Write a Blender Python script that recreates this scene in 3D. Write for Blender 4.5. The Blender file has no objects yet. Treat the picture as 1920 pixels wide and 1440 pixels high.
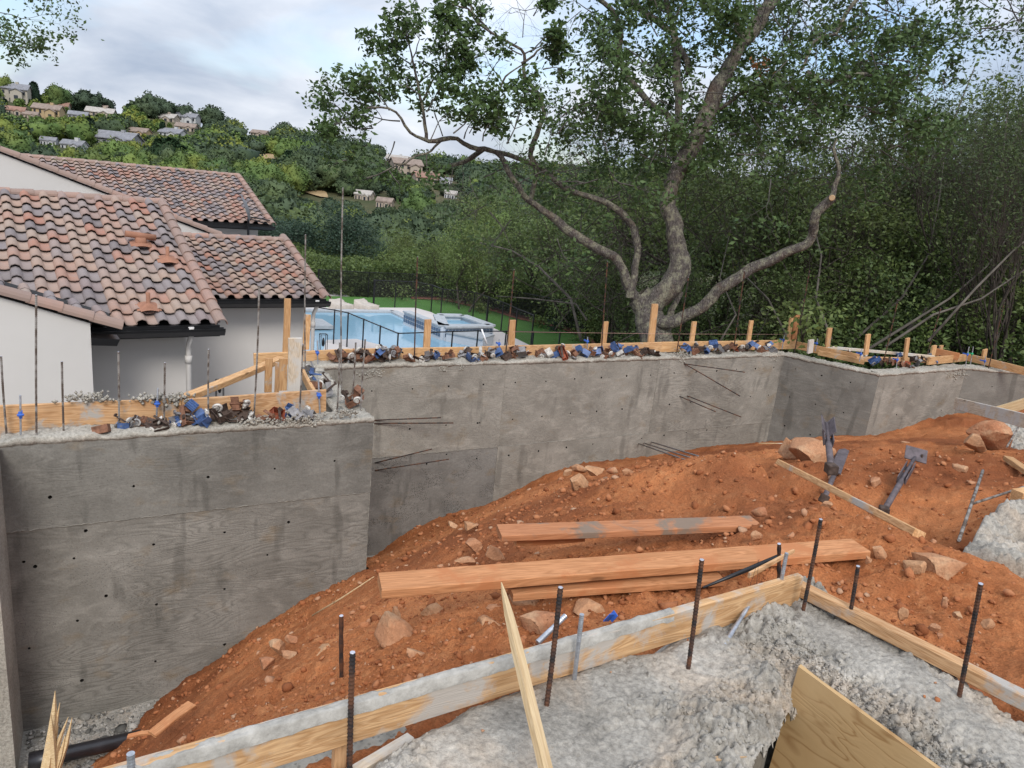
import bpy, bmesh, math, random
import numpy as np
from math import sin, cos, tan, atan2, radians as R, pi
from mathutils import Vector, Matrix
from mathutils.geometry import delaunay_2d_cdt

random.seed(7); rng = np.random.default_rng(7)
S = bpy.context.scene; COL = S.collection

# ------------------------------------------------------------------ camera
F, PITCH, ROLL, YAW = 1370.0, 15.0, 6.0, -30.0
CAM = np.array([0.0, 0.0, 1.6])
_p, _r, _y = R(PITCH), R(ROLL), R(YAW)
FW = np.array([-sin(_y)*cos(_p), cos(_y)*cos(_p), -sin(_p)])
_rt = np.array([cos(_y), sin(_y), 0.0]); _up = np.cross(_rt, FW)
RT = _rt*cos(_r) + _up*sin(_r); UP = -_rt*sin(_r) + _up*cos(_r)
cd = bpy.data.cameras.new('camera'); cam = bpy.data.objects.new('camera', cd); COL.objects.link(cam)
cd.sensor_width = 36; cd.lens = F/1920*36; cd.clip_start = 0.05; cd.clip_end = 5000
cam.matrix_world = Matrix(((RT[0], UP[0], -FW[0], CAM[0]), (RT[1], UP[1], -FW[1], CAM[1]), (RT[2], UP[2], -FW[2], CAM[2]), (0, 0, 0, 1)))
S.camera = cam

# ------------------------------------------------------------------ sky and sun
SUN_EL, SUN_AZ = 42.0, 200.0          # azimuth clockwise from +Y
w = bpy.data.worlds.new('World'); S.world = w; w.use_nodes = True
nt = w.node_tree; nt.nodes.clear()
def N(t, **k):
    n = nt.nodes.new(t)
    for a, b in k.items(): setattr(n, a, b)
    return n
out = N('ShaderNodeOutputWorld'); bg = N('ShaderNodeBackground')
sky = N('ShaderNodeTexSky', sky_type='NISHITA', sun_disc=False, sun_elevation=R(SUN_EL), sun_rotation=R(SUN_AZ), altitude=200.0, dust_density=1.5)
tc = N('ShaderNodeTexCoord'); sep = N('ShaderNodeSeparateXYZ')
nt.links.new(tc.outputs['Generated'], sep.inputs[0])
# project the view direction on to a cloud layer
mx = N('ShaderNodeMath', operation='MAXIMUM'); mx.inputs[1].default_value = 0.0; nt.links.new(sep.outputs['Z'], mx.inputs[0])
ad = N('ShaderNodeMath', operation='ADD'); ad.inputs[1].default_value = 0.34; nt.links.new(mx.outputs[0], ad.inputs[0])
dv = N('ShaderNodeVectorMath', operation='DIVIDE'); cb = N('ShaderNodeCombineXYZ')
for i in range(3): nt.links.new(ad.outputs[0], cb.inputs[i])
nt.links.new(tc.outputs['Generated'], dv.inputs[0]); nt.links.new(cb.outputs[0], dv.inputs[1])
n1 = N('ShaderNodeTexNoise'); n1.inputs['Scale'].default_value = 1.7; n1.inputs['Detail'].default_value = 7; n1.inputs['Roughness'].default_value = 0.52; n1.inputs['Distortion'].default_value = 0.35
n2 = N('ShaderNodeTexNoise'); n2.inputs['Scale'].default_value = 1.3; n2.inputs['Detail'].default_value = 5; n2.inputs['Roughness'].default_value = 0.5
mp = N('ShaderNodeMapping'); mp.inputs['Location'].default_value = (3.1, 7.7, 2.0); nt.links.new(dv.outputs[0], mp.inputs[0])
nt.links.new(dv.outputs[0], n1.inputs['Vector']); nt.links.new(mp.outputs[0], n2.inputs['Vector'])
cover = N('ShaderNodeValToRGB'); cover.color_ramp.elements[0].position = 0.33; cover.color_ramp.elements[1].position = 0.50
nt.links.new(n2.outputs['Fac'], cover.inputs[0])
tone = N('ShaderNodeValToRGB'); e = tone.color_ramp.elements
e[0].position = 0.32; e[0].color = (2.5, 3.0, 3.85, 1)
e[1].position = 0.66; e[1].color = (5.6, 5.85, 6.3, 1)
nt.links.new(n1.outputs['Fac'], tone.inputs[0])
mixs = N('ShaderNodeMix', data_type='RGBA'); nt.links.new(cover.outputs[0], mixs.inputs['Factor'])
nt.links.new(sky.outputs[0], mixs.inputs['A']); nt.links.new(tone.outputs[0], mixs.inputs['B'])
# an overcast sky grows brighter towards the zenith
zg = N('ShaderNodeMath', operation='MULTIPLY_ADD'); zg.inputs[1].default_value = 1.0; zg.inputs[2].default_value = 0.86; nt.links.new(mx.outputs[0], zg.inputs[0])
zm = N('ShaderNodeVectorMath', operation='SCALE'); nt.links.new(mixs.outputs['Result'], zm.inputs[0]); nt.links.new(zg.outputs[0], zm.inputs['Scale'])
nt.links.new(zm.outputs[0], bg.inputs['Color']); bg.inputs['Strength'].default_value = 0.10
nt.links.new(bg.outputs[0], out.inputs[0])
sl = bpy.data.lights.new('sun', 'SUN'); sl.energy = 1.5; sl.angle = R(22); sl.color = (1.0, 0.96, 0.9)
so = bpy.data.objects.new('sun', sl); COL.objects.link(so)
sd = Vector((sin(R(SUN_AZ))*cos(R(SUN_EL)), cos(R(SUN_AZ))*cos(R(SUN_EL)), sin(R(SUN_EL))))
so.rotation_euler = sd.to_track_quat('Z', 'Y').to_euler()
S.view_settings.view_transform = 'Standard'; S.view_settings.look = 'None'
S.view_settings.gamma = 1; S.view_settings.use_curve_mapping = False; S.view_settings.exposure = 0.86
S.cycles.max_bounces = 6; S.cycles.transparent_max_bounces = 12
S.cycles.diffuse_bounces = 3

# ------------------------------------------------------------------ sight lines: places measured in the photograph
def ray(px, py): return FW + RT*(px-960)/F - UP*(py-720)/F
def onz(px, py, z):
    d = ray(px, py); return CAM + d*((z-CAM[2])/d[2])
def ony(px, py, y):
    d = ray(px, py); return CAM + d*(y/d[1])
def onx(px, py, x):
    d = ray(px, py); return CAM + d*(x/d[0])
def ond(px, py, dep): return CAM + ray(px, py)*dep
def proj(P):
    v = np.asarray(P, float)-CAM; z = v@FW
    return 960+F*(v@RT)/z, 720-F*(v@UP)/z, z

# ------------------------------------------------------------------ noise
def _h(ix, iy, iz, seed):
    h = (ix.astype(np.int64)*374761393 + iy.astype(np.int64)*668265263 + iz.astype(np.int64)*2147483647*3 + seed*1274126177) & 0xffffffff
    h = ((h ^ (h >> 13))*1274126177) & 0xffffffff
    h = ((h ^ (h >> 16))*2246822519) & 0xffffffff
    return ((h ^ (h >> 15)) & 0xffffff)/float(0xffffff)
def vn(x, y, seed=0, z=None):
    x = np.asarray(x, float); y = np.asarray(y, float)
    xi = np.floor(x); yi = np.floor(y); fx = x-xi; fy = y-yi
    fx = fx*fx*(3-2*fx); fy = fy*fy*(3-2*fy)
    if z is None:
        zz = np.zeros_like(xi)
        a = _h(xi, yi, zz, seed); b = _h(xi+1, yi, zz, seed); c = _h(xi, yi+1, zz, seed); d = _h(xi+1, yi+1, zz, seed)
        return (a*(1-fx)+b*fx)*(1-fy)+(c*(1-fx)+d*fx)*fy
    z = np.asarray(z, float); zi = np.floor(z); fz = z-zi; fz = fz*fz*(3-2*fz); r = 0
    for k, wz in ((0, 1-fz), (1, fz)):
        a = _h(xi, yi, zi+k, seed); b = _h(xi+1, yi, zi+k, seed); c = _h(xi, yi+1, zi+k, seed); d = _h(xi+1, yi+1, zi+k, seed)
        r = r + wz*((a*(1-fx)+b*fx)*(1-fy)+(c*(1-fx)+d*fx)*fy)
    return r
def fbm(x, y, sc, oct=4, seed=0, gain=0.5, z=None):
    s = 0; a = 1; t = 0
    for o in range(oct):
        s = s + a*(vn(np.asarray(x)*sc, np.asarray(y)*sc, seed+o*17, None if z is None else np.asarray(z)*sc)*2-1); t += a; a *= gain; sc = sc*2.03
    return s/t

# ------------------------------------------------------------------ mesh helpers
def tag(o, label=None, cat=None, group=None, kind=None):
    if label: o['label'] = label
    if cat: o['category'] = cat
    if group: o['group'] = group
    if kind: o['kind'] = kind
    return o
def empty(name, loc, label=None, cat=None, group=None, rotz=0.0):
    o = bpy.data.objects.new(name, None); COL.objects.link(o); o.location = tuple(loc); o.rotation_euler = (0, 0, rotz)
    o.empty_display_size = 0.1
    return tag(o, label, cat, group)
def link(name, me, parent=None, world=True):
    o = bpy.data.objects.new(name, me); COL.objects.link(o)
    if parent is not None:
        o.parent = parent
        if world: o.matrix_parent_inverse = Matrix.Translation(parent.location).inverted() if parent.rotation_euler.z == 0 else (Matrix.Translation(parent.location) @ Matrix.Rotation(parent.rotation_euler.z, 4, 'Z')).inverted()
    return o
def fast_mesh(name, V, Fc, mats, mi=None, smooth=False):
    """V (n,3), Fc (m,k) one face size, or list of such arrays"""
    me = bpy.data.meshes.new(name)
    if not isinstance(Fc, list): Fc = [Fc]
    Fc = [np.asarray(f) for f in Fc if len(f)]
    V = np.asarray(V, np.float32)
    me.vertices.add(len(V)); me.vertices.foreach_set('co', V.ravel())
    nl = sum(f.size for f in Fc); nf = sum(len(f) for f in Fc)
    me.loops.add(nl); me.polygons.add(nf)
    me.loops.foreach_set('vertex_index', np.concatenate([f.ravel() for f in Fc]).astype(np.int32))
    tot = np.concatenate([np.full(len(f), f.shape[1]) for f in Fc]).astype(np.int32)
    st = np.concatenate([[0], np.cumsum(tot)[:-1]]).astype(np.int32)
    me.polygons.foreach_set('loop_start', st); me.polygons.foreach_set('loop_total', tot)
    if mi is not None: me.polygons.foreach_set('material_index', np.asarray(mi, np.int32))
    if smooth: me.polygons.foreach_set('use_smooth', np.ones(nf, bool))
    for m in (mats if isinstance(mats, (list, tuple)) else [mats]): me.materials.append(m)
    me.update(calc_edges=True); me.validate()
    return me

class MB:
    """collects shapes and links them as ONE mesh object"""
    def __init__(s): s.v = []; s.f = []; s.m = []; s.s = []
    def add(s, V, Fs, mi=0, smooth=False):
        b = len(s.v); s.v += [tuple(map(float, p)) for p in V]
        for f in Fs: s.f.append(tuple(i+b for i in f)); s.m.append(mi); s.s.append(smooth)
        return s
    def box(s, c, d, M=None, mi=0, ch=0.0):
        """centre, full sizes, 3x3 axes (columns), chamfer"""
        c = np.array(c, float); h = np.array(d, float)/2
        M = np.eye(3) if M is None else np.asarray(M, float)
        if ch <= 0:
            V = [c + M@(h*np.array(q)) for q in ((-1,-1,-1),(1,-1,-1),(1,1,-1),(-1,1,-1),(-1,-1,1),(1,-1,1),(1,1,1),(-1,1,1))]
            return s.add(V, [(0,3,2,1),(4,5,6,7),(0,1,5,4),(1,2,6,5),(2,3,7,6),(3,0,4,7)], mi)
        ch = min(ch, min(h)*0.9); V = []; idx = {}
        for sx in (-1, 1):
            for sy in (-1, 1):
                for sz in (-1, 1):
                    for ax in range(3):
                        q = (h-ch)*np.array((sx, sy, sz)); q[ax] = h[ax]*(sx, sy, sz)[ax]
                        idx[(sx, sy, sz, ax)] = len(V); V.append(c+M@q)
        Fs = []
        g = lambda sg, ax: idx[(sg[0], sg[1], sg[2], ax)]
        for ax in range(3):
            a, b = [k for k in range(3) if k != ax]
            for sg in (-1, 1):
                loop = []
                for (p, q) in ((-1,-1),(1,-1),(1,1),(-1,1)):
                    t = [0,0,0]; t[ax] = sg; t[a] = p; t[b] = q; loop.append(g(t, ax))
                if (sg == 1) == (ax == 1): loop = loop[::-1]
                Fs.append(tuple(loop))
        for ax in range(3):
            a, b = [k for k in range(3) if k != ax]
            for p in (-1, 1):
                for q in (-1, 1):
                    t0 = [0,0,0]; t0[a] = p; t0[b] = q; t0[ax] = -1; t1 = list(t0); t1[ax] = 1
                    l = [g(t0, a), g(t1, a), g(t1, b), g(t0, b)]
                    n = np.cross(V[l[1]]-V[l[0]], V[l[3]]-V[l[0]]); oo = sum(V[k] for k in l)/4-c
                    Fs.append(tuple(l if n@oo > 0 else l[::-1]))
        for sx in (-1, 1):
            for sy in (-1, 1):
                for sz in (-1, 1):
                    l = [idx[(sx, sy, sz, k)] for k in range(3)]
                    n = np.cross(V[l[1]]-V[l[0]], V[l[2]]-V[l[0]]); oo = sum(V[k] for k in l)/3-c
                    Fs.append(tuple(l if n@oo > 0 else l[::-1]))
        return s.add(V, Fs, mi)
    def beam(s, p0, p1, w, h, up=(0,0,1), mi=0, ch=0.003):
        """plank from p0 to p1 (axis), width w sideways, h along up"""
        p0 = np.array(p0, float); p1 = np.array(p1, float); x = p1-p0; L = np.linalg.norm(x); x /= L
        y = np.cross(np.array(up, float), x); y /= np.linalg.norm(y); z = np.cross(x, y)
        return s.box((p0+p1)/2, (L, w, h), np.array([x, y, z]).T, mi, ch)
    def tube(s, pts, rad, n=8, mi=0, cap=True, smooth=True):
        pts = [np.array(p, float) for p in pts]; m = len(pts)
        if not hasattr(rad, '__len__'): rad = [rad]*m
        V = []; ref = None
        for i, p in enumerate(pts):
            t = pts[min(i+1, m-1)]-pts[max(i-1, 0)]; t = t/(np.linalg.norm(t)+1e-12)
            if ref is None:
                ref = np.cross(t, (0, 0, 1.0));
                if np.linalg.norm(ref) < 1e-3: ref = np.array((1.0, 0, 0))
            ref = ref-t*(ref@t); ref /= np.linalg.norm(ref)+1e-12; b = np.cross(t, ref)
            for k in range(n):
                a = 2*pi*k/n; V.append(p+rad[i]*(cos(a)*ref+sin(a)*b))
        Fs = [(i*n+k, i*n+(k+1) % n, (i+1)*n+(k+1) % n, (i+1)*n+k) for i in range(m-1) for k in range(n)]
        b0 = len(s.v); s.add(V, Fs, mi, smooth)
        if cap:
            s.f.append(tuple(b0+k for k in range(n))[::-1]); s.m.append(mi); s.s.append(False)
            s.f.append(tuple(b0+(m-1)*n+k for k in range(n))); s.m.append(mi); s.s.append(False)
        return s
    def quad(s, a, b, c, d, mi=0): return s.add([a, b, c, d], [(0, 1, 2, 3)], mi)
    def prism(s, poly, ext, mi=0):
        """polygon (3D points) extruded by vector ext"""
        n = len(poly); P = [np.array(p, float) for p in poly]; e = np.array(ext, float)
        return s.add(P+[p+e for p in P], [tuple(range(n))[::-1], tuple(range(n, 2*n))]+[(i, (i+1) % n, n+(i+1) % n, n+i) for i in range(n)], mi)
    def mesh(s, name, mats):
        me = bpy.data.meshes.new(name); me.from_pydata(s.v, [], s.f)
        for m in (mats if isinstance(mats, (list, tuple)) else [mats]): me.materials.append(m)
        me.polygons.foreach_set('material_index', s.m); me.polygons.foreach_set('use_smooth', s.s); me.update()
        return me
    def build(s, name, mats, parent=None): return link(name, s.mesh(name, mats), parent)
def rotm(ax, ay, az): return np.array(Matrix.Rotation(az, 3, 'Z') @ Matrix.Rotation(ay, 3, 'Y') @ Matrix.Rotation(ax, 3, 'X'))

# ------------------------------------------------------------------ materials
MATS = {}
class Mat:
    def __init__(s, name, rough=0.8, metal=0.0, spec=0.3):
        s.m = bpy.data.materials.new(name); s.m.use_nodes = True; s.t = s.m.node_tree
        s.b = s.t.nodes['Principled BSDF']; s.b.inputs['Roughness'].default_value = rough; s.b.inputs['Metallic'].default_value = metal
        s.b.inputs['Specular IOR Level'].default_value = spec; MATS[name] = s.m
    def n(s, t, ins=None, **k):
        x = s.t.nodes.new(t)
        for a, b in k.items(): setattr(x, a, b)
        for a, b in (ins or {}).items():
            if hasattr(b, 'bl_idname') or hasattr(b, 'is_output'): s.t.links.new(b, x.inputs[a])
            else: x.inputs[a].default_value = b
        return x
    def coord(s, which='Object', scale=(1, 1, 1), rnd=False):
        c = s.n('ShaderNodeTexCoord').outputs[which] if which != 'Position' else s.n('ShaderNodeNewGeometry').outputs['Position']
        m = s.n('ShaderNodeMapping', {'Vector': c, 'Scale': scale})
        if rnd:
            oi = s.n('ShaderNodeObjectInfo'); mul = s.n('ShaderNodeMath', {0: oi.outputs['Random'], 1: 37.0}, operation='MULTIPLY')
            s.t.links.new(mul.outputs[0], m.inputs['Location'])
        return m.outputs[0]
    def noise(s, v, sc, det=4, rough=0.55, dist=0.0):
        return s.n('ShaderNodeTexNoise', {'Vector': v, 'Scale': sc, 'Detail': det, 'Roughness': rough, 'Distortion': dist}).outputs['Fac']
    def ramp(s, f, stops):
        r = s.n('ShaderNodeValToRGB', {0: f}); el = r.color_ramp.elements
        while len(el) < len(stops): el.new(0.5)
        for e_, (p, c) in zip(el, stops):
            e_.position = p; e_.color = (c, c, c, 1) if not hasattr(c, '__len__') else (*c, 1)
        return r.outputs[0]
    def mix(s, f, a, b, mode='MIX'):
        x = s.n('ShaderNodeMix', data_type='RGBA', blend_type=mode)
        for nm, v in (('Factor', f), ('A', a), ('B', b)):
            if hasattr(v, 'is_output'): s.t.links.new(v, x.inputs[nm])
            elif nm == 'Factor': x.inputs[nm].default_value = v
            else: x.inputs[nm].default_value = (*v, 1) if len(v) == 3 else v
        return x.outputs['Result']
    def math(s, op, a, b=0.0, c=None):
        d = {0: a, 1: b}
        if c is not None: d[2] = c
        return s.n('ShaderNodeMath', d, operation=op).outputs[0]
    def color(s, c):
        if hasattr(c, 'is_output'): s.t.links.new(c, s.b.inputs['Base Color'])
        else: s.b.inputs['Base Color'].default_value = (*c, 1)
    def bump(s, h, strength=0.3, dist=0.01):
        x = s.n('ShaderNodeBump', {'Height': h, 'Strength': strength, 'Distance': dist})
        s.t.links.new(x.outputs[0], s.b.inputs['Normal'])
    def rand(s): return s.n('ShaderNodeObjectInfo').outputs['Random']
    def island(s): return s.n('ShaderNodeNewGeometry').outputs['Random Per Island']

# formed concrete: plywood grain print, patches, pits
def concrete(name, c0, c1, grain=1.0, honey=0.0):
    M = Mat(name, 0.85, 0, 0.25)
    v = M.coord('Object', (0.28, 0.28, 1.5), True)
    g = M.noise(v, 2.0, 3, 0.45, 0.25)
    lines = M.math('ABSOLUTE', M.math('SUBTRACT', M.math('FRACT', M.math('MULTIPLY', g, 30.0)), 0.5))
    v2 = M.coord('Object', (1, 1, 1), True)
    patch = M.noise(v2, 1.5, 6, 0.6); fine = M.noise(v2, 60, 4, 0.7); blotch = M.noise(M.coord('Object', (1, 1, 2.2), True), 3.5, 5, 0.65, 0.6)
    reg = M.ramp(M.noise(v2, 1.1, 3), [(0.36, 0.05), (0.62, 1.0)])
    c = M.mix(M.ramp(patch, [(0.35, 0.0), (0.65, 1.0)]), c0, c1)
    lt = M.ramp(blotch, [(0.50, 0.0), (0.68, 1.0)])
    c = M.mix(M.math('MULTIPLY', lt, 0.38), c, tuple(x*1.45 for x in c1))
    ln = M.math('MULTIPLY', M.math('MULTIPLY', M.math('MULTIPLY', M.ramp(lines, [(0.0, 1.0), (0.3, 0.0)]), reg), M.ramp(M.math('FRACT', M.math('MULTIPLY', M.rand(), 7.0)), [(0.0, 0.25), (1.0, 1.0)])), 0.6*grain)
    c = M.mix(ln, c, tuple(x*0.55 for x in c0))
    tan_ = M.ramp(M.noise(M.coord('Object', (1, 1, 1.6), True), 2.4, 4, 0.6), [(0.58, 0.0), (0.72, 0.5)])
    c = M.mix(tan_, c, (0.19, 0.135, 0.075))
    damp = M.ramp(M.noise(M.coord('Object', (3.0, 3.0, 0.7), True), 1.6, 3, 0.5), [(0.60, 0.0), (0.68, 0.45)])
    c = M.mix(damp, c, tuple(x*0.5 for x in c0))
    pits = M.n('ShaderNodeTexVoronoi', {'Vector': M.coord('Object', (1, 1, 1.8), True), 'Scale': 26.0}).outputs['Distance']
    pm = M.math('MULTIPLY', M.ramp(pits, [(0.07, 1.0), (0.12, 0.0)]), M.ramp(patch, [(0.45, 0.0), (0.55, 1.0)]))
    c = M.mix(M.math('MULTIPLY', pm, 0.8), c, (0.03, 0.028, 0.025))
    c = M.mix(0.30, c, M.ramp(fine, [(0.3, 0.25), (0.7, 0.75)]), 'OVERLAY')
    if honey > 0:
        hv = M.n('ShaderNodeTexVoronoi', {'Vector': M.coord('Object', (1, 1, 1), True), 'Scale': 55.0}).outputs['Distance']
        zone = M.ramp(M.noise(v2, 2.6, 5, 0.65), [(0.50, 0.0), (0.58, 1.0)])
        hm = M.math('MULTIPLY', M.math('MULTIPLY', M.ramp(hv, [(0.22, 1.0), (0.34, 0.0)]), zone), honey)
        c = M.mix(hm, c, (0.035, 0.032, 0.028)); pm = M.math('MAXIMUM', pm, hm)
    M.color(c)
    h = M.math('ADD', M.math('MULTIPLY', M.math('MULTIPLY', lines, reg), 0.7*grain), M.math('ADD', M.math('MULTIPLY', fine, 0.5), M.math('MULTIPLY', blotch, 1.2)))
    h = M.math('SUBTRACT', h, M.math('MULTIPLY', pm, 2.0))
    M.bump(h, 0.55, 0.006)
    return M.m
concrete('formed_concrete', (0.185, 0.171, 0.146), (0.285, 0.266, 0.230), 1.0, 0.35)
concrete('damp_formed_concrete', (0.155, 0.144, 0.125), (0.240, 0.225, 0.198), 1.0, 0.25)
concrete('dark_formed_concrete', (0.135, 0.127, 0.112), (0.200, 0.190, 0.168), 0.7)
concrete('honeycombed_concrete', (0.135, 0.127, 0.115), (0.20, 0.19, 0.172), 0.3, 0.9)

def rough_concrete(name, a, b, dirt=0.4):
    M = Mat(name, 0.95, 0, 0.15); v = M.coord('Position')
    n1 = M.noise(v, 2.0, 6, 0.6); n2 = M.noise(v, 45, 6, 0.75); n3 = M.noise(v, 170, 3, 0.7)
    c = M.mix(M.ramp(n1, [(0.35, 0.0), (0.65, 1.0)]), a, b)
    c = M.mix(M.math('MULTIPLY', M.ramp(M.noise(v, 1.6, 5, 0.65, 0.4), [(0.50, 0.0), (0.70, 1.0)]), dirt), c, (0.43, 0.33, 0.24))
    c = M.mix(0.55, c, M.ramp(n2, [(0.32, 0.15), (0.66, 0.85)]), 'OVERLAY')
    M.color(c)
    M.bump(M.math('ADD', n2, M.math('MULTIPLY', n3, 0.5)), 0.8, 0.012)
    return M.m
rough_concrete('rough_concrete', (0.235, 0.215, 0.185), (0.43, 0.395, 0.345), 0.8)
rough_concrete('wall_top_concrete', (0.26, 0.24, 0.205), (0.39, 0.36, 0.31), 0.15)

M = Mat('red_dirt', 0.97, 0, 0.08); v = M.coord('Position')
n1 = M.noise(v, 0.8, 5, 0.6); n2 = M.noise(v, 9, 6, 0.7, 0.3); n3 = M.noise(v, 70, 5, 0.75)
c = M.mix(M.ramp(n1, [(0.36, 0.0), (0.64, 1.0)]), (0.33, 0.112, 0.042), (0.50, 0.190, 0.075))
c = M.mix(M.ramp(n2, [(0.5, 0.0), (0.72, 0.6)]), c, (0.58, 0.27, 0.12))
c = M.mix(M.ramp(M.noise(v, 0.5, 4, 0.55, 0.5), [(0.44, 0.0), (0.60, 0.7)]), c, (0.20, 0.064, 0.028))
c = M.mix(0.6, c, M.ramp(n3, [(0.3, 0.2), (0.7, 0.8)]), 'OVERLAY')
M.color(c); M.bump(M.math('ADD', M.math('MULTIPLY', n2, 2.0), n3), 0.9, 0.018)

M = Mat('rock', 0.9, 0, 0.2); v = M.coord('Object', rnd=True)
n1 = M.noise(v, 5, 5, 0.65); n2 = M.noise(v, 45, 5, 0.7)
c = M.mix(M.rand(), (0.36, 0.155, 0.08), (0.44, 0.245, 0.13))
c = M.mix(M.ramp(n1, [(0.48, 0.0), (0.72, 0.8)]), c, (0.52, 0.35, 0.21))
c = M.mix(0.4, c, M.ramp(n2, [(0.3, 0.2), (0.7, 0.8)]), 'OVERLAY'); M.color(c); M.bump(M.math('ADD', n1, n2), 0.7, 0.02)
M = Mat('pebble', 0.95, 0, 0.1)
M.color(M.ramp(M.island(), [(0.0, (0.20, 0.07, 0.03)), (0.45, (0.32, 0.115, 0.048)), (0.85, (0.40, 0.17, 0.08)), (1.0, (0.40, 0.25, 0.16))]))
M.bump(M.noise(M.coord('Position'), 90, 3), 0.6, 0.01)
M = Mat('gravel', 0.95, 0, 0.1)
M.color(M.ramp(M.island(), [(0.0, (0.10, 0.095, 0.085)), (0.5, (0.25, 0.235, 0.21)), (1.0, (0.40, 0.37, 0.33))])); M.bump(M.noise(M.coord('Position'), 60, 3), 0.6, 0.01)

def wood(name, a, b, dirt=0.0, dirtc=(0.36, 0.345, 0.32), grain=1.0, clean_rnd=0.25):
    M = Mat(name, 0.75, 0, 0.2)
    oi = M.rand()
    v = M.coord('Object', (1, 1, 1), True)
    # grain runs along the long axis: meshes are built with local x along the board
    vs = M.coord('Object', (0.8, 9, 9), True)
    w1 = M.noise(vs, 1.6, 3, 0.5, 1.2)
    rings = M.math('ABSOLUTE', M.math('SUBTRACT', M.math('FRACT', M.math('MULTIPLY', w1, 9.0)), 0.5))
    fib = M.noise(M.coord('Object', (5, 130, 130), True), 1.0, 4, 0.7)
    c = M.mix(M.ramp(rings, [(0.0, 0.0), (0.45, 1.0)]), a, b)
    c = M.mix(0.35*grain, c, M.ramp(fib, [(0.3, 0.2), (0.7, 0.8)]), 'OVERLAY')
    tint = M.mix(oi, (0.82, 0.8, 0.78), (1.1, 1.1, 1.08)); c = M.mix(1.0, c, tint, 'MULTIPLY')
    kn = M.n('ShaderNodeTexVoronoi', {'Vector': M.coord('Object', (2.0, 6, 6), True), 'Scale': 1.0}).outputs['Distance']
    c = M.mix(M.ramp(kn, [(0.05, 0.75), (0.11, 0.0)]), c, tuple(x*0.35 for x in a))
    if dirt > 0:
        d = M.ramp(M.noise(v, 3.0, 6, 0.65, 0.4), [(0.62-dirt*0.25, 0.0), (0.70-dirt*0.25, 0.9)])
        c = M.mix(d, c, dirtc)
    M.color(c); M.bump(M.math('ADD', fib, rings), 0.35, 0.003)
    return M.m
wood('new_wood', (0.42, 0.225, 0.10), (0.57, 0.35, 0.18), 0.1)
wood('form_wood', (0.40, 0.215, 0.10), (0.55, 0.34, 0.185), 0.3)
wood('crusted_form_wood', (0.40, 0.225, 0.105), (0.54, 0.34, 0.18), 0.5, (0.40, 0.37, 0.335))
wood('red_dusted_wood', (0.37, 0.165, 0.072), (0.50, 0.235, 0.11), 0.45, (0.42, 0.165, 0.068), 0.9)
wood('muddy_wood', (0.33, 0.135, 0.062), (0.42, 0.185, 0.09), 0.6, (0.19, 0.15, 0.115), 0.9)
wood('pale_wood', (0.50, 0.35, 0.19), (0.60, 0.45, 0.27), 0.05)
wood('grey_wood', (0.42, 0.33, 0.245), (0.55, 0.46, 0.36), 0.6, (0.50, 0.47, 0.43))
M = Mat('crust', 0.95, 0, 0.1); v = M.coord('Position')
M.color(M.ramp(M.noise(v, 14, 6, 0.7), [(0.3, (0.24, 0.225, 0.20)), (0.7, (0.45, 0.425, 0.385))])); M.bump(M.noise(v, 60, 5), 0.7, 0.008)
# plywood sheet: yellowish wild grain
M = Mat('plywood', 0.7, 0, 0.25); v = M.coord('Object', (0.9, 0.9, 5.0))
g = M.noise(v, 1.1, 3, 0.5, 0.8); l = M.math('ABSOLUTE', M.math('SUBTRACT', M.math('FRACT', M.math('MULTIPLY', g, 9.0)), 0.5))
c = M.mix(M.ramp(l, [(0.0, 1.0), (0.16, 0.0)]), (0.44, 0.28, 0.13), (0.30, 0.165, 0.065))
c = M.mix(M.ramp(M.noise(M.coord('Object'), 4, 4), [(0.4, 0.0), (0.7, 0.5)]), c, (0.52, 0.36, 0.19)); M.color(c); M.bump(l, 0.3, 0.003)

def simple(name, col, rough=0.6, metal=0.0, spec=0.4, var=0.0, sc=20):
    M = Mat(name, rough, metal, spec)
    if var > 0:
        n = M.noise(M.coord('Object', rnd=True), sc, 5, 0.65)
        M.color(M.mix(M.ramp(n, [(0.35, 0.0), (0.65, 1.0)]), tuple(x*(1-var) for x in col), tuple(min(1, x*(1+var)) for x in col))); M.bump(n, 0.3, 0.003)
    else: M.color(col)
    return M.m
M = Mat('rebar_steel', 0.7, 0.35, 0.3)
M.color(M.mix(M.ramp(M.noise(M.coord('Position'), 18, 4), [(0.42, 0.0), (0.6, 1.0)]), (0.035, 0.03, 0.03), (0.13, 0.06, 0.035)))
M = Mat('dusty_rebar_steel', 0.8, 0.2, 0.3)
M.color(M.mix(M.ramp(M.noise(M.coord('Position'), 14, 4), [(0.42, 0.0), (0.58, 1.0)]), (0.10, 0.075, 0.06), (0.27, 0.25, 0.23)))
simple('cut_steel', (0.55, 0.55, 0.6), 0.35, 0.8)
simple('galvanised', (0.42, 0.44, 0.48), 0.45, 0.75, 0.5, 0.25, 30)
simple('blue_plastic', (0.035, 0.11, 0.42), 0.45, 0, 0.5, 0.2, 15)
simple('green_plastic', (0.03, 0.35, 0.16), 0.45)
simple('blue_paint', (0.05, 0.09, 0.205), 0.5, 0.1, 0.4, 0.4, 18)
simple('dark_rust', (0.075, 0.052, 0.042), 0.85, 0.2, 0.2, 0.45, 25)
simple('brown_rust', (0.19, 0.095, 0.06), 0.85, 0.15, 0.2, 0.4, 25)
simple('red_rust', (0.27, 0.075, 0.04), 0.8, 0.15, 0.2, 0.3, 25)
simple('grey_steel', (0.20, 0.19, 0.19), 0.55, 0.4, 0.3, 0.3, 25)
simple('pale_steel', (0.50, 0.47, 0.43), 0.6, 0.2, 0.3, 0.3, 30)
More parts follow.
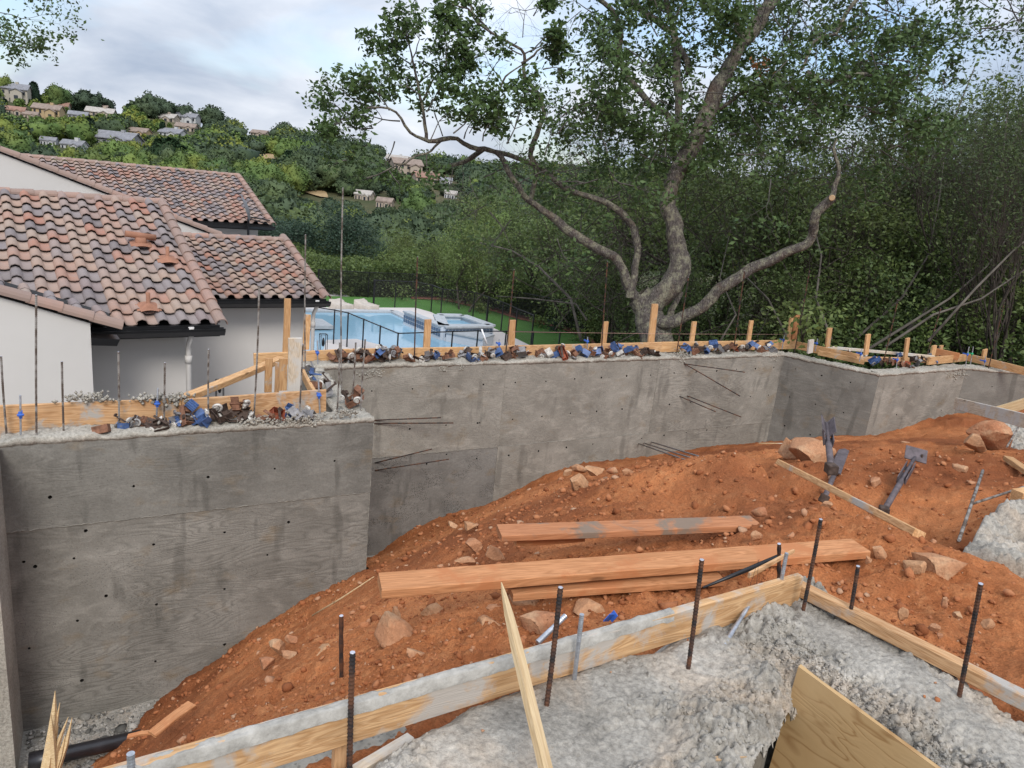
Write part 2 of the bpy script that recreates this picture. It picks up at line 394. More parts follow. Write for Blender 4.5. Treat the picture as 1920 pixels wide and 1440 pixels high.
simple('brace_paint', (0.10, 0.08, 0.085), 0.65, 0.1, 0.4, 0.35, 14)
simple('black_pipe', (0.018, 0.016, 0.018), 0.35, 0, 0.5, 0.3, 8)
simple('black_metal', (0.012, 0.012, 0.014), 0.4, 0.2, 0.5)
simple('string', (0.6, 0.36, 0.3), 0.8)
simple('dark_void', (0.02, 0.018, 0.016), 0.95, 0, 0.05)
simple('wire', (0.05, 0.04, 0.035), 0.6, 0.4)
simple('white_plastic', (0.75, 0.75, 0.76), 0.4)
simple('terracotta', (0.29, 0.14, 0.09), 0.8, 0, 0.2, 0.15, 8)
M = Mat('stucco', 0.9, 0, 0.15); v = M.coord('Position')
M.color(M.mix(M.noise(v, 0.8, 5, 0.65), (0.50, 0.475, 0.45), (0.60, 0.57, 0.545))); M.bump(M.noise(v, 90, 4), 0.25, 0.003)
simple('gutter_black', (0.012, 0.012, 0.013), 0.3, 0.1, 0.5)
simple('fascia_black', (0.01, 0.01, 0.01), 0.8)
def tile_mat(name, isl):
    M = Mat(name, 0.75, 0, 0.25)
    r = M.island() if isl else M.rand()
    c = M.ramp(r, [(0.0, (0.15, 0.13, 0.135)), (0.2, (0.23, 0.20, 0.20)), (0.38, (0.34, 0.235, 0.185)), (0.52, (0.32, 0.25, 0.205)), (0.66, (0.33, 0.155, 0.11)), (0.82, (0.34, 0.225, 0.18)), (1.0, (0.19, 0.165, 0.175))])
    n = M.noise(M.coord('Position'), 5, 5, 0.65)
    c = M.mix(M.ramp(n, [(0.4, 0.0), (0.7, 0.45)]), c, (0.24, 0.205, 0.19))
    M.color(c); M.bump(M.noise(M.coord('Position'), 60, 3), 0.25, 0.004)
    return M.m
tile_mat('roof_tile_clay', False); tile_mat('roof_tile_clay_far', True)
M = Mat('ridge_tile_clay', 0.75, 0, 0.25)
M.color(M.mix(M.noise(M.coord('Position'), 6, 4), M.ramp(M.rand(), [(0.0, (0.25, 0.17, 0.14)), (0.5, (0.33, 0.215, 0.17)), (1.0, (0.40, 0.22, 0.165))]), (0.24, 0.18, 0.155)))

def foliage(name, a, b, c_, trans=0.25, isl=1.0):
    M = Mat(name, 0.6, 0, 0.35)
    r = M.island(); big = M.noise(M.coord('Position', (1, 1, 1)), 0.35, 3, 0.6)
    c = M.mix(r, a, b); c = M.mix(M.ramp(big, [(0.42, 0.0), (0.62, 0.8)]), c, c_)
    M.color(c)
    tr = M.n('ShaderNodeBsdfTranslucent', {'Color': c}); mx = M.n('ShaderNodeMixShader', {0: trans, 1: M.b.outputs[0], 2: tr.outputs[0]})
    M.t.links.new(mx.outputs[0], M.t.nodes['Material Output'].inputs[0])
    return M.m
foliage('oak_leaf', (0.036, 0.070, 0.024), (0.100, 0.155, 0.045), (0.072, 0.12, 0.036))
foliage('thicket_leaf', (0.046, 0.078, 0.025), (0.128, 0.175, 0.052), (0.11, 0.148, 0.04))
foliage('light_leaf', (0.075, 0.125, 0.030), (0.16, 0.21, 0.06), (0.12, 0.15, 0.045))
foliage('willow_leaf', (0.05, 0.08, 0.026), (0.11, 0.145, 0.05), (0.05, 0.068, 0.03), 0.35)
foliage('bluish_leaf', (0.020, 0.044, 0.028), (0.050, 0.085, 0.050), (0.034, 0.062, 0.038))
foliage('dead_leaf', (0.26, 0.10, 0.04), (0.34, 0.16, 0.06), (0.24, 0.1, 0.04))
def hill_mat(name, a, b, yel):
    M = Mat(name, 0.8, 0, 0.15)
    oi = M.noise(M.coord('Position'), 0.055, 2, 0.5)
    r = M.island(); c = M.mix(r, a, b); c = M.mix(M.ramp(oi, [(0.45, 0.0), (0.62, 1.0)]), c, yel)
    c = M.mix(1.0, c, M.mix(M.rand(), (0.7, 0.75, 0.8), (1.25, 1.2, 1.0)), 'MULTIPLY')
    M.color(c); return M.m
hill_mat('hill_oak_leaf', (0.030, 0.050, 0.034), (0.070, 0.096, 0.058), (0.066, 0.092, 0.042))
hill_mat('hill_bright_leaf', (0.050, 0.088, 0.030), (0.10, 0.15, 0.05), (0.15, 0.175, 0.045))
hill_mat('conifer_leaf', (0.010, 0.026, 0.014), (0.025, 0.048, 0.024), (0.020, 0.036, 0.02))
# bark
M = Mat('oak_bark', 0.95, 0, 0.15); v = M.coord('Position')
vo = M.n('ShaderNodeTexVoronoi', {'Vector': M.coord('Position', (1, 1, 0.22)), 'Scale': 34.0}, feature='DISTANCE_TO_EDGE').outputs['Distance']
fi = M.noise(M.coord('Position', (1, 1, 0.25)), 38, 4, 0.7, 0.6)
cr = M.math('MULTIPLY', M.ramp(vo, [(0.0, 0.35), (0.3, 1.0)]), M.ramp(fi, [(0.36, 0.15), (0.6, 1.0)]))
c = M.mix(cr, (0.055, 0.046, 0.042), (0.235, 0.205, 0.185))
c = M.mix(M.ramp(M.noise(v, 8.0, 5, 0.75), [(0.47, 0.0), (0.58, 0.8)]), c, (0.30, 0.285, 0.205))
c = M.mix(M.ramp(M.noise(v, 2.6, 3), [(0.55, 0.0), (0.72, 0.55)]), c, (0.14, 0.085, 0.062))
M.color(c); M.bump(M.math('ADD', cr, M.math('MULTIPLY', M.noise(v, 40, 4), 0.6)), 1.0, 0.03)
M = Mat('branch_bark', 0.95, 0, 0.15); v = M.coord('Position')
M.color(M.ramp(M.noise(v, 5, 5, 0.7), [(0.35, (0.05, 0.044, 0.04)), (0.6, (0.11, 0.10, 0.09)), (0.75, (0.19, 0.18, 0.14))])); M.bump(M.noise(v, 25, 4), 0.6, 0.02)
simple('stem_bark', (0.10, 0.088, 0.075), 0.95, 0, 0.1, 0.4, 3)
simple('thicket_bark', (0.062, 0.052, 0.044), 0.95, 0, 0.1, 0.4, 3)
simple('cut_wood', (0.42, 0.28, 0.16), 0.8)
M = Mat('forest_floor', 0.95, 0, 0.1); v = M.coord('Position')
c = M.mix(M.ramp(M.noise(v, 0.02, 5, 0.6), [(0.40, 0.0), (0.6, 1.0)]), (0.045, 0.06, 0.025), (0.14, 0.115, 0.065))
M.color(M.mix(M.ramp(M.noise(v, 0.6, 6, 0.7), [(0.35, 0.0), (0.7, 1.0)]), c, (0.05, 0.055, 0.028)))
M = Mat('lawn_turf', 0.9, 0, 0.1); v = M.coord('Position')
M.color(M.mix(M.noise(v, 0.5, 4), (0.06, 0.145, 0.034), (0.09, 0.19, 0.05))); M.bump(M.noise(v, 80, 3), 0.5, 0.02)
M = Mat('mulch', 0.95, 0, 0.1); M.color(M.ramp(M.noise(M.coord('Position'), 9, 5), [(0.35, (0.09, 0.04, 0.028)), (0.7, (0.28, 0.13, 0.09))]))
M = Mat('deck_paving', 0.8, 0, 0.3); v = M.coord('Position')
M.color(M.mix(M.noise(v, 0.9, 5, 0.6), (0.47, 0.43, 0.41), (0.60, 0.56, 0.54))); 
simple('coping', (0.36, 0.38, 0.40), 0.7, 0, 0.3, 0.1, 6)
M = Mat('pool_water', 0.05, 0, 0.5); M.color((0.24, 0.42, 0.55)); M.b.inputs['Specular IOR Level'].default_value = 0.8; M.bump(M.noise(M.coord('Position', (1, 1, 1)), 3.0, 3), 0.12, 0.03)  # blue water, base colour lightened to carry the sky's reflection
simple('pool_plaster', (0.40, 0.55, 0.62), 0.7)
simple('spa_tile_dark', (0.06, 0.10, 0.17), 0.25, 0, 0.5)
simple('spa_stone', (0.52, 0.55, 0.60), 0.6)
M = Mat('fence_mesh', 0.9, 0, 0.1); M.color((0.02, 0.02, 0.022))
tp = M.n('ShaderNodeBsdfTransparent'); mx = M.n('ShaderNodeMixShader', {0: 0.42, 1: tp.outputs[0], 2: M.b.outputs[0]}); M.t.links.new(mx.outputs[0], M.t.nodes['Material Output'].inputs[0])
M = Mat('sheer_mesh', 0.9, 0, 0.1); M.color((0.05, 0.05, 0.05))
tp = M.n('ShaderNodeBsdfTransparent'); mx = M.n('ShaderNodeMixShader', {0: 0.16, 1: tp.outputs[0], 2: M.b.outputs[0]}); M.t.links.new(mx.outputs[0], M.t.nodes['Material Output'].inputs[0])
simple('furniture_cover', (0.46, 0.41, 0.36), 0.9, 0, 0.1, 0.1, 4)
simple('asphalt', (0.11, 0.12, 0.14), 0.9); simple('kerb_concrete', (0.4, 0.39, 0.37), 0.9)
simple('far_cream', (0.36, 0.325, 0.27), 0.9); simple('far_ochre', (0.38, 0.28, 0.16), 0.9); simple('far_white', (0.44, 0.44, 0.44), 0.9); simple('far_beige', (0.36, 0.30, 0.24), 0.9); simple('far_grey', (0.26, 0.26, 0.27), 0.9)
simple('far_roof_red', (0.25, 0.15, 0.115), 0.9, 0, 0.2, 0.2, 1); simple('far_roof_brown', (0.23, 0.18, 0.15), 0.9, 0, 0.2, 0.2, 1); simple('far_roof_grey', (0.20, 0.20, 0.215), 0.9, 0, 0.2, 0.2, 1)
simple('far_roof_pale', (0.36, 0.33, 0.30), 0.9, 0, 0.2, 0.2, 1)
simple('far_glass', (0.03, 0.035, 0.045), 0.15, 0, 0.6); simple('dry_grass', (0.33, 0.235, 0.13), 0.95, 0, 0.1, 0.2, 0.3)
simple('car_white', (0.7, 0.7, 0.7), 0.3); simple('car_grey', (0.25, 0.26, 0.28), 0.3); simple('tyre', (0.015, 0.015, 0.015), 0.8)
m = MATS

# ================================================================== GROUND AND THE FAR HILL
def interp(x, xs, ys): return np.interp(x, xs, ys)
SKY_AZ = [-40, -7.7, -5, -3.5, -0.9, 0.6, 3.7, 7, 8.4, 11.2, 12.7, 15.7, 18, 20.3, 23.1, 25.9, 32.3, 41.7, 52.6, 62.4, 90]
SKY_EL = [3.2, 3.0, 2.55, 2.45, 2.45, 2.5, 2.55, 2.4, 2.15, 2.3, 1.9, 1.75, 1.6, 1.5, 1.35, 1.25, 1.6, 1.9, 2.2, 2.6, 3.0]
def terrain(x, y):
    x = np.asarray(x, float); y = np.asarray(y, float)
    r = np.hypot(x, y); az = np.degrees(np.arctan2(x, y))
    el = interp(az, SKY_AZ, SKY_EL)
    ridge_r = 420 + 25*np.sin(az*0.21)
    zr = 1.6 + ridge_r*np.tan(np.radians(el)) - 3.0
    near = interp(az, [-60, 37, 44, 55, 70, 120], [-4.3, -4.3, -3.2, -2.6, -2.2, -2.2])
    valley = interp(az, [-60, 0, 25, 45, 70], [-13, -13, -11, -7, -5])
    t1 = np.clip((r-42)/80, 0, 1); t1 = t1*t1*(3-2*t1)
    z = near + (valley-near)*t1
    t2 = np.clip((r-125)/(ridge_r-125), 0, 1); t2 = t2**1.12
    z = z + (zr-valley)*t2
    t3 = np.clip((r-ridge_r)/300, 0, 1); z = z - 45*t3
    z = z + np.clip((r-60)/100, 0, 1)*fbm(x, y, 0.011, 4, 3)*2.6
    z = np.where(r < 9.6, np.minimum(z, -3.9), z)
    # platform of lawn and pool stays level
    return z
ra = np.concatenate([np.linspace(0.5, 60, 70), 60*1.028**np.arange(1, 128)]); aa = np.radians(np.linspace(0, 360, 361))[:-1]
aa = np.radians(np.concatenate([np.linspace(-30, 80, 260), np.linspace(80, 330, 70)[1:-1]]))
RR, AA = np.meshgrid(ra, aa, indexing='ij'); X = RR*np.sin(AA); Y = RR*np.cos(AA); Z = terrain(X, Y)
na = len(aa); nr = len(ra)
i, j = np.meshgrid(np.arange(nr-1), np.arange(na), indexing='ij'); j2 = (j+1) % na
Fq = np.stack([i*na+j, i*na+j2, (i+1)*na+j2, (i+1)*na+j], -1).reshape(-1, 4)[:, ::-1]
tag(link('ground', fast_mesh('ground', np.stack([X, Y, Z], -1).reshape(-1, 3), Fq, m['forest_floor'], smooth=True)), kind='structure')

# ================================================================== FOUNDATION WALLS
ZT = -0.75; YL = 6.64; YB = 8.67; ZF = -3.47
K = [np.array(q) for q in ((-0.78, YL), (2.30, YL), (2.30, YB), (10.47, YB), (11.15, 7.26), (13.85, 7.38), (19.5, 4.9))]
fwall = empty('foundation_wall', (0, 7, ZF), 'board-marked grey concrete foundation wall standing bare behind the red dirt, stepping around the pit', 'concrete wall')
def wall_section(A, B, z0, z1, s0, s1, holes=(), mat='formed_concrete', thick=0.25, proud=0.0, label=None):
    """A, B plan points of the whole face; part from s0 to s1 metres along it; holes = [(s, z)]"""
    d = (B-A)/np.linalg.norm(B-A); nrm = np.array((-d[1], d[0]))        # away from the pit
    o = bpy.data.objects.new('wall_section', None)
    bm = bmesh.new(); r = 0.0125
    pts = [(s0, z0), (s1, z0), (s1, z1), (s0, z1)]; edges = [(0, 1), (1, 2), (2, 3), (3, 0)]; hs = []
    for (s, z) in holes:
        if not (s0+0.03 < s < s1-0.03 and z0+0.03 < z < z1-0.03): continue
        b = len(pts); n = 9; rr = r*random.uniform(0.8, 1.35)
        for k in range(n): pts.append((s+rr*random.uniform(0.8, 1.15)*cos(2*pi*k/n), z+rr*random.uniform(0.8, 1.15)*sin(2*pi*k/n)))
        edges += [(b+k, b+(k+1) % n) for k in range(n)]; hs.append((b, n))
    if hs:
        vv, ee, ff, *_ = delaunay_2d_cdt([Vector(p) for p in pts], edges, [], 5, 1e-5)
        hp = np.array([(s, z) for s, z in holes])
        V = [(q.x, -proud, q.y) for q in vv]; Fs = []
        for f in ff:
            cx = sum(vv[k].x for k in f)/len(f); cz = sum(vv[k].y for k in f)/len(f)
            if all(any((vv[k].x-s)**2+(vv[k].y-z)**2 < (r*1.8)**2 for (s, z) in holes if True) and True for k in f) and np.min((hp[:, 0]-cx)**2+(hp[:, 1]-cz)**2) < (r*1.3)**2: continue
            a = vv[f[1]]-vv[f[0]]; b = vv[f[2]]-vv[f[0]]
            Fs.append(tuple(f) if a.x*b.y-a.y*b.x > 0 else tuple(f)[::-1])
    else:
        V = [(p[0], -proud, p[1]) for p in pts]; Fs = [(0, 1, 2, 3)]
    mb = MB(); mb.add(V, Fs, 0)
    for (b, n) in hs:
        ring = pts[b:b+n]; dp = 0.10
        mb.add([(p[0], -proud, p[1]) for p in ring]+[(p[0], dp, p[1]) for p in ring], [(k, n+k, n+(k+1) % n, (k+1) % n) for k in range(n)]+[tuple(range(n, 2*n))], 1)
    c = [(s0, z0), (s1, z0), (s1, z1), (s0, z1)]
    mb.add([(x, -proud, z) for x, z in c]+[(x, thick, z) for x, z in c], [(0, 4, 5, 1), (1, 5, 6, 2), (2, 6, 7, 3), (3, 7, 4, 0), (5, 4, 7, 6)], 0)
    me = mb.mesh('wall_section', [m[mat], m['dark_void']])
    o = link('wall_section', me, fwall)
    o.matrix_basis = Matrix(((d[0], nrm[0], 0, A[0]), (d[1], nrm[1], 0, A[1]), (0, 0, 1, 0), (0, 0, 0, 1)))
    if label: o['label'] = label
    return o
s_ = 700/1920
holesL = [(ony(a*s_, 820+b*s_, YL)[0]-K[0][0], ony(a*s_, 820+b*s_, YL)[2]) for a, b in
          [(257,307),(687,250),(1070,203),(1412,160),(1720,120),(380,622),(790,551),(1155,489),(1484,436),(122,640),(398,943),(805,860),(1155,780),(1375,605),(420,1250),(800,1152),(1155,1065),(180,665),(545,815),(150,1085),(440,480)]]
holesB = [(ony(a, b, YB)[0]-K[2][0], ony(a, b, YB)[2]) for a, b in
          [(697,733),(773,729),(841,724),(906,721)]+[(840+a/4, 540+b/4) for a, b in [(505,710),(735,700),(950,682),(1150,672),(1340,660),(1520,653),(1695,637),(1860,629),(485,985),(705,963),(918,940),(1115,925),(1305,908),(1660,872),(1820,857),(237,1010),(455,1255),(678,1222),(887,1195),(1085,1170),(1357,1092),(1452,1128),(1620,1105),(1787,1085),(215,1280)]]
          +[(1300+a/3.097, 540+b/3.097) for a, b in [(250,472),(360,468),(467,460),(135,481),(330,630),(435,622),(78,825),(195,812)]]+[(768,804),(836,797),(895,793),(800,870),(837,852)]]
# left wall: a lower and an upper lift of forms
zj = ony(400, 955, YL)[2]
wall_section(K[0], K[1], ZF-0.2, zj, 0, 3.08, holesL, 'damp_formed_concrete', proud=0.0, label='lower lift with plywood grain and dark damp streaks')
wall_section(K[0], K[1], zj, ZT-0.02, 0, 3.08, holesL, 'dark_formed_concrete', proud=0.006, label='darker smoother upper strip')
zb = -2.02
sB = [0, 0.15, 2.58, 5.35, 8.17]
for k in range(len(sB)-1):
    pr = (0.0, 0.004, 0.0, 0.004)[k]
    wall_section(K[2], K[3], zb, ZT-0.02, sB[k], sB[k+1], holesB, 'formed_concrete', proud=pr)
    wall_section(K[2], K[3], ZF-0.2, zb, sB[k], sB[k+1], holesB, 'honeycombed_concrete' if k < 2 else 'formed_concrete', proud=0.004-pr)
def rel(px, py, A, B):
    """where a sight line meets the vertical face through plan points A-B: (distance along, z)"""
    d = (B-A)/np.linalg.norm(B-A); n = np.array((-d[1], d[0])); r = ray(px, py); t = ((A-CAM[:2])@n)/(r[:2]@n); P = CAM+r*t
    return (P[:2]-A)@d, P[2]
holesK = [rel(1300+a/3.097, 540+b/3.097, K[3], K[4]) for a, b in [(595,470),(745,508),(912,549),(560,633),(710,675),(872,724),(530,800),(678,852)]]
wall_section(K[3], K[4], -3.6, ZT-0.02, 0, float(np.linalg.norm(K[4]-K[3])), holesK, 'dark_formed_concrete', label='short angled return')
holesM = [rel(1300+a/3.097, 540+b/3.097, K[4], K[5]) for a, b in [(1218,583),(1310,574),(1395,564),(1180,735),(1440,710)]]
wall_section(K[4], K[5], -3.6, ZT-0.02, 0, float(np.linalg.norm(K[5]-K[4])), holesM, 'formed_concrete')
holesN = [rel(1735/1+0, 574, K[5], K[6])]*0+[rel(1860, 725, K[5], K[6])]
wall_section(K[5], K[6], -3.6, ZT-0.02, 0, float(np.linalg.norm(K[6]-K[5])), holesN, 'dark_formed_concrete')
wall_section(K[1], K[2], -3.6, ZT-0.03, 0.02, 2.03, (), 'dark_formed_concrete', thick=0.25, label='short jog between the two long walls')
# left return towards the viewer
wall_section(np.array((-0.78, 6.02)), np.array((-0.78, YL)), -3.6, -0.82, 0, 0.62, (), 'wall_top_concrete', thick=0.9, label='pale rough return at the left')
# recessed / ragged seams between the form lifts
def seam(A, B, s0, s1, z, z2=None, wob=0.004, name='form_seam'):
    d = (B-A)/np.linalg.norm(B-A); nrm = np.array((-d[1], d[0])); n = int(max(6, (s1-s0 if z2 is None else abs(z2-z))*30)); pts = []
    for k in range(n+1):
        t = k/n; s = s0+(s1-s0)*t; zz = z if z2 is None else z+(z2-z)*t
        P = A+d*(s+(random.gauss(0, wob) if z2 is not None else 0)); pts.append((P[0]-nrm[0]*0.004, P[1]-nrm[1]*0.004, zz+(random.gauss(0, wob) if z2 is None else 0)))
    mb = MB(); mb.tube(pts, [random.uniform(0.001, 0.0055) for _ in pts], 5); o = mb.build(name, m['formed_concrete'], fwall)
seam(K[0], K[1], 0, 3.08, zj); seam(K[2], K[3], 0.1, 8.15, zb)
for s in sB[2:4]: seam(K[2], K[3], s, s, ZT-0.05, -2.7 if s < 3 else zb)
seam(K[0], K[1], 3.075, 3.075, ZT-0.05, -2.5, 0.002)

# rough tops: troweled lumpy strip over every wall
def wall_top(A, B, width, z, amp=0.02, step=0.02, over=0.006, name='wall_top', seed=0, dipfront=0.0):
    d = (B-A)/np.linalg.norm(B-A); nrm = np.array((-d[1], d[0])); L = np.linalg.norm(B-A)
    ns = int(L/step)+1; nw = int(width/step)+1
    s = np.linspace(0, L, ns); q = np.linspace(0, 1, nw+4)
    SS, QQ = np.meshgrid(s, np.arange(nw+4), indexing='ij')
    qq = np.clip(QQ-2, 0, nw-1)/(nw-1)
    off = qq*(width+2*over)-over
    ed = (QQ < 2) | (QQ >= nw+2)
    XX = A[0]+d[0]*SS+nrm[0]*off; YY = A[1]+d[1]*SS+nrm[1]*off
    zz = z+amp*(fbm(XX, YY, 6, 4, seed+1)+0.8*np.abs(fbm(XX, YY, 22, 3, seed+5)))
    front = (QQ == 2) | (QQ == nw+1); zz = zz-front*np.abs(fbm(XX, YY, 14, 3, seed+9))*amp*1.3
    drop = z-0.035-0.03*np.abs(fbm(XX, YY, 7, 3, seed+11))
    zz = np.where(ed, drop, zz)
    wob = np.where(qq == 0, -1, np.where(qq == 1, 1, 0))*np.abs(fbm(XX, YY, 12, 3, seed+3))*0.008
    inn = np.where(QQ == 0, 0.05, np.where(QQ == nw+3, -0.05, 0))
    XX = XX+nrm[0]*(wob+inn); YY = YY+nrm[1]*(wob+inn)
    nq = nw+4; a, b = np.meshgrid(np.arange(ns-1), np.arange(nq-1), indexing='ij')
    Fq = np.stack([a*nq+b, (a+1)*nq+b, (a+1)*nq+b+1, a*nq+b+1], -1).reshape(-1, 4)
    return link(name, fast_mesh(name, np.stack([XX, YY, zz], -1).reshape(-1, 3), Fq, m['wall_top_concrete'], smooth=True), fwall)
wall_top(K[0], K[1], 0.26, ZT, 0.035, seed=1)
wall_top(K[2]+[-0.25, 0], K[3]+[0.1, 0], 0.26, ZT, 0.035, seed=2)
wall_top(K[1]+[0.0, 0.02], K[2]+[0.0, 0.2], 0.27, ZT-0.03, 0.05, seed=3)
wall_top(K[3], K[4], 0.26, ZT, 0.03, seed=4); wall_top(K[4], K[5], 0.26, ZT, 0.03, seed=5); wall_top(K[5], K[6], 0.26, ZT, 0.03, seed=6)
wall_top(np.array((-0.78, 6.02)), np.array((-0.78, 6.6)), 0.9, -0.79, 0.03, seed=7)
# spill of concrete over the corner and honeycombed patches: knobbly lumps sitting in the face
def lumps(cx, cy, cz, sx, sz, n, seed, name='honeycomb_patch', sy=0.012, mat='wall_top_concrete', parent=None, rad=(0.006, 0.02)):
    r_ = np.random.default_rng(seed); V = []; Fc = []
    base = np.array([(1,0,0),(-1,0,0),(0,1,0),(0,-1,0),(0,0,1),(0,0,-1)], float); fo = np.array([(0,2,4),(2,1,4),(1,3,4),(3,0,4),(2,0,5),(1,2,5),(3,1,5),(0,3,5)])
    for k in range(n):
        rr = r_.uniform(*rad); V.append(base*rr*r_.uniform(0.6, 1.3, (6, 1))+[cx+r_.normal()*sx, cy+r_.normal()*sy*0.5, cz+r_.normal()*sz]); Fc.append(fo+6*k)
    o = link(name, fast_mesh(name, np.concatenate(V), np.concatenate(Fc), m[mat]), parent or fwall); o['kind'] = 'stuff'; return o
for (px, py, sx, sz, n) in [(700,700,.07,.03,110),(1280,668,.09,.05,120),(1455,668,.07,.03,80),(865,690,.03,.02,40),(830,692,.03,.02,40)]:
    q = ony(px, py, YB); lumps(q[0], YB, q[2], sx, sz, n, px)
for (px, py, sx, sz, n) in [(560,790,.14,.03,200),(650,775,.07,.02,90),(480,790,.08,.02,80)]:
    q = ony(px, py, YL); lumps(q[0], YL, q[2], sx, sz, n, px)
lumps(-1.12, 6.015, -2.2, .10, .8, 400, 71, sy=.012)
q = ony(1810, 700, 7.38); lumps(13.5, 7.36, q[2], .2, .05, 120, 5)

# ================================================================== PIT FLOOR AND THE DIRT MOUND
def field(pts, lam=0.02):
    P = np.array(pts, float); n = len(P)
    def phi(r2): return 0.5*r2*np.log(r2+1e-9)
    Dm = phi(((P[:, None, :2]-P[None, :, :2])**2).sum(-1))+lam*np.eye(n); Q = np.c_[np.ones(n), P[:, :2]]
    A = np.block([[Dm, Q], [Q.T, np.zeros((3, 3))]]); sol = np.linalg.solve(A, np.r_[P[:, 2], 0, 0, 0])
    def f(x, y):
        x = np.asarray(x, float); y = np.asarray(y, float); s = sol[n]+sol[n+1]*x+sol[n+2]*y
        for k in range(n): s = s+sol[k]*phi((x-P[k, 0])**2+(y-P[k, 1])**2)
        return s
    return f
cp = [(-.17,6.64,-3.75),(.15,6.64,-3.55),(.45,6.64,-3.36),(.8,6.64,-3.14),(1.3,6.64,-2.83),(1.82,6.64,-2.57),(2.33,6.64,-2.42),(-.8,6.7,-3.9),(-.8,5.2,-3.9),(-.8,3.5,-3.7),(-0.8,2.0,-2.6),
      (3.1,8.67,-3.49),(3.55,8.67,-3.2),(4.9,8.67,-2.88),(6.01,8.67,-2.49),(8.69,8.67,-2.37),(10.5,8.67,-2.36),(11.2,7.3,-1.85),(13.8,7.3,-1.6),(2.4,8.7,-3.5),
      (0.0,1.9,-.45),(.7,2.0,-.22),(1.4,2.05,-.16),(2.1,2.05,-.14),(2.75,2.1,-.14),(3.0,1.0,-.10),(3.1,0.2,-.1),(0.6,1.4,-.18),(1.2,1.0,-.2),(2.4,1.0,-.2),(0,0,-.6),(-.8,0,-1.6),(3.2,1.8,-.14)]
def cpz(px, py, z): q = onz(px, py, z); cp.append((q[0], q[1], z))
for a in [(175,1440,-3.5),(150,1420,-3.75),(230,1375,-3.55),(235,1440,-2.2),(350,1385,-.95),(400,1330,-1.7),(350,1330,-2.35),(500,1330,-.75),(500,1260,-1.45),(600,1300,-.62),(600,1200,-1.45),(600,1140,-2.05),
          (720,1240,-.42),(720,1150,-.95),(720,1080,-1.6),(850,1190,-.33),(850,1100,-.72),(850,1020,-1.35),(900,975,-2.0),
          (1000,1150,-.25),(1000,1050,-.45),(1000,960,-1.1),(1000,920,-1.7),(1150,1060,-.30),(1150,960,-.62),(1150,900,-1.2),
          (1300,1100,-.22),(1300,1010,-.32),(1300,930,-.48),(1300,885,-.78),(1300,858,-1.35),(1450,1040,-.18),(1450,960,-.28),(1450,905,-.48),(1430,870,-.85),(1420,845,-1.4),
          (1560,1020,-.13),(1560,905,-.62),(1520,860,-.95),(1540,832,-1.25),
          (1700,1060,-.06),(1720,962,-.70),(1650,900,-.72),(1640,850,-.85),(1650,828,-.98),
          (1850,1100,-.04),(1800,940,-.62),(1780,880,-.66),(1780,842,-.78),(1900,1200,-.08),(1900,980,-.36),(1900,900,-.5),(1900,850,-.62),(1990,1000,-.3),(1990,900,-.5)]: cpz(*a)
cp.append((7.5,7.4,-1.95)); cp.append((9.3,7.2,-1.75)); cp.append((5.2,7.6,-2.2)); cp.append((12,4,-.9)); cp.append((14,3,-.9)); cp.append((16,6,-1.2))
# the hollow just behind the front hump
for (px, py, z) in [(1450, 928, -0.36), (1530, 950, -0.27), (1600, 972, -0.18), (1660, 992, -0.12), (1720, 1012, -0.08), (1800, 1034, -0.05), (1880, 1052, -0.04)]:
    q = onz(px, py, z); h_ = q[:2]/np.linalg.norm(q[:2]); cp.append((q[0], q[1], z)); cp.append((q[0]+h_[0]*.62, q[1]+h_[1]*.62, z-.50))
_base = field(cp, 0.004)
def worley(x, y, sc, seed):
    x = np.asarray(x)*sc; y = np.asarray(y)*sc; xi = np.floor(x); yi = np.floor(y); best = np.full(x.shape, 9.0)
    for dx in (-1, 0, 1):
        for dy in (-1, 0, 1):
            cx = xi+dx; cy = yi+dy; zz = np.zeros_like(cx)
            px = cx+_h(cx, cy, zz, seed); py = cy+_h(cx, cy, zz, seed+7); best = np.minimum(best, (px-x)**2+(py-y)**2)
    return np.sqrt(best)
def dirt_z(x, y, detail=True):
    z = _base(x, y); r = np.hypot(x, y)
    k = np.clip((r-1.2)/2.5, 0.35, 1.0)
    z = z+k*(0.07*fbm(x, y, 1.3, 3, 40)+0.028*fbm(x, y, 5, 3, 50))
    if detail:
        z = z-k*0.035*np.clip(np.abs(fbm(x, y, 3.1, 3, 77))*2-0.15, -0.1, 0.5)
        rough = np.clip(fbm(x, y, 1.6, 2, 63)*2.2+0.45, 0.1, 1)
        z = z+rough*(0.045*(0.6-worley(x, y, 9, 91))*vn(x*3, y*3, 15)*1.6+0.026*(0.6-worley(x, y, 25, 92)))+0.014*fbm(x, y, 40, 3, 60)-0.10*np.clip(fbm(x*1.0, y*2.4, 1.4, 3, 66)-.15, 0, 1)-0.06*np.clip(fbm(x*2.0, y*1.1, 2.0, 3, 67)-.22, 0, 1)
    return z
ra = 1.05*1.0068**np.arange(430); aa = np.radians(np.linspace(-9, 95, 640))
RR, AA = np.meshgrid(ra, aa, indexing='ij'); X = RR*np.sin(AA); Y = RR*np.cos(AA); Z = dirt_z(X, Y)
PIT = [(-.85,-3),(-.85,6.75),(2.42,6.75),(2.42,8.78),(10.53,8.78),(11.2,7.36),(13.9,7.5),(19.6,5.05),(22,-3)]
def inside(x, y, poly):
    c = np.zeros(x.shape, bool)
    for k in range(len(poly)):
        x0, y0 = poly[k]; x1, y1 = poly[(k+1) % len(poly)]
        if y0 == y1: continue
        c ^= ((y0 > y) != (y1 > y)) & (x < (x1-x0)*(y-y0)/(y1-y0)+x0)
    return c
na = len(aa); nr = len(ra); i, j = np.meshgrid(np.arange(nr-1), np.arange(na-1), indexing='ij')
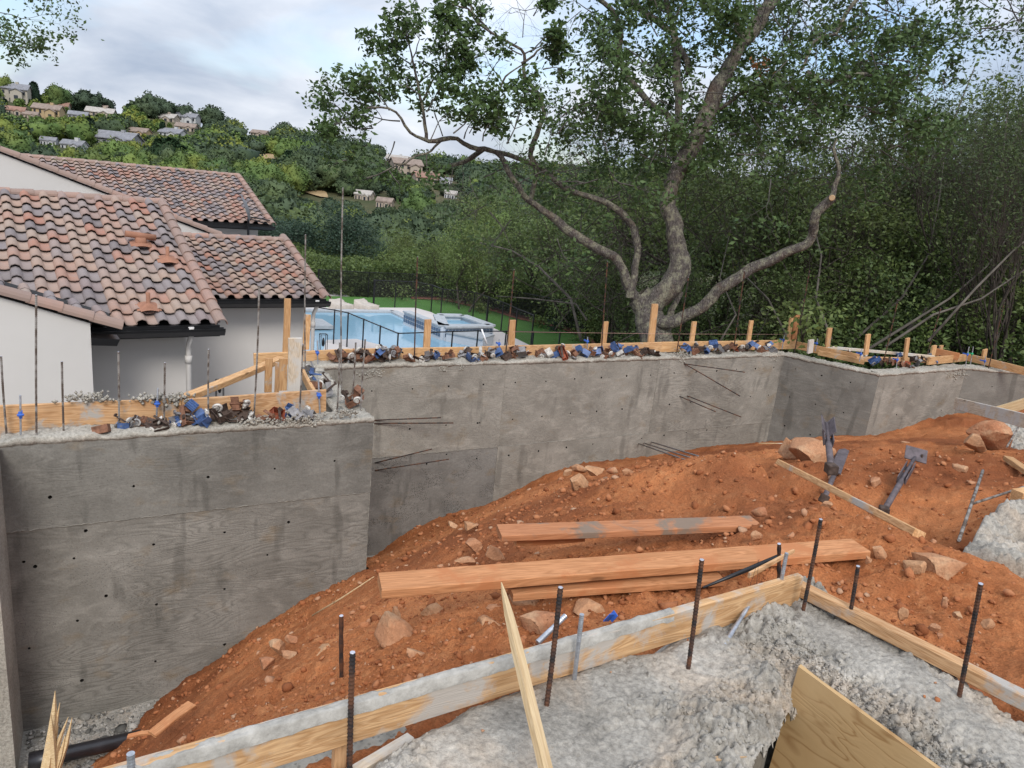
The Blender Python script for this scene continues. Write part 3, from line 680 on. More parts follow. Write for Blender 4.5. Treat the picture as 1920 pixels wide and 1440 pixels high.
Fq = np.stack([i*na+j, (i+1)*na+j, (i+1)*na+j+1, i*na+j+1], -1).reshape(-1, 4)[:, ::-1]
ok = (inside(X, Y, PIT) & ~((X < 2.72) & (X > 0.95) & (Y < 1.62)) & ~((X < 2.72) & (Y < 1.25))).ravel(); Fq = Fq[ok[Fq].all(1) & (Z.ravel()[Fq].max(1) > -3.65)]
me_dirt = fast_mesh('dirt_mound', np.stack([X, Y, Z], -1).reshape(-1, 3), Fq, m['red_dirt'], smooth=True)
tag(link('dirt_mound', me_dirt), kind='structure')
# pit floor
mb = MB(); g = 60; xs = np.linspace(-0.9, 3.4, g); ys = np.linspace(0.5, 8.9, g*2)
XX, YY = np.meshgrid(xs, ys, indexing='ij'); ZZ = ZF+0.03*fbm(XX, YY, 4, 4, 8)
a, b = np.meshgrid(np.arange(g-1), np.arange(2*g-1), indexing='ij'); n2_ = 2*g
tag(link('pit_floor', fast_mesh('pit_floor', np.stack([XX, YY, ZZ], -1).reshape(-1, 3), np.stack([a*n2_+b, (a+1)*n2_+b, (a+1)*n2_+b+1, a*n2_+b+1], -1).reshape(-1, 4), m['rough_concrete'], smooth=True)), kind='structure')

# ---- loose stones as stuff
def rock_shape(seed, sub=1, jag=0.25):
    bm = bmesh.new(); bmesh.ops.create_icosphere(bm, subdivisions=sub, radius=1.0); r_ = random.Random(seed)
    planes = [(Vector((r_.gauss(0,1), r_.gauss(0,1), r_.gauss(0,1))).normalized(), r_.uniform(0.45, 0.8)) for _ in range(9)]
    for v_ in bm.verts:
        for n_, d_ in planes:
            k = v_.co.dot(n_)-d_
            if k > 0: v_.co -= n_*k
        v_.co *= 1+r_.uniform(-jag, jag)*0.25
    V = np.array([v_.co[:] for v_ in bm.verts]); Fa = np.array([[q.index for q in f.verts] for f in bm.faces]); bm.free(); return V, Fa
SH = [rock_shape(k, 1, 0.5) for k in range(10)]
def scatter(name, xs, ys, zs, sizes, mat, seed, label=None):
    r_ = np.random.default_rng(seed); V = []; Fa = []; off = 0
    for x, y, z, s in zip(xs, ys, zs, sizes):
        v0, f0 = SH[r_.integers(10)]; M3 = rotm(*r_.uniform(0, 6.28, 3)); sc = s*np.array([1, r_.uniform(.6, 1), r_.uniform(.4, .8)])
        v1 = v0@M3.T*sc*1.0; v1 = v1@rotm(r_.normal()*.3, r_.normal()*.3, r_.uniform(0, 6.28)).T+[x, y, z]; V.append(v1); Fa.append(f0+off); off += len(v0)
    o = link(name, fast_mesh(name, np.concatenate(V), np.concatenate(Fa), m[mat])); o['kind'] = 'stuff'; return o
def sample_dirt(n, rmin, rmax, seed, azr=(-6, 68), power=1.0):
    r_ = np.random.default_rng(seed); az = np.radians(r_.uniform(*azr, n)); rr = rmin*(rmax/rmin)**(r_.uniform(0, 1, n)**power); x = rr*np.sin(az); y = rr*np.cos(az)
    dens = vn(x*1.2, y*1.2, 31); ok = inside(x, y, PIT) & (r_.uniform(0, 1, n) < dens*1.3) & ~((x > 0.4) & (x < 2.85) & (y < 1.9)) & ~(y < 1.8)&(y>-1) | (inside(x, y, PIT) & (x > 2.95) & (r_.uniform(0, 1, n) < dens))
    return x[ok], y[ok]
x, y = sample_dirt(20000, 1.9, 9.5, 3); rr = np.hypot(x, y); sz = np.random.default_rng(5).lognormal(-0.1, 0.75, len(x))*0.005*np.clip(rr/2.6, 1, 2.2); sz = np.minimum(sz, .05)
z = dirt_z(x, y); k = z > -3.3; scatter('loose_stones', x[k], y[k], z[k]+sz[k]*0.25, sz[k], 'pebble', 11)
x = np.random.default_rng(8).uniform(-.75, .8, 3400); y = np.random.default_rng(9).uniform(4.6, 6.62, 3400); sz = np.random.default_rng(10).lognormal(0, .5, 3400)*.018
scatter('loose_gravel', x, y, ZF+0*x+.01, sz, 'gravel', 12)

# ================================================================== NEAR WALL TOP WITH ITS FORMS
def basis_from(x, up):
    x = np.array(x, float); x /= np.linalg.norm(x); y = np.cross(np.array(up, float), x); y /= np.linalg.norm(y); return x, y, np.cross(x, y)
def set_frame(o, c, x, y, z):
    o.matrix_basis = Matrix(((x[0], y[0], z[0], c[0]), (x[1], y[1], z[1], c[1]), (x[2], y[2], z[2], c[2]), (0, 0, 0, 1)))
def plank(name, p0, p1, w, h, mat='new_wood', up=(0, 0, 1), parent=None, label=None, cat=None, group=None, ch=0.004, warp=0.004):
    """board: axis p0-p1, w = size sideways, h = size along up; slightly worn and bowed"""
    p0 = np.array(p0, float); p1 = np.array(p1, float); L = np.linalg.norm(p1-p0); x, y, z = basis_from(p1-p0, up)
    n = max(2, int(L/0.12)); V = []; Fs = []; c = min(ch, w*.2, h*.2); ph = random.uniform(0, 6)
    ring = [(-w/2+c, -h/2), (w/2-c, -h/2), (w/2, -h/2+c), (w/2, h/2-c), (w/2-c, h/2), (-w/2+c, h/2), (-w/2, h/2-c), (-w/2, -h/2+c)]
    for k in range(n+1):
        t = k/n; bx = warp*sin(t*pi+ph)
        for (a, b) in ring: V.append(((t-.5)*L+random.uniform(-1, 1)*(0.003 if k in (0, n) else 0), a+bx+random.uniform(-1, 1)*.0008, b+bx*.6+random.uniform(-1, 1)*.0008))
    for k in range(n):
        for q in range(8): Fs.append((k*8+q, k*8+(q+1) % 8, (k+1)*8+(q+1) % 8, (k+1)*8+q)[::-1])
    Fs.append(tuple(range(8))); Fs.append(tuple(n*8+q for q in range(8))[::-1])
    mb = MB(); mb.add(V, Fs, 0); me = mb.mesh(name, m[mat]); o = link(name, me, parent, True); set_frame(o, (p0+p1)/2, x, y, z)
    me.flip_normals() if False else None
    return tag(o, label, cat, group)

# ---- concrete block under the rough top
nw_ = empty('near_foundation_wall', (1.5, 1.6, -0.6), 'lumpy freshly poured concrete corner in the foreground, rebar standing in its rough top', 'concrete wall')
mb = MB(); mb.prism([(-.5, 0.95, -1.6), (1.45, 1.16, -1.6), (2.17, 1.50, -1.6), (2.17, 1.93, -1.6), (-.5, 1.93, -1.6)], (0, 0, 1.42)); mb.box((2.49, 0.40, -0.95), (0.52, 3.08, 1.5)); o = mb.build('wall_body', m['formed_concrete'], nw_)
def edge_front(x): return np.interp(x, [-1, 0.3, 0.61, 1.0, 1.53, 1.96, 2.25, 2.75, 3.2], [1.2, 1.42, 1.62, 1.80, 1.80, 1.82, 1.90, 1.96, 1.96])
def edge_inner(x): return np.interp(x, [0, 1.55, 1.66, 1.92, 2.2], [0.9, 1.0, 1.22, 1.33, 1.46])
def slab_z(x, y):
    rz = np.clip(fbm(x, y, 2.1, 3, 5)*3+0.55, 0, 1)
    # smoother troweled zones around the middle of each strip
    sm = np.clip((np.exp(-((x-1.75)/.35)**2-((y-1.62)/.16)**2)+np.exp(-((x-2.55)/.16)**2)*np.clip((1.75-y)*2+.6, 0, 1))*1.2, 0, .93)
    rz = np.clip(rz*(1-sm)+0.06, 0.06, 1)
    # slump along the plywood, rougher and lower
    sl_ = np.exp(-((x-2.27)/.13)**2)*np.clip((1.85-y)*2.5, 0, 1); rz = np.clip(rz+sl_, 0, 1.15)
    wx = x+0.004*fbm(x, y, 22, 2, 70); wy = y+0.004*fbm(x, y, 22, 2, 71)
    ball = lambda sc, sd: np.sqrt(np.clip(.50-worley(wx, wy, sc, sd)**2, 0, 1))-.4
    z = 0.02*fbm(x, y, 2.5, 3, 9)+rz*(0.085*ball(15, 1)*vn(x*5, y*5, 8)+0.045*ball(32, 2)+0.024*ball(66, 3))+rz*0.07*fbm(x, y, 7, 3, 19)
    z = z+0.0035*fbm(x, y, 60, 2, 12)
    z = z-0.085*sl_*(0.6+0.8*vn(x*7, y*7, 44))
    ff = edge_front(x)+0.05*fbm(x, x*0, 5, 3, 4)
    z = z-np.clip((y-ff+0.08)/0.13, 0, 3)**1.5*0.12
    fi = edge_inner(x)
    z = z-np.where(x < 2.2, np.clip((fi+0.10-y)/0.14, 0, 3)**1.6*0.10, 0)
    return z
st = 0.0048
xs = np.arange(0.25, 2.755, st); ys = np.arange(0.62, 2.02, st)
X, Y = np.meshgrid(xs, ys, indexing='ij'); Z = slab_z(X, Y)
X2 = X+0.004*fbm(X, Y, 30, 2, 33); Y2 = Y+0.004*fbm(X, Y, 30, 2, 34)
a, b = np.meshgrid(np.arange(len(xs)-1), np.arange(len(ys)-1), indexing='ij'); q_ = len(ys)
Fq = np.stack([a*q_+b, (a+1)*q_+b, (a+1)*q_+b+1, a*q_+b+1], -1).reshape(-1, 4)
ok = (Z > -0.5) & (Y > -1) & ((X > 2.224) | (Y > edge_inner(X)-0.03)) & (Y < edge_front(X)+0.22)
Fq = Fq[ok.ravel()[Fq].all(1)]
link('rough_top', fast_mesh('rough_top', np.stack([X2, Y2, Z], -1).reshape(-1, 3), Fq, m['rough_concrete'], smooth=True), nw_)
# clinging clumps of mortar
r_ = np.random.default_rng(4); n = 13000; x = np.r_[r_.uniform(.5, 2.2, n//2), r_.normal(2.3, .07, n//2)]; y = np.r_[r_.uniform(1.25, 1.95, n//2), r_.uniform(.7, 1.7, n//2)]
ok = ((x > 2.23) | (y > edge_inner(x))) & (y < edge_front(x)) & (x < 2.7); ok &= (r_.random(n//2*2) < np.clip(fbm(x, y, 2.1, 3, 5)*3+.35+1.2*np.exp(-((x-2.27)/.13)**2), .03, 1)*(1-.93*np.clip(np.exp(-((x-1.75)/.35)**2-((y-1.62)/.16)**2)+np.exp(-((x-2.58)/.15)**2), 0, 1))); x = x[ok]; y = y[ok]; sz = r_.lognormal(0, .5, len(x))*.0052
o = scatter('mortar_crumbs', x, y, slab_z(x, y), sz, 'rough_concrete', 77)
# red clods dropped on the concrete
x = np.array([2.52, 2.49, 2.6, 1.9, 1.5, .95]); y = np.array([1.14, 1.17, 1.2, 1.75, 1.7, 1.6]); scatter('fallen_dirt', x, y, slab_z(x, y)+.004, np.array([.017, .008, .008, .007, .006, .008]), 'pebble', 78)

# ---- form boards
def topedge(pxa, pxb, z): return onz(*pxa, z), onz(*pxb, z)
zt = 0.115
a_ = onz(1000, 1192, zt); yb = a_[1]
b0 = np.array((-0.25, yb-0.03, zt-0.07)); b1 = np.array((2.52, yb+0.01, zt-0.07))
q0 = onz(260, 1432, zt); q1 = onz(1500, 1076, zt)
ff = plank('form_board', (q0[0]-.6, q0[1]+(q0[1]-q1[1])*.2, zt-.07), (q1[0], q1[1], zt-.07), 0.038, 0.14, 'crusted_form_wood', label='long front form board, its top edge crusted with grey concrete', cat='form board', group='boards of the near formwork', ch=.006)
lead = empty('x', (0, 0, 0)); bpy.data.objects.remove(lead)
# crust smeared along its top
n = 90; pts = []; r_ = np.random.default_rng(2); V = []; P0 = np.array((q0[0]-.6, q0[1], zt)); P1 = np.array((q1[0]-.75, q1[1], zt))
tt = np.linspace(0, 1, 260); yy = np.linspace(-1, 1, 9); T, W = np.meshgrid(tt, yy, indexing='ij'); d_ = P1-P0
XX = P0[0]+d_[0]*T; YY = q0[1]+(q1[1]-q0[1])*((XX-q0[0])/(q1[0]-q0[0]))+W*(0.0198+.002*fbm(XX, XX*0, 9, 3, 2)); hh = 0.006*(1-np.abs(W)**3)+0.009*fbm(XX, YY*3, 22, 4, 3)-.0045*(fbm(XX, YY, 3, 2, 8)+.35)
ZZ = zt+hh-0.03*(np.abs(W) == 1)-0.0; aa_, bb_ = np.meshgrid(np.arange(259), np.arange(8), indexing='ij')
cr_ = link('concrete_crust', fast_mesh('concrete_crust', np.stack([XX, YY, ZZ], -1).reshape(-1, 3), np.stack([aa_*9+bb_, (aa_+1)*9+bb_, (aa_+1)*9+bb_+1, aa_*9+bb_+1], -1).reshape(-1, 4), m['crust'], smooth=True)); 
cr_.parent = ff; cr_.matrix_parent_inverse = ff.matrix_basis.inverted()
# right hand board
r0 = onz(1480, 1088, .05); r1 = onz(1920, 1312, .05); dd = (r1-r0)
plank('form_board', (r0[0]+.01, r0[1]-.03, .040), (r1[0]+dd[0]*.5+.01, r1[1]+dd[1]*.5, .040), 0.050, 0.058, 'form_wood', label='narrow form board running down to the right edge of the photo', cat='form board', group='boards of the near formwork')
# short low board and stake at the bottom
q0 = onz(690, 1440, -.10); q1 = onz(768, 1383, -.08)
plank('form_board', (q0[0]-.2, q0[1]-.06, -.12), (q1[0], q1[1], -.10), .036, .07, 'grey_wood', label='short grey crusted board at the bottom edge, below the long front form board', cat='form board', group='boards of the near formwork')
q = onz(641, 1400, -.05); plank('wooden_stake', (q[0], q[1]+.03, -.5), (q[0], q[1]+.03, -.04), .038, .038, 'form_wood', up=(0, 1, 0), label='stub of a small square stake at the bottom edge below the front board', cat='stake', group='small stakes of the near formwork')
# plywood sheet
P_ = [onz(1492, 1250, 0.0), onz(1795, 1440, -0.0)]
pl = MB(); A_ = np.array((2.198, P_[0][1], 0.0)); B_ = np.array((2.205, 0.2, 0.0)); lean = np.array((-.10, -.02, 0))
n = 14; V = []; Fs = []
for k in range(n+1):
    t = k/n; p = A_+(B_-A_)*t
    for (dx, z) in ((0, 0), (0.018, 0), (0.018, -1.2), (0, -1.2)):
        jz = random.uniform(-.002, .002) if z == 0 else 0
        V.append((p[0]+dx+lean[0]*(-z), p[1]+(random.uniform(-.003, .003) if k == 0 else 0)-(.02*(-z) if k == 0 else 0), z+jz))
for k in range(n): Fs += [tuple(k*4+c for c in (q, (q+1) % 4))+tuple((k+1)*4+c for c in ((q+1) % 4, q)) for q in range(4)]
Fs += [(0, 3, 2, 1), (n*4, n*4+1, n*4+2, n*4+3)]
pl.add(V, Fs); tag(pl.build('plywood_sheet', m['plywood']), 'honey-coloured plywood sheet standing on edge against the rough concrete, bottom right', 'plywood sheet')

# tapered pointed stake in front
p0 = onz(1022, 1440, .0); tip = np.array(ony(940, 1092, 1.88)); base = np.array(ony(1030, 1470, 1.22))
x, y, z = basis_from(tip-base, (0, -1, .3)); L = np.linalg.norm(tip-base); mb = MB(); prof = [(0, .0165), (.62, .0165), (.8, .013), (.93, .007), (1, .0016)]
V = []; Fs = []
for t, h in prof:
    for (a, b) in ((-1, -.6), (1, -.6), (1, .6), (-1, .6)): V.append(((t-.5)*L, a*h, b*h))
for k in range(len(prof)-1): Fs += [(k*4+q, (k+1)*4+q, (k+1)*4+(q+1) % 4, k*4+(q+1) % 4) for q in range(4)]
Fs += [(0, 1, 2, 3), tuple(4*(len(prof)-1)+q for q in (3, 2, 1, 0))]
mb.add(V, Fs); o = mb.build('pointed_stake', m['pale_wood']); set_frame(o, (tip+base)/2, x, y, z); tag(o, 'long sharpened wooden stake leaning across the front form board', 'stake')

# ---- rebar
def rebar_mesh(p0, p1, r=0.0078, mats=('rebar_steel',), tip=True, name='rebar', nseg=6, pitch=0.013, maxring=150, bend=None):
    p0 = np.array(p0, float); p1 = np.array(p1, float); L = np.linalg.norm(p1-p0); n = int(L/pitch*2); mb = MB()
    if n > maxring*2: n = maxring*2
    pts = []; rad = []
    bx = np.cross(p1-p0, (0.3, 1, 0.1)); bx /= np.linalg.norm(bx); am = random.uniform(-.006, .006)*L if bend is None else bend
    for k in range(n+1):
        t = k/n; pts.append(p0+(p1-p0)*t+bx*am*sin(t*pi)); rad.append(r*(1.12 if k % 2 else 0.90))
    mb.tube(pts, rad, nseg, 0, True, False)
    if tip:
        d = (p1-p0)/L; mb.tube([p1, p1+d*.002], [r*.93, r*.93], nseg, 1)
    return mb.mesh(name, [m[mats[0]], m['cut_steel']])
REB = []
def rebar(base, top, label, group, mat='rebar_steel', r=0.0078, **k):
    o = link('rebar', rebar_mesh(base, top, r, (mat,), **k)); tag(o, label, 'rebar', group); return o
G1 = 'rebar standing in the near rough concrete'
for (b, t, z0, lab, mt, r) in [((657, 1445), (661, 1224), -.08, 'rebar rising from the bottom edge, left of the pointed stake', 'rebar_steel', .0085),
        ((1025, 1322), (1051, 1102), 0, 'rebar close to the pointed stake, in the rough concrete', 'rebar_steel', .0085),
        ((1292, 1253), (1316, 1050), 0, 'rebar left of the lying grey bolt, in the middle of the rough concrete', 'rebar_steel', .0085),
        ((1506, 1145), (1539, 974), 0, 'tallest rebar of the near corner, crossing the end of the thick brown plank', 'rebar_steel', .0085),
        ((1593, 1167), (1609, 1062), 0, 'short smooth black bar with a grey foot against the narrow form board', 'rebar_steel', .0085),
        ((1801, 1307), (1839, 1095), 0, 'rightmost rebar, standing in front of the narrow form board', 'rebar_steel', .0085)]:
    B = onz(*b, z0); T = ony(*t, B[1]); B[2] -= .06; rebar(B, T, lab, G1, mt, r)
B = onz(643, 1256, -.5); rebar(B-[0, 0, .1], ony(640, 1155, B[1]), 'short black bar standing alone in the red dirt on the slope', 'bars standing in the dirt', 'rebar_steel', .010, maxring=4)
B = ony(1461, 1095, 1.98); rebar(B, ony(1461, 1020, 1.98), 'stub of a black bar behind the corner of the near forms', 'bars standing in the dirt', 'rebar_steel', .009, maxring=4)

# anchor bolts: rod, and the blue holder where it shows
def rod(p0, p1, r, mat='galvanised', n=10, name='rod', parent=None, thr=True):
    p0 = np.array(p0, float); p1 = np.array(p1, float); mb = MB(); L = np.linalg.norm(p1-p0); k = max(2, int(min(L*.35, .12)/.004)); pts = [p0]; rad = [r]
    for i in range(k): t = 1-(1-i/(k-1))*min(.35, .12/L); pts.append(p0+(p1-p0)*t); rad.append(r*(1.0 if i % 2 else .88))
    mb.tube(pts, rad, n, 0, True, False); return mb.build(name, m[mat], parent)
def anchor(base, top, label, group, holder=True, r=.008, mat='galvanised', hm='blue_plastic', hz=.62):
    e = empty('anchor_bolt', base, label, 'anchor bolt', group); base = np.array(base, float); top = np.array(top, float)
    rod(base-(top-base)*.2, top, r, mat, parent=e, name='threaded_rod')
    if holder:
        c = base+(top-base)*hz; mb = MB(); mb.tube([c-[0, 0, .03], c-[0, 0, .012], c-[0, 0, .008], c+[0, 0, .004], c+[0, 0, .010], c+[0, 0, .028]], [.012, .013, .024, .026, .014, .011], 12, 0, True, False)
        mb.box(c+[.0, .045, 0], (.016, .09, .022)); mb.box(c+[.0, .0, .012], (.03, .008, .022)); mb.build('holder', m[hm], e)
    return e
GA = 'anchor bolts of the near concrete'
B = onz(1077, 1272, 0); anchor(B, ony(1091, 1152, B[1]), 'galvanised bolt standing in the lumps right of the pointed stake', GA, False, .0085)
B = onz(1457, 1130, 0); anchor(B, ony(1475, 1037, B[1]), 'galvanised bolt at the inside corner where the two form boards meet', GA, False, .0085)
p0 = onz(1356, 1213, .015); p1 = onz(1407, 1130, .04); e = empty('anchor_bolt', p0, 'galvanised bolt lying flat on the smooth part of the rough concrete', 'anchor bolt', GA); rod(p0, p1, .009, parent=e, name='threaded_rod')
B = onz(245, 1500, .0); B[1] = 1.55; T = ony(245, 1413, 1.55); anchor((T[0], 1.55, T[2]-.3), T, 'top of a galvanised bolt showing at the bottom edge, lower left', GA, False, .009)
p0 = onz(1000, 1180, .0); p1 = onz(1062, 1150, .0); p0 = onz(1008, 1205, -.12); p1 = onz(1060, 1155, -.06)
e = empty('steel_rod', p0, 'grey rod end leaning on the boulder behind the front form board', 'rod'); rod(p0, p1, .012, parent=e, name='threaded_rod')
# inclined dark angle iron with splintered lath at the corner
p0 = onz(1318, 1102, .03); p1 = onz(1462, 1043, .10); x, y, z = basis_from(p1-p0, (0, 0, 1)); L = np.linalg.norm(p1-p0)
mb = MB(); mb.tube([p0, p0+(p1-p0)*.5, p1], [.005, .010, .012], 8); mb.tube([p1, p1+x*.004], [.0125, .0125], 8, 1); tag(mb.build('steel_bar', [m['black_metal'], m['cut_steel']]), 'black bar lying on the front form board near the corner', 'bar')
q0 = onz(1405, 1085, .09); q1 = onz(1490, 1036, .13); mb = MB(); mb.prism([q0, q0+[.0, .0, .025], q1+[0, 0, .012], q1], (0, .012, 0)); tag(mb.build('wood_splinter', m['form_wood']), 'brown splintered lath pointing right at the near corner', 'splinter')
mb = MB(); c = onz(1415, 1085, .12)
for s in (-1, 1): mb.tube([c+[-.012*s, 0, -.10], c+[-.018*s, 0, -.02], c+[-.004*s, 0, .07], c+[.004*s, 0, .09]], .0009, 4)
tag(mb.build('tie_wire', m['wire']), 'thin twisted tie wire looped over the front form board', 'wire')

# ================================================================== TIMBER LYING ON THE DIRT
GL = 'timber lying on the dirt mound'
def lying(pa, pb, za, zb, w, h, mat, label, name='timber', **k):
    A = onz(*pa, za); B = onz(*pb, zb); return plank(name, A, B, w, h, mat, label=label, cat='timber', group=GL, **k)
# thick brown plank (front) : axis through the middle of its top face
lying((712, 1100), (1612, 1027), -.14, -.09, .15, .045, 'red_dusted_wood', 'long thick reddish plank lying right across the mound in the centre')
lying((955, 1108), (1345, 1078), -.20, -.17, .14, .038, 'red_dusted_wood', 'reddish plank mostly hidden beneath the long thick one')
lying((935, 998), (1416, 982), -.28, -.26, .14, .04, 'muddy_wood', 'mud and concrete smeared plank lying behind the long thick one')
lying((962, 1010), (1090, 1002), -.36, -.36, .12, .038, 'red_dusted_wood', 'short board end poking from beneath the smeared plank')
q0 = onz(1462, 868, -.42); q1 = onz(1725, 1002, -.06); plank('timber', q0, q1, .07, .045, 'new_wood', up=(.25, -.2, 1), label='long clean light stud slanting down across the hollow with the steel braces', cat='timber', group=GL)
# pale boards at the right, bridging to the concrete
A = ond(1793, 756, 9.0); B = ond(1950, 797, 7.0); plank('timber', A, B, .038, .14, 'grey_wood', label='pale greyish board on edge reaching out from the far wall at right', cat='timber', group=GL)
A = ond(1868, 772, 8.6); B = ond(1945, 750, 8.4); plank('timber', A, B, .038, .12, 'pale_wood', label='pale board end passing behind the greyish board, right edge', cat='timber', group=GL)
A = onz(1890, 860, -.55); B = onz(1960, 905, -.5); plank('timber', A, B, .09, .05, 'new_wood', label='short light block sticking in at the right edge beside the boulder', cat='timber', group=GL)
A = onz(1905, 930, -.27); plank('timber', A, A+[.45, -.05, .02], .09, .09, 'new_wood', label='square cut post end at the right edge above the rough concrete', cat='timber', group=GL)
# steel rods crossed at right, and a lath
GS = 'thin bars lying about the mound'
def stick(pts, rad, mat, name, label, cat, group=None, n=6):
    mb = MB(); mb.tube(pts, rad, n); return tag(mb.build(name, m[mat]), label, cat, group)
stick([onz(1798, 1013, -.26), onz(1843, 882, -.22)], .011, 'dusty_rebar_steel', 'steel_rod', 'rod leaning up beside the rough concrete patch, right', 'rod', GS)
stick([onz(1822, 945, -.38), onz(1930, 910, -.30)], .010, 'dusty_rebar_steel', 'steel_rod', 'rod running to the right edge, end resting against the leaning rod', 'rod', GS)
stick([onz(1888, 838, -.52), onz(1925, 775, -.42)], .010, 'dusty_rebar_steel', 'steel_rod', 'rusty rod leaning at the boulder by the far right', 'rod', GS)
for k, (a, b) in enumerate([((1198, 832), (1330, 878)), ((1208, 831), (1345, 874)), ((1222, 829), (1352, 868))]):
    A = ony(*a, YB-.02); q = onz(*b, -1.05); stick([A, q], .010, 'grey_steel', 'steel_rod', ['lowest of the three grey rods leaning from the wall onto the dirt', 'middle one of the three grey rods leaning on the dirt', 'topmost of the three grey rods leaning on the dirt'][k], 'rod', GS)
stick([onz(1422, 834, -1.05)+[0, 0, .02], onz(1492, 835, -1.02)+[0, 0, .02]], .006, 'pale_wood', 'lath', 'thin pale lath on the crest behind the angular rock', 'lath')
stick([onz(585, 1168, -1.55)+[0, 0, .06], onz(640, 1140, -1.35)+[0, 0, .08], onz(700, 1103, -1.15)+[0, 0, .09]], [.005, .006, .003], 'pale_wood', 'twig', 'straight pale twig on the slope beside the left wall end', 'twig')
stick([onz(455, 1328, -1.15)+[0, 0, .03], onz(490, 1318, -1.05)+[0, 0, .04], onz(530, 1265, -1.2)+[0, 0, .05]], [.008, .012, .003], 'branch_bark', 'root', 'brown curved root lying on the lower slope', 'root')
stick([onz(600, 1282, -.68)+[0, 0, .02], onz(660, 1252, -.62)+[0, 0, .03]], .004, 'black_metal', 'wire_piece', 'thin black wire near the foot of the short black bar', 'wire')
# thin scraps of board on the lower slope
for (a, b, z, w, lab) in [((285, 1388), (360, 1335), -1.75, .07, 'split pale offcut lying on the slope at lower left'), ((240, 1390), (285, 1388), -2.1, .03, 'small dusty stick under the split offcut'), ((405, 1365), (435, 1348), -1.2, .05, 'tiny dusty offcut left of the form board')]:
    A = onz(*a, z)+[0, 0, .04]; B = onz(*b, z)+[0, 0, .06]; plank('wood_offcut', A, B, w, .02, 'red_dusted_wood', label=lab, cat='offcut')
A = onz(1318, 1427, .01); B = onz(1400, 1420, .012); mb = MB(); mb.prism([A, A+(B-A)*.4+[0, .012, 0], B, A+(B-A)*.5-[0, .008, 0]], (0, 0, .004)); tag(mb.build('wood_splinter', m['cut_wood']), 'small orange splinter on the rough concrete at the bottom', 'splinter')

# splintered stick and black pipe in the pit corner, bottom left
e = empty('splintered_stick', (-.35, 5.2, ZF), 'shattered upright piece of raw wood standing in the pit corner, bottom left', 'broken wood')
P0 = onz(92, 1470, -3.2); mb = MB(); tops = [(103, 1300), (112, 1322), (128, 1345), (122, 1382), (135, 1352), (96, 1330)]
for k, t in enumerate(tops):
    T = ony(*t, P0[1]); b = P0+[k*.014-.03, random.uniform(-.02, .02), 0]; T = T+[0, random.uniform(-.05, .05), 0]; mid = b+(T-b)*.6+[random.uniform(-.02, .02), 0, 0]; r0_ = (.05 if k == 0 else .028); mb.tube([b, mid, T], [r0_, r0_*.7, .002], 4, 0, True, False)
mb.build('shaft', m['pale_wood'], e)
A = onz(95, 1420, -3.33); B = onz(205, 1395, -3.33); d_ = (B-A)/np.linalg.norm(B-A)
e = empty('drain_pipe', A, 'fat black plastic pipe running under the foot of the dirt slope, bottom left', 'pipe'); mb = MB(); mb.tube([A-d_*.15, A, A+d_*.02, A+d_*.12, A+d_*.13, B+d_*1.2], [.075, .075, .065, .065, .062, .062], 20); mb.build('barrel', m['black_pipe'], e)

# steel shore braces
def brace(tip, foot, label, flat, flip=1):
    """adjustable wall brace: plate or angle head, slotted channel, tube, foot"""
    tip = np.array(tip, float); foot = np.array(foot, float); e = empty('wall_brace', foot, label, 'steel brace', 'steel wall braces lying in the dirt'); x, y, z = basis_from(tip-foot, (0, 0, 1)); L = np.linalg.norm(tip-foot); Mx = np.array([x, y, z]).T
    P = lambda t, b=0, c=0: foot+x*L*t+y*b+z*c
    if flat:
        mb = MB(); mb.box(P(.97, 0, .03), (.15, .19, .012), Mx@rotm(.15, -.55, .2), ch=.002); mb.build('head_plate', m['brace_paint'], e)
        mb = MB(); mb.tube([P(.97, -.05, .045), P(.97, -.05, .01)], .010, 8); mb.build('bolt', m['dark_rust'], e)
    else:
        mb = MB(); mb.box(P(.83, -.028, .03), (L*.34, .008, .085), Mx@rotm(.6, 0, 0)); mb.box(P(.83, .028, .03), (L*.34, .008, .085), Mx@rotm(-.6, 0, 0)); mb.build('angle_head', m['brace_paint'], e)
    mb = MB()
    for s in (-1, 1): mb.box(P(.66, .034*s, .01), (L*.30, .007, .06), Mx)
    mb.box(P(.60, 0, -.012), (L*.16, .065, .007), Mx); mb.box(P(.76, 0, -.012), (L*.06, .065, .007), Mx); mb.build('slotted_channel', m['brace_paint'], e)
    mb = MB(); mb.tube([P(.02), P(.5), P(.56), P(.95, 0, .01)], [.026, .026, .018, .016], 12); mb.build('tube', m['brace_paint'], e)
    mb = MB(); mb.box(P(.03, 0, .0), (.10, .075, .075), Mx@rotm(0, .2, .3), ch=.006); mb.build('foot', m['dark_rust'], e)
brace(onz(1716, 862, -.50)+[0, 0, .04], onz(1655, 962, -.66), 'steel brace with a square head plate, lying to the right of the light stud', True)
T = onz(1549, 795, -.86)+[0, 0, .02]; brace(ond(1549, 792, 6.3), ond(1559, 882, 5.55), 'steel brace standing steeply out of the dirt against the angular rock', False)
T = onz(1583, 848, -.70)+[0, 0, .03]; e = empty('wall_brace', T, 'steel brace half hidden under the light stud, tapered blade pointing up', 'steel brace', 'steel wall braces lying in the dirt')
Fo = onz(1545, 935, -.55); x, y, z = basis_from(T-Fo, (0, 0, 1)); L = np.linalg.norm(T-Fo); Mx = np.array([x, y, z]).T
mb = MB(); c = [T+y*.002, T+y*.05-x*.1, T+y*.05-x*L*.52, T-y*.05-x*L*.55, T-y*.045-x*.06]; mb.prism(c, z*.012); mb.prism([T+y*.05-x*.1, T+y*.05-x*L*.52, T+y*.05-x*L*.52-z*.05, T+y*.05-x*.1-z*.05], y*.008); mb.build('blade', m['brace_paint'], e)
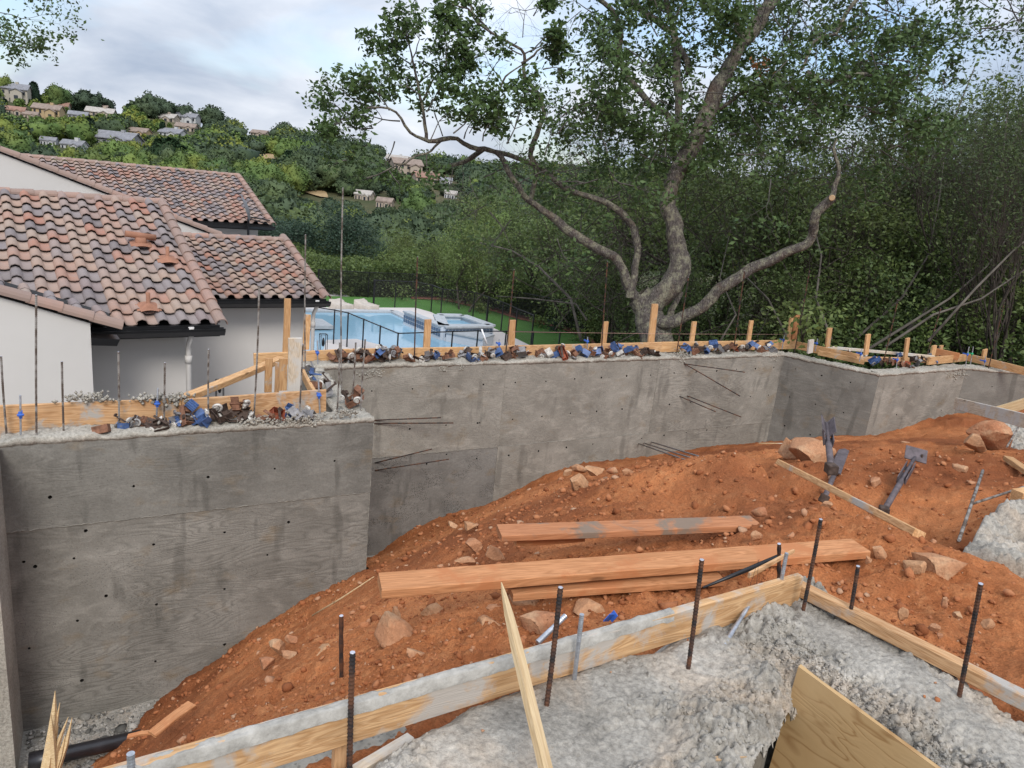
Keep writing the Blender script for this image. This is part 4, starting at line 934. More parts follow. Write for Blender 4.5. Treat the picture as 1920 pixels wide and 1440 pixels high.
mb = MB(); mb.tube([Fo, Fo+x*L*.55], .022, 12); mb.build('tube', m['brace_paint'], e); mb = MB(); mb.box(Fo, (.10, .07, .07), Mx@rotm(.2, .3, 0), ch=.006); mb.build('foot', m['dark_rust'], e)

# ================================================================== ROCKS
def faceted(seed):
    bm = bmesh.new(); bmesh.ops.create_icosphere(bm, subdivisions=4, radius=1.0); r_ = random.Random(seed)
    pls = [(Vector((r_.gauss(0, 1), r_.gauss(0, 1), r_.gauss(0, 1))).normalized(), r_.uniform(.34, .72)) for _ in range(13)]
    V = np.array([v_.co[:] for v_ in bm.verts]); Fa = np.array([[q.index for q in f.verts] for f in bm.faces]); bm.free()
    for _ in range(2):
        for n_, d_ in pls: n_ = np.array(n_); k = V@n_-d_; V = V-np.outer(np.clip(k, 0, None), n_)
    V = V*(1+.035*fbm(V[:, 0], V[:, 1], 3.2, 3, seed, z=V[:, 2])[:, None]); return V, Fa
RS = [faceted(100+k) for k in range(12)]
def rock(px, py, wpx, hpx, z, label, k=None, ry=.75, rot=0.0, group='rocks strewn over the mound', mat='rock'):
    c = onz(px, py, z); zc = (c-CAM)@FW; W = wpx*zc/F; Hh = hpx*zc/F*1.05; k = random.randrange(12) if k is None else k
    V, Fa = RS[k]; ext = V.max(0)-V.min(0); a = R(30)
    V = (V/ext)*[W, W*ry, Hh]; V = V@rotm(random.uniform(-.1, .1), random.uniform(-.15, .15), rot-a).T
    nn = 0.018*W*fbm(V[:, 0]/W*1.0+k, V[:, 1]/W, 6, 3, k, z=V[:, 2]/W); V = V*(1+nn[:, None]*1.0/W)
    o = link('rock', fast_mesh('rock', V, Fa, m[mat])); o.location = tuple(c+[0, 0, Hh*.08]); return tag(o, label, 'rock', group)
rk = [(738,1188,90,55,-.50,'flat wedge shaped rock left of centre, below the end of the long thick plank'),(815,1152,46,48,-.52,'pointed reddish rock hanging just under the long thick plank'),(918,1180,62,42,-.33,'brick like block of rock between two larger rocks, left of the pointed stake'),
 (1010,1172,84,62,-.22,'big pale topped boulder right behind the front form board'),(985,1138,60,40,-.36,'dark reddish rock under the long thick plank beside the pointed stake'),(932,1150,42,34,-.40,'small red rock above the brick like block'),(783,1245,52,54,-.40,'upright angular rock with a dark underside, left of the front board middle'),
 (710,1278,46,34,-.45,'rounded tan rock just above the front form board, left part'),(610,1222,42,34,-.85,'tan rock right of the cluster by the left wall'),(600,1318,30,22,-.55,'small rock at the left, directly above the form board'),(822,1232,28,20,-.36,'small tan rock right of the upright angular one'),
 (1098,1150,62,42,-.24,'tan rock right of the big boulder behind the board'),(742,1153,22,24,-.65,'grey chip left of the pointed reddish rock'),(520,1212,34,30,-1.55,'orange rock high on the left slope'),(545,1200,24,20,-1.4,'dark red lump beside the orange rock on the left slope'),
 (498,1240,30,20,-1.5,'dark lump below the orange rock on the left slope'),(545,1230,34,14,-1.2,'flat pinkish slab on the left slope'),(1085,912,46,44,-.95,'round tan rock on the mound near the wall, left of the smeared plank'),(1112,885,40,20,-1.22,'flat tan slab on the crest close to the wall'),
 (1082,878,32,16,-1.3,'leftmost slab of the row near the wall'),(1148,882,22,14,-1.2,'little slab right of the flat tan slab near the wall'),(1065,888,18,12,-1.3,'small chip below the leftmost slab near the wall'),(1175,885,26,15,-1.15,'tan wedge, rightmost of the row near the wall'),
 (1515,853,92,56,-.72,'large angular red rock at the top of the light stud'),(1475,848,40,40,-.85,'smaller red rock tucked left of the large angular one'),(1858,818,74,66,-.58,'big round red boulder at the right, before the far wall'),(1826,834,50,34,-.56,'low red rock leaning on the big round boulder'),
 (1752,1062,92,60,-.06,'big tan faceted rock on the red bank at right'),(1715,1068,40,30,-.07,'tan shoulder rock left of the big faceted one'),(1647,1037,30,26,-.09,'small tan rock off the right end of the thick plank'),(1627,1052,16,18,-.09,'little block touching the right end of the thick plank'),
 (1415,1005,28,22,-.18,'brown rock at the right end of the smeared plank'),(1425,960,30,22,-.25,'dark clod above the right end of the smeared plank'),(1550,950,20,16,-.22,'clod on the ridge above the thick plank'),(1640,905,32,26,-.62,'dusty flat stone between the light stud and the plate headed brace'),
 (885,1022,34,22,-1.0,'tan rock left end of the smeared plank'),(925,1040,40,26,-.6,'rock wedged under the board left of the smeared plank'),(875,1052,40,18,-.75,'low red rock above the long plank, left part'),(848,985,22,12,-1.6,'thin dark slab on the slope near the wall'),(880,985,26,14,-1.5,'thin tan slab near the wall, beside the dark one'),
 (1100,1060,30,16,-.28,'small block between the two planks, centre'),(1770,1130,14,22,-.03,'oval stone on the dark bank at right'),(1795,1155,26,14,-.03,'flat red stone on the bank right of the oval one'),(1690,1152,24,28,-.03,'brown clod left of the oval stone on the bank'),(1850,1170,24,22,-.03,'reddish clod at the right on the bank'),
 (1752,1180,20,14,-.02,'little stone just above the narrow form board, left one'),(1762,1192,18,12,-.02,'little stone just above the narrow form board, right one'),(660,1300,30,24,-.5,'reddish stone pair at the form board, near the leftmost rebar'),(640,1290,26,20,-.6,'reddish stone right of the short black bar'),(625,1305,20,18,-.55,'pinkish small stone by the form board at left'),
 (1545,835,30,14,-.9,'stone chip at the foot of the steep brace'),(1700,812+20,26,8,-.9,'flat tan chip on the far crest at right'),(1800,880,28,14,-.58,'clod in the hollow at right'),(1880,960,30,16,-.4,'dark clod near the concrete patch at right'),(1815,845,16,8,-.75,'small chip in front of the boulder at right'),
 (1590,890,14,10,-.7,'pebble sized clod beside the blade headed brace')]
for k, a in enumerate(rk): rock(*a[:5], a[5], k % 12, random.uniform(.6, .9), random.uniform(-.6, .6))

# rough concrete patches by the mound, right
def rough_patch(name, poly, z, label, seed, amp=.085):
    P = np.array([onz(*p, z)[:2] for p in poly]); x0, y0 = P.min(0)-.1; x1, y1 = P.max(0)+.1; st = .013; xs = np.arange(x0, x1, st); ys = np.arange(y0, y1, st); X, Y = np.meshgrid(xs, ys, indexing='ij')
    ins = inside(X+.04*fbm(X, Y, 3, 3, seed), Y+.04*fbm(X, Y, 3, 3, seed+1), [tuple(p) for p in P]).astype(float)
    for _ in range(3): ins = (ins+np.roll(ins, 1, 0)+np.roll(ins, -1, 0)+np.roll(ins, 1, 1)+np.roll(ins, -1, 1))/5
    Z = z+amp*(0.5-worley(X, Y, 11, seed))*.9+amp*.5*(.5-worley(X, Y, 27, seed+3))+amp*fbm(X, Y, 3, 3, seed)-.35*(1-np.clip(ins*1.3, 0, 1)); q = len(ys)
    a, b = np.meshgrid(np.arange(len(xs)-1), np.arange(q-1), indexing='ij'); Fq = np.stack([a*q+b, (a+1)*q+b, (a+1)*q+b+1, a*q+b+1], -1).reshape(-1, 4); ok = ins.ravel() > .02; Fq = Fq[ok[Fq].all(1)]
    tag(link(name, fast_mesh(name, np.stack([X, Y, Z], -1).reshape(-1, 3), Fq, m['rough_concrete'], smooth=True)), label, 'concrete slab')
rough_patch('concrete_footing', [(1808, 1028), (1850, 978), (1905, 938), (2010, 935), (2010, 1090), (1920, 1062)], -.20, 'rough grey concrete patch at the right edge, beyond the red bank', 5)
rough_patch('concrete_footing', [(1880, 855), (1865, 810), (1895, 785), (1990, 790), (1990, 880), (1930, 872)], -.74, 'rough grey concrete heap behind the big round boulder, right edge', 15, .09)
# blue scrap of plastic behind the board
q = onz(1142, 1158, -.08); mb = MB(); mb.box(q, (.035, .004, .045), rotm(.4, .3, .2)); mb.box(q+[.02, 0, .002], (.004, .03, .04), rotm(.4, .3, .2)); tag(mb.build('plastic_holder', m['blue_plastic']), 'small blue plastic scrap sticking up behind the front form board', 'plastic scrap')

# ================================================================== THINGS ON THE FAR WALL TOPS
G2 = 'rebar standing in the near left wall'
def wreb(base, top, Yw, label, group, mat='dusty_rebar_steel', r=.0085, z0=ZT):
    B = ony(*base, Yw); B[2] = z0-.05; T = ony(*top, Yw); rebar(B, T, label, group, mat, r, nseg=5, pitch=.016, maxring=140)
for k, (b, t, yy, lab) in enumerate([((12, 808), (2, 668), 6.85, 'leftmost rebar of the left wall, at the very edge of the photo'), ((68, 822), (68, 553), 6.72, 'tall rusty rebar near the left edge, reaching the roof tiles behind'), ((119, 812), (116, 678), 6.76, 'second short rebar from the left edge, right of the tall rusty one'),
        ((222, 790), (222, 660), 6.84, 'short rebar in front of the grey patch on the left form board'), ((307, 790), (309, 680), 6.84, 'short rebar just right of the second blue holder on the left wall'), ((391, 785), (391, 655), 6.80, 'short rebar under the downspout of the house'),
        ((475, 790), (486, 535), 6.78, 'tall rebar at the middle of the bracket pile, crossing the gutter'), ((561, 775), (568, 645), 6.80, 'short rebar in front of the weathered upright board')]): wreb(b, t, yy, lab, G2)
G3 = 'rebar around the wall corner'
for b, t, yy, lab in [((632, 780), (637, 642), 6.95, 'leftmost of the thick rebars at the wall corner'), ((641, 740), (643, 352), 7.6, 'very tall rebar at the wall corner, reaching up into the hillside'), ((660, 750), (667, 642), 7.15, 'grey crusted rebar at the wall corner, third from the left'), ((677, 757), (685, 636), 6.95, 'rightmost crusted rebar of the wall corner'),
        ((573, 700), (573, 440), 8.3, 'tall thin rebar rising past the end of the tiled roof')]: wreb(b, t, yy, lab, G3)
G4 = 'tall bars along the back wall'
for b, t, yy, lab in [((778, 668), (783, 482), YB+.12, 'tall bar in front of the pool, first along the back wall'), ((947, 668), (964, 505), YB+.08, 'tall bar left of the stake at the raised spa'), ((1130, 652), (1139, 490), YB+.12, 'tall bar beside the third stake of the back wall'), ((1269, 660), (1291, 520), YB+.12, 'tall bar right of the oak trunk foot'),
        ((1379, 640), (1396, 508), YB+.14, 'tall bar between the two small stakes right of the oak'), ((1490, 658), (1518, 508), YB+.08, 'tall bar at the far corner beside the double stake')]: wreb(b, t, yy, lab, G4, 'rebar_steel', .0095)
for b, t, lab in [((1655, 686), (1684, 562), 'tall bar rising from the bracket heap at the wall kink'), ((1734, 681), (1764, 578), 'tall bar at the right end of the bracket heap on the right wall'), ((1853, 692), (1884, 562), 'tall bar furthest right on the far wall')]:
    B = onz(*b, ZT); T = ony(*t, B[1]); B[2] -= .05; rebar(B, T, lab, G4, 'rebar_steel', .0095, nseg=5, maxring=100)
# thin bars left sticking out of the wall faces
def stub(a, b, off, label, Yw=YB, mat='rebar_steel', r=.0085):
    A = ony(*a, Yw); B = ony(*b, Yw-off); stick([A+[0, .05, 0], A, B], r, mat, 'protruding_bar', label, 'bar', 'thin bars sticking out of the wall faces')
stub((700, 788), (827, 783), .3, 'upper of the two level bars beside the wall corner'); stub((700, 794), (850, 793), .3, 'lower of the two level bars beside the wall corner')
stub((703, 868), (810, 842), .5, 'upper slanting bar on the honeycombed part of the back wall'); stub((703, 882), (842, 861), .5, 'lower slanting bar on the honeycombed part of the back wall')
stub((1282, 681), (1388, 743), .8, 'steep thin bar drooping from the chipped spot under the wall top', r=.0085); stub((1283, 682), (1397, 698), .7, 'flatter thin bar from the chipped spot under the wall top', r=.0085)
stub((1274, 743), (1342, 772), .5, 'left one of the parallel bars drooping from the wall middle'); stub((1288, 742), (1390, 782), .8, 'right one of the parallel bars drooping from the wall middle')

# ---- forms behind the far walls
GF = 'form boards behind the foundation wall tops'
def fb(a, b, za, zb, w=.038, h=.14, mat='new_wood', label='', up=(0, 0, 1), Ya=None, Yb_=None):
    A = onz(*a, za) if Ya is None else ony(*a, Ya); B = onz(*b, zb) if Yb_ is None else ony(*b, Yb_); A = A-[0, 0, h/2]; B = B-[0, 0, h/2]
    return plank('form_board', A, B, w, h, mat, up, label=label, cat='form board', group=GF)
fb((-60, 762), (330, 748), 0, 0, h=.30, Ya=6.95, Yb_=6.95, mat='form_wood', label='orange form board behind the left wall top, at the left edge')
fb((332, 748), (612, 731), 0, 0, h=.30, Ya=6.95, Yb_=6.95, mat='form_wood', label='form board behind the brackets of the left wall, right half')
fb((476, 662), (640, 655), 0, 0, h=.16, Ya=8.97, Yb_=8.97, label='short form board left of the corner with the tall rebar')
fb((640, 655), (900, 650), 0, 0, h=.17, Ya=8.97, Yb_=8.97, label='form board behind the back wall, in front of the pool')
fb((900, 650), (1240, 641), 0, 0, h=.17, Ya=8.97, Yb_=8.97, mat='form_wood', label='concrete splashed form board behind the middle of the back wall')
fb((1240, 641), (1492, 637), 0, 0, h=.17, Ya=8.97, Yb_=8.97, label='form board behind the right end of the back wall')
fb((330, 748), (527, 668), -.55, -.60, h=.06, w=.10, label='diagonal brace laid across the formwork beside the house')
fb((568, 692), (592, 735), -.66, -.66, h=.10, label='short form board running back along the wall corner')
fb((1493, 640), (1612, 664), -.60, -.60, label='form board leading right from the far corner'); fb((1535, 657), (1622, 674), -.66, -.66, h=.09, label='second lower board right of the far corner')
fb((1549, 648), (1752, 667), -.58, -.58, w=.05, h=.05, mat='grey_wood', label='long pale rail behind the stakes on the right'); fb((1605, 668), (1760, 672), -.64, -.64, h=.09, mat='form_wood', label='smeared board behind the bracket heap on the right wall')
fb((1742, 670), (1815, 663), -.58, -.58, mat='new_wood', label='board running up to the last corner of the far wall'); fb((1815, 663), (1960, 698), -.58, -.58, mat='new_wood', label='board along the last wall section at the right edge'); fb((1750, 652), (1800, 662), -.52, -.52, mat='red_dusted_wood', label='reddish board behind the last corner')
# framing beside the weathered board
def post(px, ytop, ybot, Yw, wpx, label, mat='new_wood', dx=0, name='wooden_stake', cat='stake', group='stakes behind the walls', d=.038, pw=.0):
    T = ony(px, ytop, Yw); B = ony(px+dx, ybot, Yw); zc = (T-CAM)@FW; w = wpx*zc/F*1.0+pw; B = np.array((B[0]-.0, Yw, B[2])); T = np.array(T)
    x, y, z = basis_from(T-B, (0, 1, 0)); return plank(name, B, T, w, d, mat, up=(0, 1, 0), label=label, cat=cat, group=group)
GP = 'posts of the corner formwork'
post(504, 672, 735, 8.2, 13, 'leftmost dark sided post under the diagonal brace', 'new_wood', -1, 'form_post', 'post', GP); post(520, 680, 735, 8.1, 8, 'thin post second from left under the diagonal brace', 'form_wood', -1, 'form_post', 'post', GP)
post(531, 672, 732, 7.9, 14, 'post directly left of the weathered upright board', 'new_wood', -1, 'form_post', 'post', GP); post(553, 634, 732, 7.6, 25, 'weathered grey brown upright board standing at the formwork corner', 'grey_wood', -1, 'form_post', 'post', GP)
post(539, 560, 662, 8.98, 12, 'tall stake in front of the house wall, taller one', 'new_wood', -3); post(576, 590, 655, 9.02, 12, 'stake in front of the house wall, shorter one', 'new_wood', -2)
for px, a, b, wp, dx, lab, mt in [(802, 599, 655, 13, -2, 'stake standing in front of the pool water', 'new_wood'), (961, 600, 652, 13, -3, 'stake at the right end of the pool deck', 'new_wood'), (1136, 603, 648, 11, -5, 'stake between the lawn fence end and the oak', 'new_wood'), (1228, 570, 646, 14, -8, 'tall leaning stake in front of the oak trunk', 'new_wood'),
        (1302, 603, 644, 10, -6, 'first small stake right of the oak trunk', 'new_wood'), (1409, 601, 642, 9, -6, 'second small round topped stake right of the oak trunk', 'new_wood'), (1484, 595, 645, 8, -7, 'thinner left half of the double stake at the far corner', 'new_wood'), (1494, 591, 648, 13, -8, 'wider reddish right half of the double stake at the far corner', 'red_dusted_wood')]:
    post(px, a, b, 9.03, wp, lab, mt, dx)
for px, a, b, wp, dx, yy, lab in [(1521, 637, 662, 13, -3, 8.0, 'short whitish stub at the start of the angled wall'), (1556, 615, 650, 11, -5, 8.0, 'stake right of the double stake'), (1628, 627, 665, 11, -5, 7.7, 'stake left of the bracket heap on the right wall'), (1702, 634, 672, 10, -5, 7.75, 'stake above the bracket heap on the right wall'),
        (1752, 648, 667, 12, -4, 7.8, 'short stub, left of the pair behind the last corner'), (1765, 648, 660, 9, -2, 8.1, 'short stub, right of the pair behind the last corner'), (1847, 655, 673, 12, -3, 7.5, 'short stake near the right edge behind the last wall')]:
    post(px, a, b, yy, wp, lab, 'grey_wood' if px == 1521 else 'new_wood', dx)
# anchor bolts with blue holders
GB = 'anchor bolts in blue holders on the walls'
for b, t, yy, lab, hm in [((39, 822), (38, 741), 6.76, 'bolt with a blue holder at the left edge', 'blue_plastic'), ((293, 792), (296, 728), 6.84, 'bolt with a blue holder, before the grey patch on the left form board', 'blue_plastic'), ((600, 778), (597, 711), 6.86, 'bolt with a blue holder right of the last left wall brackets', 'blue_plastic'), ((596, 690), (595, 638), 8.75, 'bolt with a blue holder beside the weathered upright board', 'blue_plastic'),
        ((936, 656), (936, 636), 8.85, 'bolt with blue sleeve between two bracket heaps, right of the spa', 'blue_plastic'), ((1101, 650), (1102, 632), 8.85, 'grey bolt tip left of the third stake', 'blue_plastic'), ((1467, 650), (1471, 628), 8.85, 'bolt with blue holder left of the double stake', 'blue_plastic'), ((1529, 655), (1533, 635), 8.3, 'bolt with blue holder right of the double stake', 'blue_plastic'),
        ((1612, 674), (1616, 655), 7.6, 'bolt with blue holder at the left of the right bracket heap', 'blue_plastic'), ((1681, 686), (1684, 665), 7.45, 'bolt with blue holder inside the right bracket heap', 'blue_plastic'), ((1811, 682), (1817, 650), 7.45, 'bolt with blue holder at the last wall corner', 'blue_plastic'), ((1820, 680), (1825, 650), 7.5, 'bolt with green holder at the last wall corner', 'green_plastic'), ((1845, 688), (1848, 668), 7.3, 'bolt with blue holder left of the last tall bar', 'blue_plastic')]:
    B = ony(*b, yy); T = ony(*t, yy); anchor(B, T, lab, GB, True, .0085, hm=hm, hz=.55)
# string line
A = ony(962, 622, 8.98); B = ony(1486, 627, 8.98); stick([A, (A+B)/2-[0, 0, .012], B], .0016, 'string', 'string_line', 'thin reddish mason string stretched between the stakes of the back wall', 'string')

# ---- form brackets: folded steel channel, hook wedge, curled cam
def bracket_proto(kind):
    ms = []
    mb = MB()
    if kind == 0:       # ribbed U channel
        mb.box((0, 0, .03), (.10, .075, .004)); mb.box((0, .036, .0), (.10, .004, .06)); mb.box((0, -.036, .0), (.10, .004, .06))
        for k in range(4): mb.box((-.036+.024*k, 0, .034), (.009, .073, .006))
        mb.box((.049, 0, .005), (.003, .07, .05))
    elif kind == 1:     # open box with flange
        mb.box((0, 0, -.03), (.11, .09, .004)); mb.box((-.054, 0, 0), (.004, .09, .06)); mb.box((0, .043, 0), (.11, .004, .06)); mb.box((0, -.043, .0), (.08, .004, .045)); mb.box((.075, 0, -.028), (.05, .07, .004), rotm(0, -.3, 0))
    elif kind == 2:     # angle plate with slot cheeks
        mb.box((0, 0, 0), (.15, .06, .005)); mb.box((0, .028, .02), (.15, .005, .045)); mb.box((.05, -.01, .02), (.04, .04, .035)); mb.box((-.06, 0, .03), (.005, .06, .06))
    elif kind == 3:     # bent flat bar
        mb.box((-.03, 0, 0), (.10, .05, .006), rotm(0, .25, 0)); mb.box((.05, 0, .018), (.08, .05, .006), rotm(0, -.7, 0)); mb.box((.03, 0, .01), (.05, .07, .004))
    body = mb
    cam_ = MB(); pts = []; rad = []
    for k in range(13):
        a = k/12*4.6; rr = .036-.0014*k; pts.append((rr*cos(a), 0, rr*sin(a))); rad.append(.0115-.0004*k)
    cam_.tube(pts, rad, 7)
    cam_.tube([(0, -.012, 0), (0, .012, 0)], [.017, .017], 10)
    wedge = MB(); wedge.box((0, 0, 0), (.12, .022, .008), ch=.002); wedge.box((.058, 0, .008), (.012, .03, .022))
    return body, cam_, wedge
BP = [bracket_proto(k) for k in range(4)]
BM = {}
def bmesh_of(part, kind, mat):
    key = (part, kind, mat)
    if key not in BM: BM[key] = BP[kind][part].mesh(('channel', 'cam', 'wedge')[part], m[mat])
    return BM[key]
COLN = {'blue_paint': 'blue', 'dark_rust': 'blackish', 'brown_rust': 'brown', 'red_rust': 'rust red', 'grey_steel': 'grey', 'pale_steel': 'pale'}
KINDN = ['ribbed channel bracket', 'open box bracket', 'slotted angle bracket', 'bent bar bracket']
BR = []
def bracket(px, py, Yw, mat, kind, cam_='pale_steel', size=1.0, up=0.0, area='', xy=None, z=None):
    P = ony(px, py, Yw) if xy is None else onz(px, py, z)
    z_ = (ZT+.028 if z is None else z)+up
    e = empty('form_bracket', (P[0], P[1], z_), None, 'form bracket', None)
    e.rotation_euler = (random.uniform(-.9, .9), random.uniform(-.9, .9), random.uniform(0, 6.28)); s = size*random.uniform(.92, 1.12); e.scale = (s, s, s)
    def ch(part, mt, loc, rot):
        o = link(('channel', 'cam', 'wedge')[part], bmesh_of(part, kind, mt)); o.parent = e; o.location = loc; o.rotation_euler = rot
    ch(0, mat, (0, 0, 0), (0, 0, 0))
    if cam_: ch(1, cam_, (random.uniform(-.05, .06), random.choice((-.05, .05)), random.uniform(-.005, .03)), (random.uniform(-.8, .8), random.uniform(0, 3), random.uniform(-.6, .6)))
    if random.random() < .45: ch(2, mat if random.random() < .5 else 'dark_rust', (random.uniform(-.03, .03), random.uniform(-.03, .03), .045), (random.uniform(-.4, .4), random.uniform(-.4, .4), random.uniform(0, 3)))
    BR.append((area, px, mat, kind, cam_, e))
b_, k_, w_, r__, g_, p_ = 'blue_paint', 'dark_rust', 'brown_rust', 'red_rust', 'grey_steel', 'pale_steel'
random.seed(21)
LW = 'near left wall'
for px, py, mt, kd, cm, sz, u in [(190, 808, w_, 1, None, 1.05, 0), (232, 796, b_, 1, g_, 1.0, 0), (250, 790, g_, 3, p_, 1.0, .02), (272, 790, k_, 3, p_, 1.05, .02), (275, 805, w_, 0, p_, 1.0, 0), (300, 790, k_, 1, p_, 1.0, .01), (332, 795, b_, 0, p_, .9, 0), (345, 775, w_, 2, p_, 1.2, .05), (356, 760, b_, 0, None, 1.1, .12), (330, 778, g_, 3, p_, 1.0, .05),
        (378, 793, b_, 0, None, 1.25, 0), (378, 772, b_, 1, p_, 1.0, .06), (402, 778, k_, 2, p_, 1.0, .03), (418, 765, k_, 1, p_, 1.25, .08), (432, 782, k_, 3, g_, 1.2, .02), (445, 758, w_, 3, p_, 1.3, .10), (455, 775, k_, 2, p_, 1.2, .04), (465, 795, k_, 3, p_, 1.1, 0), (520, 775, r__, 1, None, 1.3, .02), (502, 785, w_, 3, None, 1.1, 0), (540, 768, b_, 2, None, 1.0, .04), (555, 768, g_, 1, None, 1.1, .03), (578, 780, g_, 0, p_, 1.1, 0)]:
    bracket(px, py, random.uniform(6.70, 6.84), mt, kd, cm, sz*1.1, u, LW)
CW = 'wall corner'
for px, py, mt, kd, cm, sz, yy in [(592, 708, w_, 0, p_, 1.2, 7.7), (612, 702, k_, 3, p_, 1.2, 7.8), (586, 692, b_, 3, p_, 1.1, 8.1), (580, 685, g_, 1, p_, 1.0, 8.4), (650, 728, k_, 2, p_, 1.1, 7.2), (662, 730, w_, 1, p_, 1.2, 7.1), (672, 722, w_, 1, None, 1.1, 7.4), (618, 715, g_, 3, None, 1.1, 7.5)]:
    bracket(px, py, yy, mt, kd, cm, sz, .02, CW)
BW = 'back wall'
seq = [(630,w_),(642,k_),(652,w_),(664,k_),(676,w_),(690,w_),(698,r__),(646,w_),(683,k_),(712,b_),(722,k_),(730,g_),(738,w_),(716,k_),(745,g_),(768,w_),(742,w_),
       (790,k_),(800,g_),(815,b_),(805,k_),(836,w_),(842,w_),(872,g_),(884,b_),(880,k_),(890,k_),(902,p_),(908,w_),(920,g_),(934,b_),(915,k_),
       (950,k_),(958,w_),(970,w_),(978,g_),(986,w_),(1008,w_),(1016,w_),(1030,p_),(1041,b_),(1050,k_),(1056,r__),(1066,w_),(1076,w_),(1085,b_),(1092,g_),(1098,b_),(1110,w_),(1118,b_),(1125,b_),(1134,w_),
       (1142,w_),(1150,b_),(1158,b_),(1164,p_),(1172,w_),(1178,b_),(1186,b_),(1195,w_),(1208,k_),(1216,k_),(1225,k_),(1232,k_),(1282,b_),(1292,b_),(1302,w_),(1312,k_),(1322,b_),(1335,b_),(1342,k_),(1350,g_),(1360,k_),(1372,w_),(1380,r__),(1386,k_),(1396,w_),(1405,b_),(1412,b_),(1425,w_),(1432,w_),(1440,b_),(1448,g_)]
for px, mt in seq:
    tall = mt == b_ and random.random() < .35
    bracket(px, 660, random.uniform(YB+.05, YB+.21), mt, 0 if mt == b_ and random.random() < .7 else random.randrange(4), random.choice((p_, p_, g_, None)), random.uniform(1.05, 1.4), random.choice((0, .02, .05, .09))+(.05 if tall else 0), BW)
RW = 'right wall'
for px, py, mt in [(1570,663,w_),(1582,665,w_),(1592,668,w_),(1600,672,b_),(1618,677,p_),(1640,676,b_),(1648,682,k_),(1636,684,b_),(1662,684,w_),(1668,688,w_),(1675,680,r__),(1682,676,b_),(1690,684,w_),(1700,684,r__),(1706,688,w_),(1712,680,k_),(1720,684,g_),(1728,682,k_),(1742,678,b_),(1750,682,b_),(1765,678,w_),(1775,676,g_),(1865,686,k_),(1880,688,k_),(1898,692,w_)]:
    bracket(px, py, 0, mt, random.randrange(4), random.choice((p_, g_, None)), random.uniform(.9, 1.2), random.choice((0, .03, .07)), RW, xy=1, z=ZT+.03)
ORD = ['first', 'second', 'third', 'fourth', 'fifth', 'sixth', 'seventh', 'eighth', 'ninth', 'tenth', 'eleventh', 'twelfth', 'thirteenth', 'fourteenth', 'fifteenth', 'sixteenth', 'seventeenth', 'eighteenth', 'nineteenth', 'twentieth', 'twenty-first', 'twenty-second', 'twenty-third', 'twenty-fourth', 'twenty-fifth', 'twenty-sixth', 'twenty-seventh', 'twenty-eighth']
AREA = {LW: 'on the near left wall top', CW: 'at the stepped wall corner', BW: 'on the back wall top', RW: 'on the angled right wall top'}
cnt = {}
for (ar, px, mt, kd, cm, e) in sorted(BR, key=lambda t: t[1]):
    key = (ar, mt, kd); cnt[key] = cnt.get(key, 0)+1
tot = dict(cnt); cnt = {}
for (ar, px, mt, kd, cm, e) in sorted(BR, key=lambda t: t[1]):
    key = (ar, mt, kd); i = cnt.get(key, 0); cnt[key] = i+1
    lab = f"{COLN[mt]} {KINDN[kd]} {AREA[ar]}"
    if tot[key] > 1: lab = f"{ORD[i]} {COLN[mt]} {KINDN[kd]} from the left {AREA[ar]}"
    e['label'] = lab; e['group'] = 'steel form brackets heaped on the wall tops'
# white plastic pipe offcut among the brackets in front of the spa
A = ony(903, 617, 8.9); B = ony(913, 645, 8.85); stick([B, A], .012, 'white_plastic', 'pipe_offcut', 'thin white plastic stick leaning among the brackets in front of the spa', 'pipe')
# mortar spilt over the left form board
for (px, py, sx, n) in [(165, 745, .09, 90), (300, 745, .13, 120), (325, 752, .07, 60)]:
    q = ony(px, py, 6.93); lumps(q[0], q[1], q[2], sx, .018, n, px+1, 'spilt_mortar', .05, 'wall_top_concrete', rad=(.008, .024))

# ================================================================== THE TILED HOUSE
HA = R(-6.5); HU = np.array([cos(HA), -sin(HA), 0.0]); HU = np.array([cos(HA), sin(-HA)*1.0, 0]); HU = np.array([cos(HA), -sin(HA), 0.0])
# HU runs along the eaves to the right, HV away from the viewer
_a = R(-6.5); HU = np.array([cos(_a), -sin(_a), 0.0]); HV = np.array([sin(_a), cos(_a), 0.0]); HZ = np.array([0, 0, 1.0])
hloc = (0.5, 14, -4.1)
house = empty('house', hloc, 'low pale stucco house with mottled clay tile roofs and black gutters, left of the pool', 'house')
TW, TEX, TLEN = 0.292, 0.345, 0.41
def tile_geom():
    """S tile: local x across, y up the slope, z normal; front lip at y=0 raised"""
    prof = []
    for k in range(5): a = pi*(k/4); prof.append((0.075-0.078*cos(a), 0.010+0.074*sin(a)))
    prof += [(0.185, -0.004), (0.235, -0.008), (0.285, 0.004), (0.305, 0.016)]
    th = 0.016; V = []
    for (y, dz) in ((0, 0.066), (TLEN, 0.010)):
        for (x_, z_) in prof: V.append((x_, y, z_+dz))
        for (x_, z_) in prof: V.append((x_, y, z_+dz-.013))
    n = len(prof); Fs = []
    for k in range(n-1):
        Fs.append((k, k+1, 2*n+k+1, 2*n+k)); Fs.append((k, n+k, n+k+1, k+1))
    Fs.append((0, 2*n, 3*n, n)); Fs.append((n-1, 2*n-1, 4*n-1, 3*n-1))
    return np.array(V), Fs
TV, TF = tile_geom()
mb = MB(); mb.add(TV, TF, 0, False); TILE = mb.mesh('roof_tile', m['roof_tile_clay'])
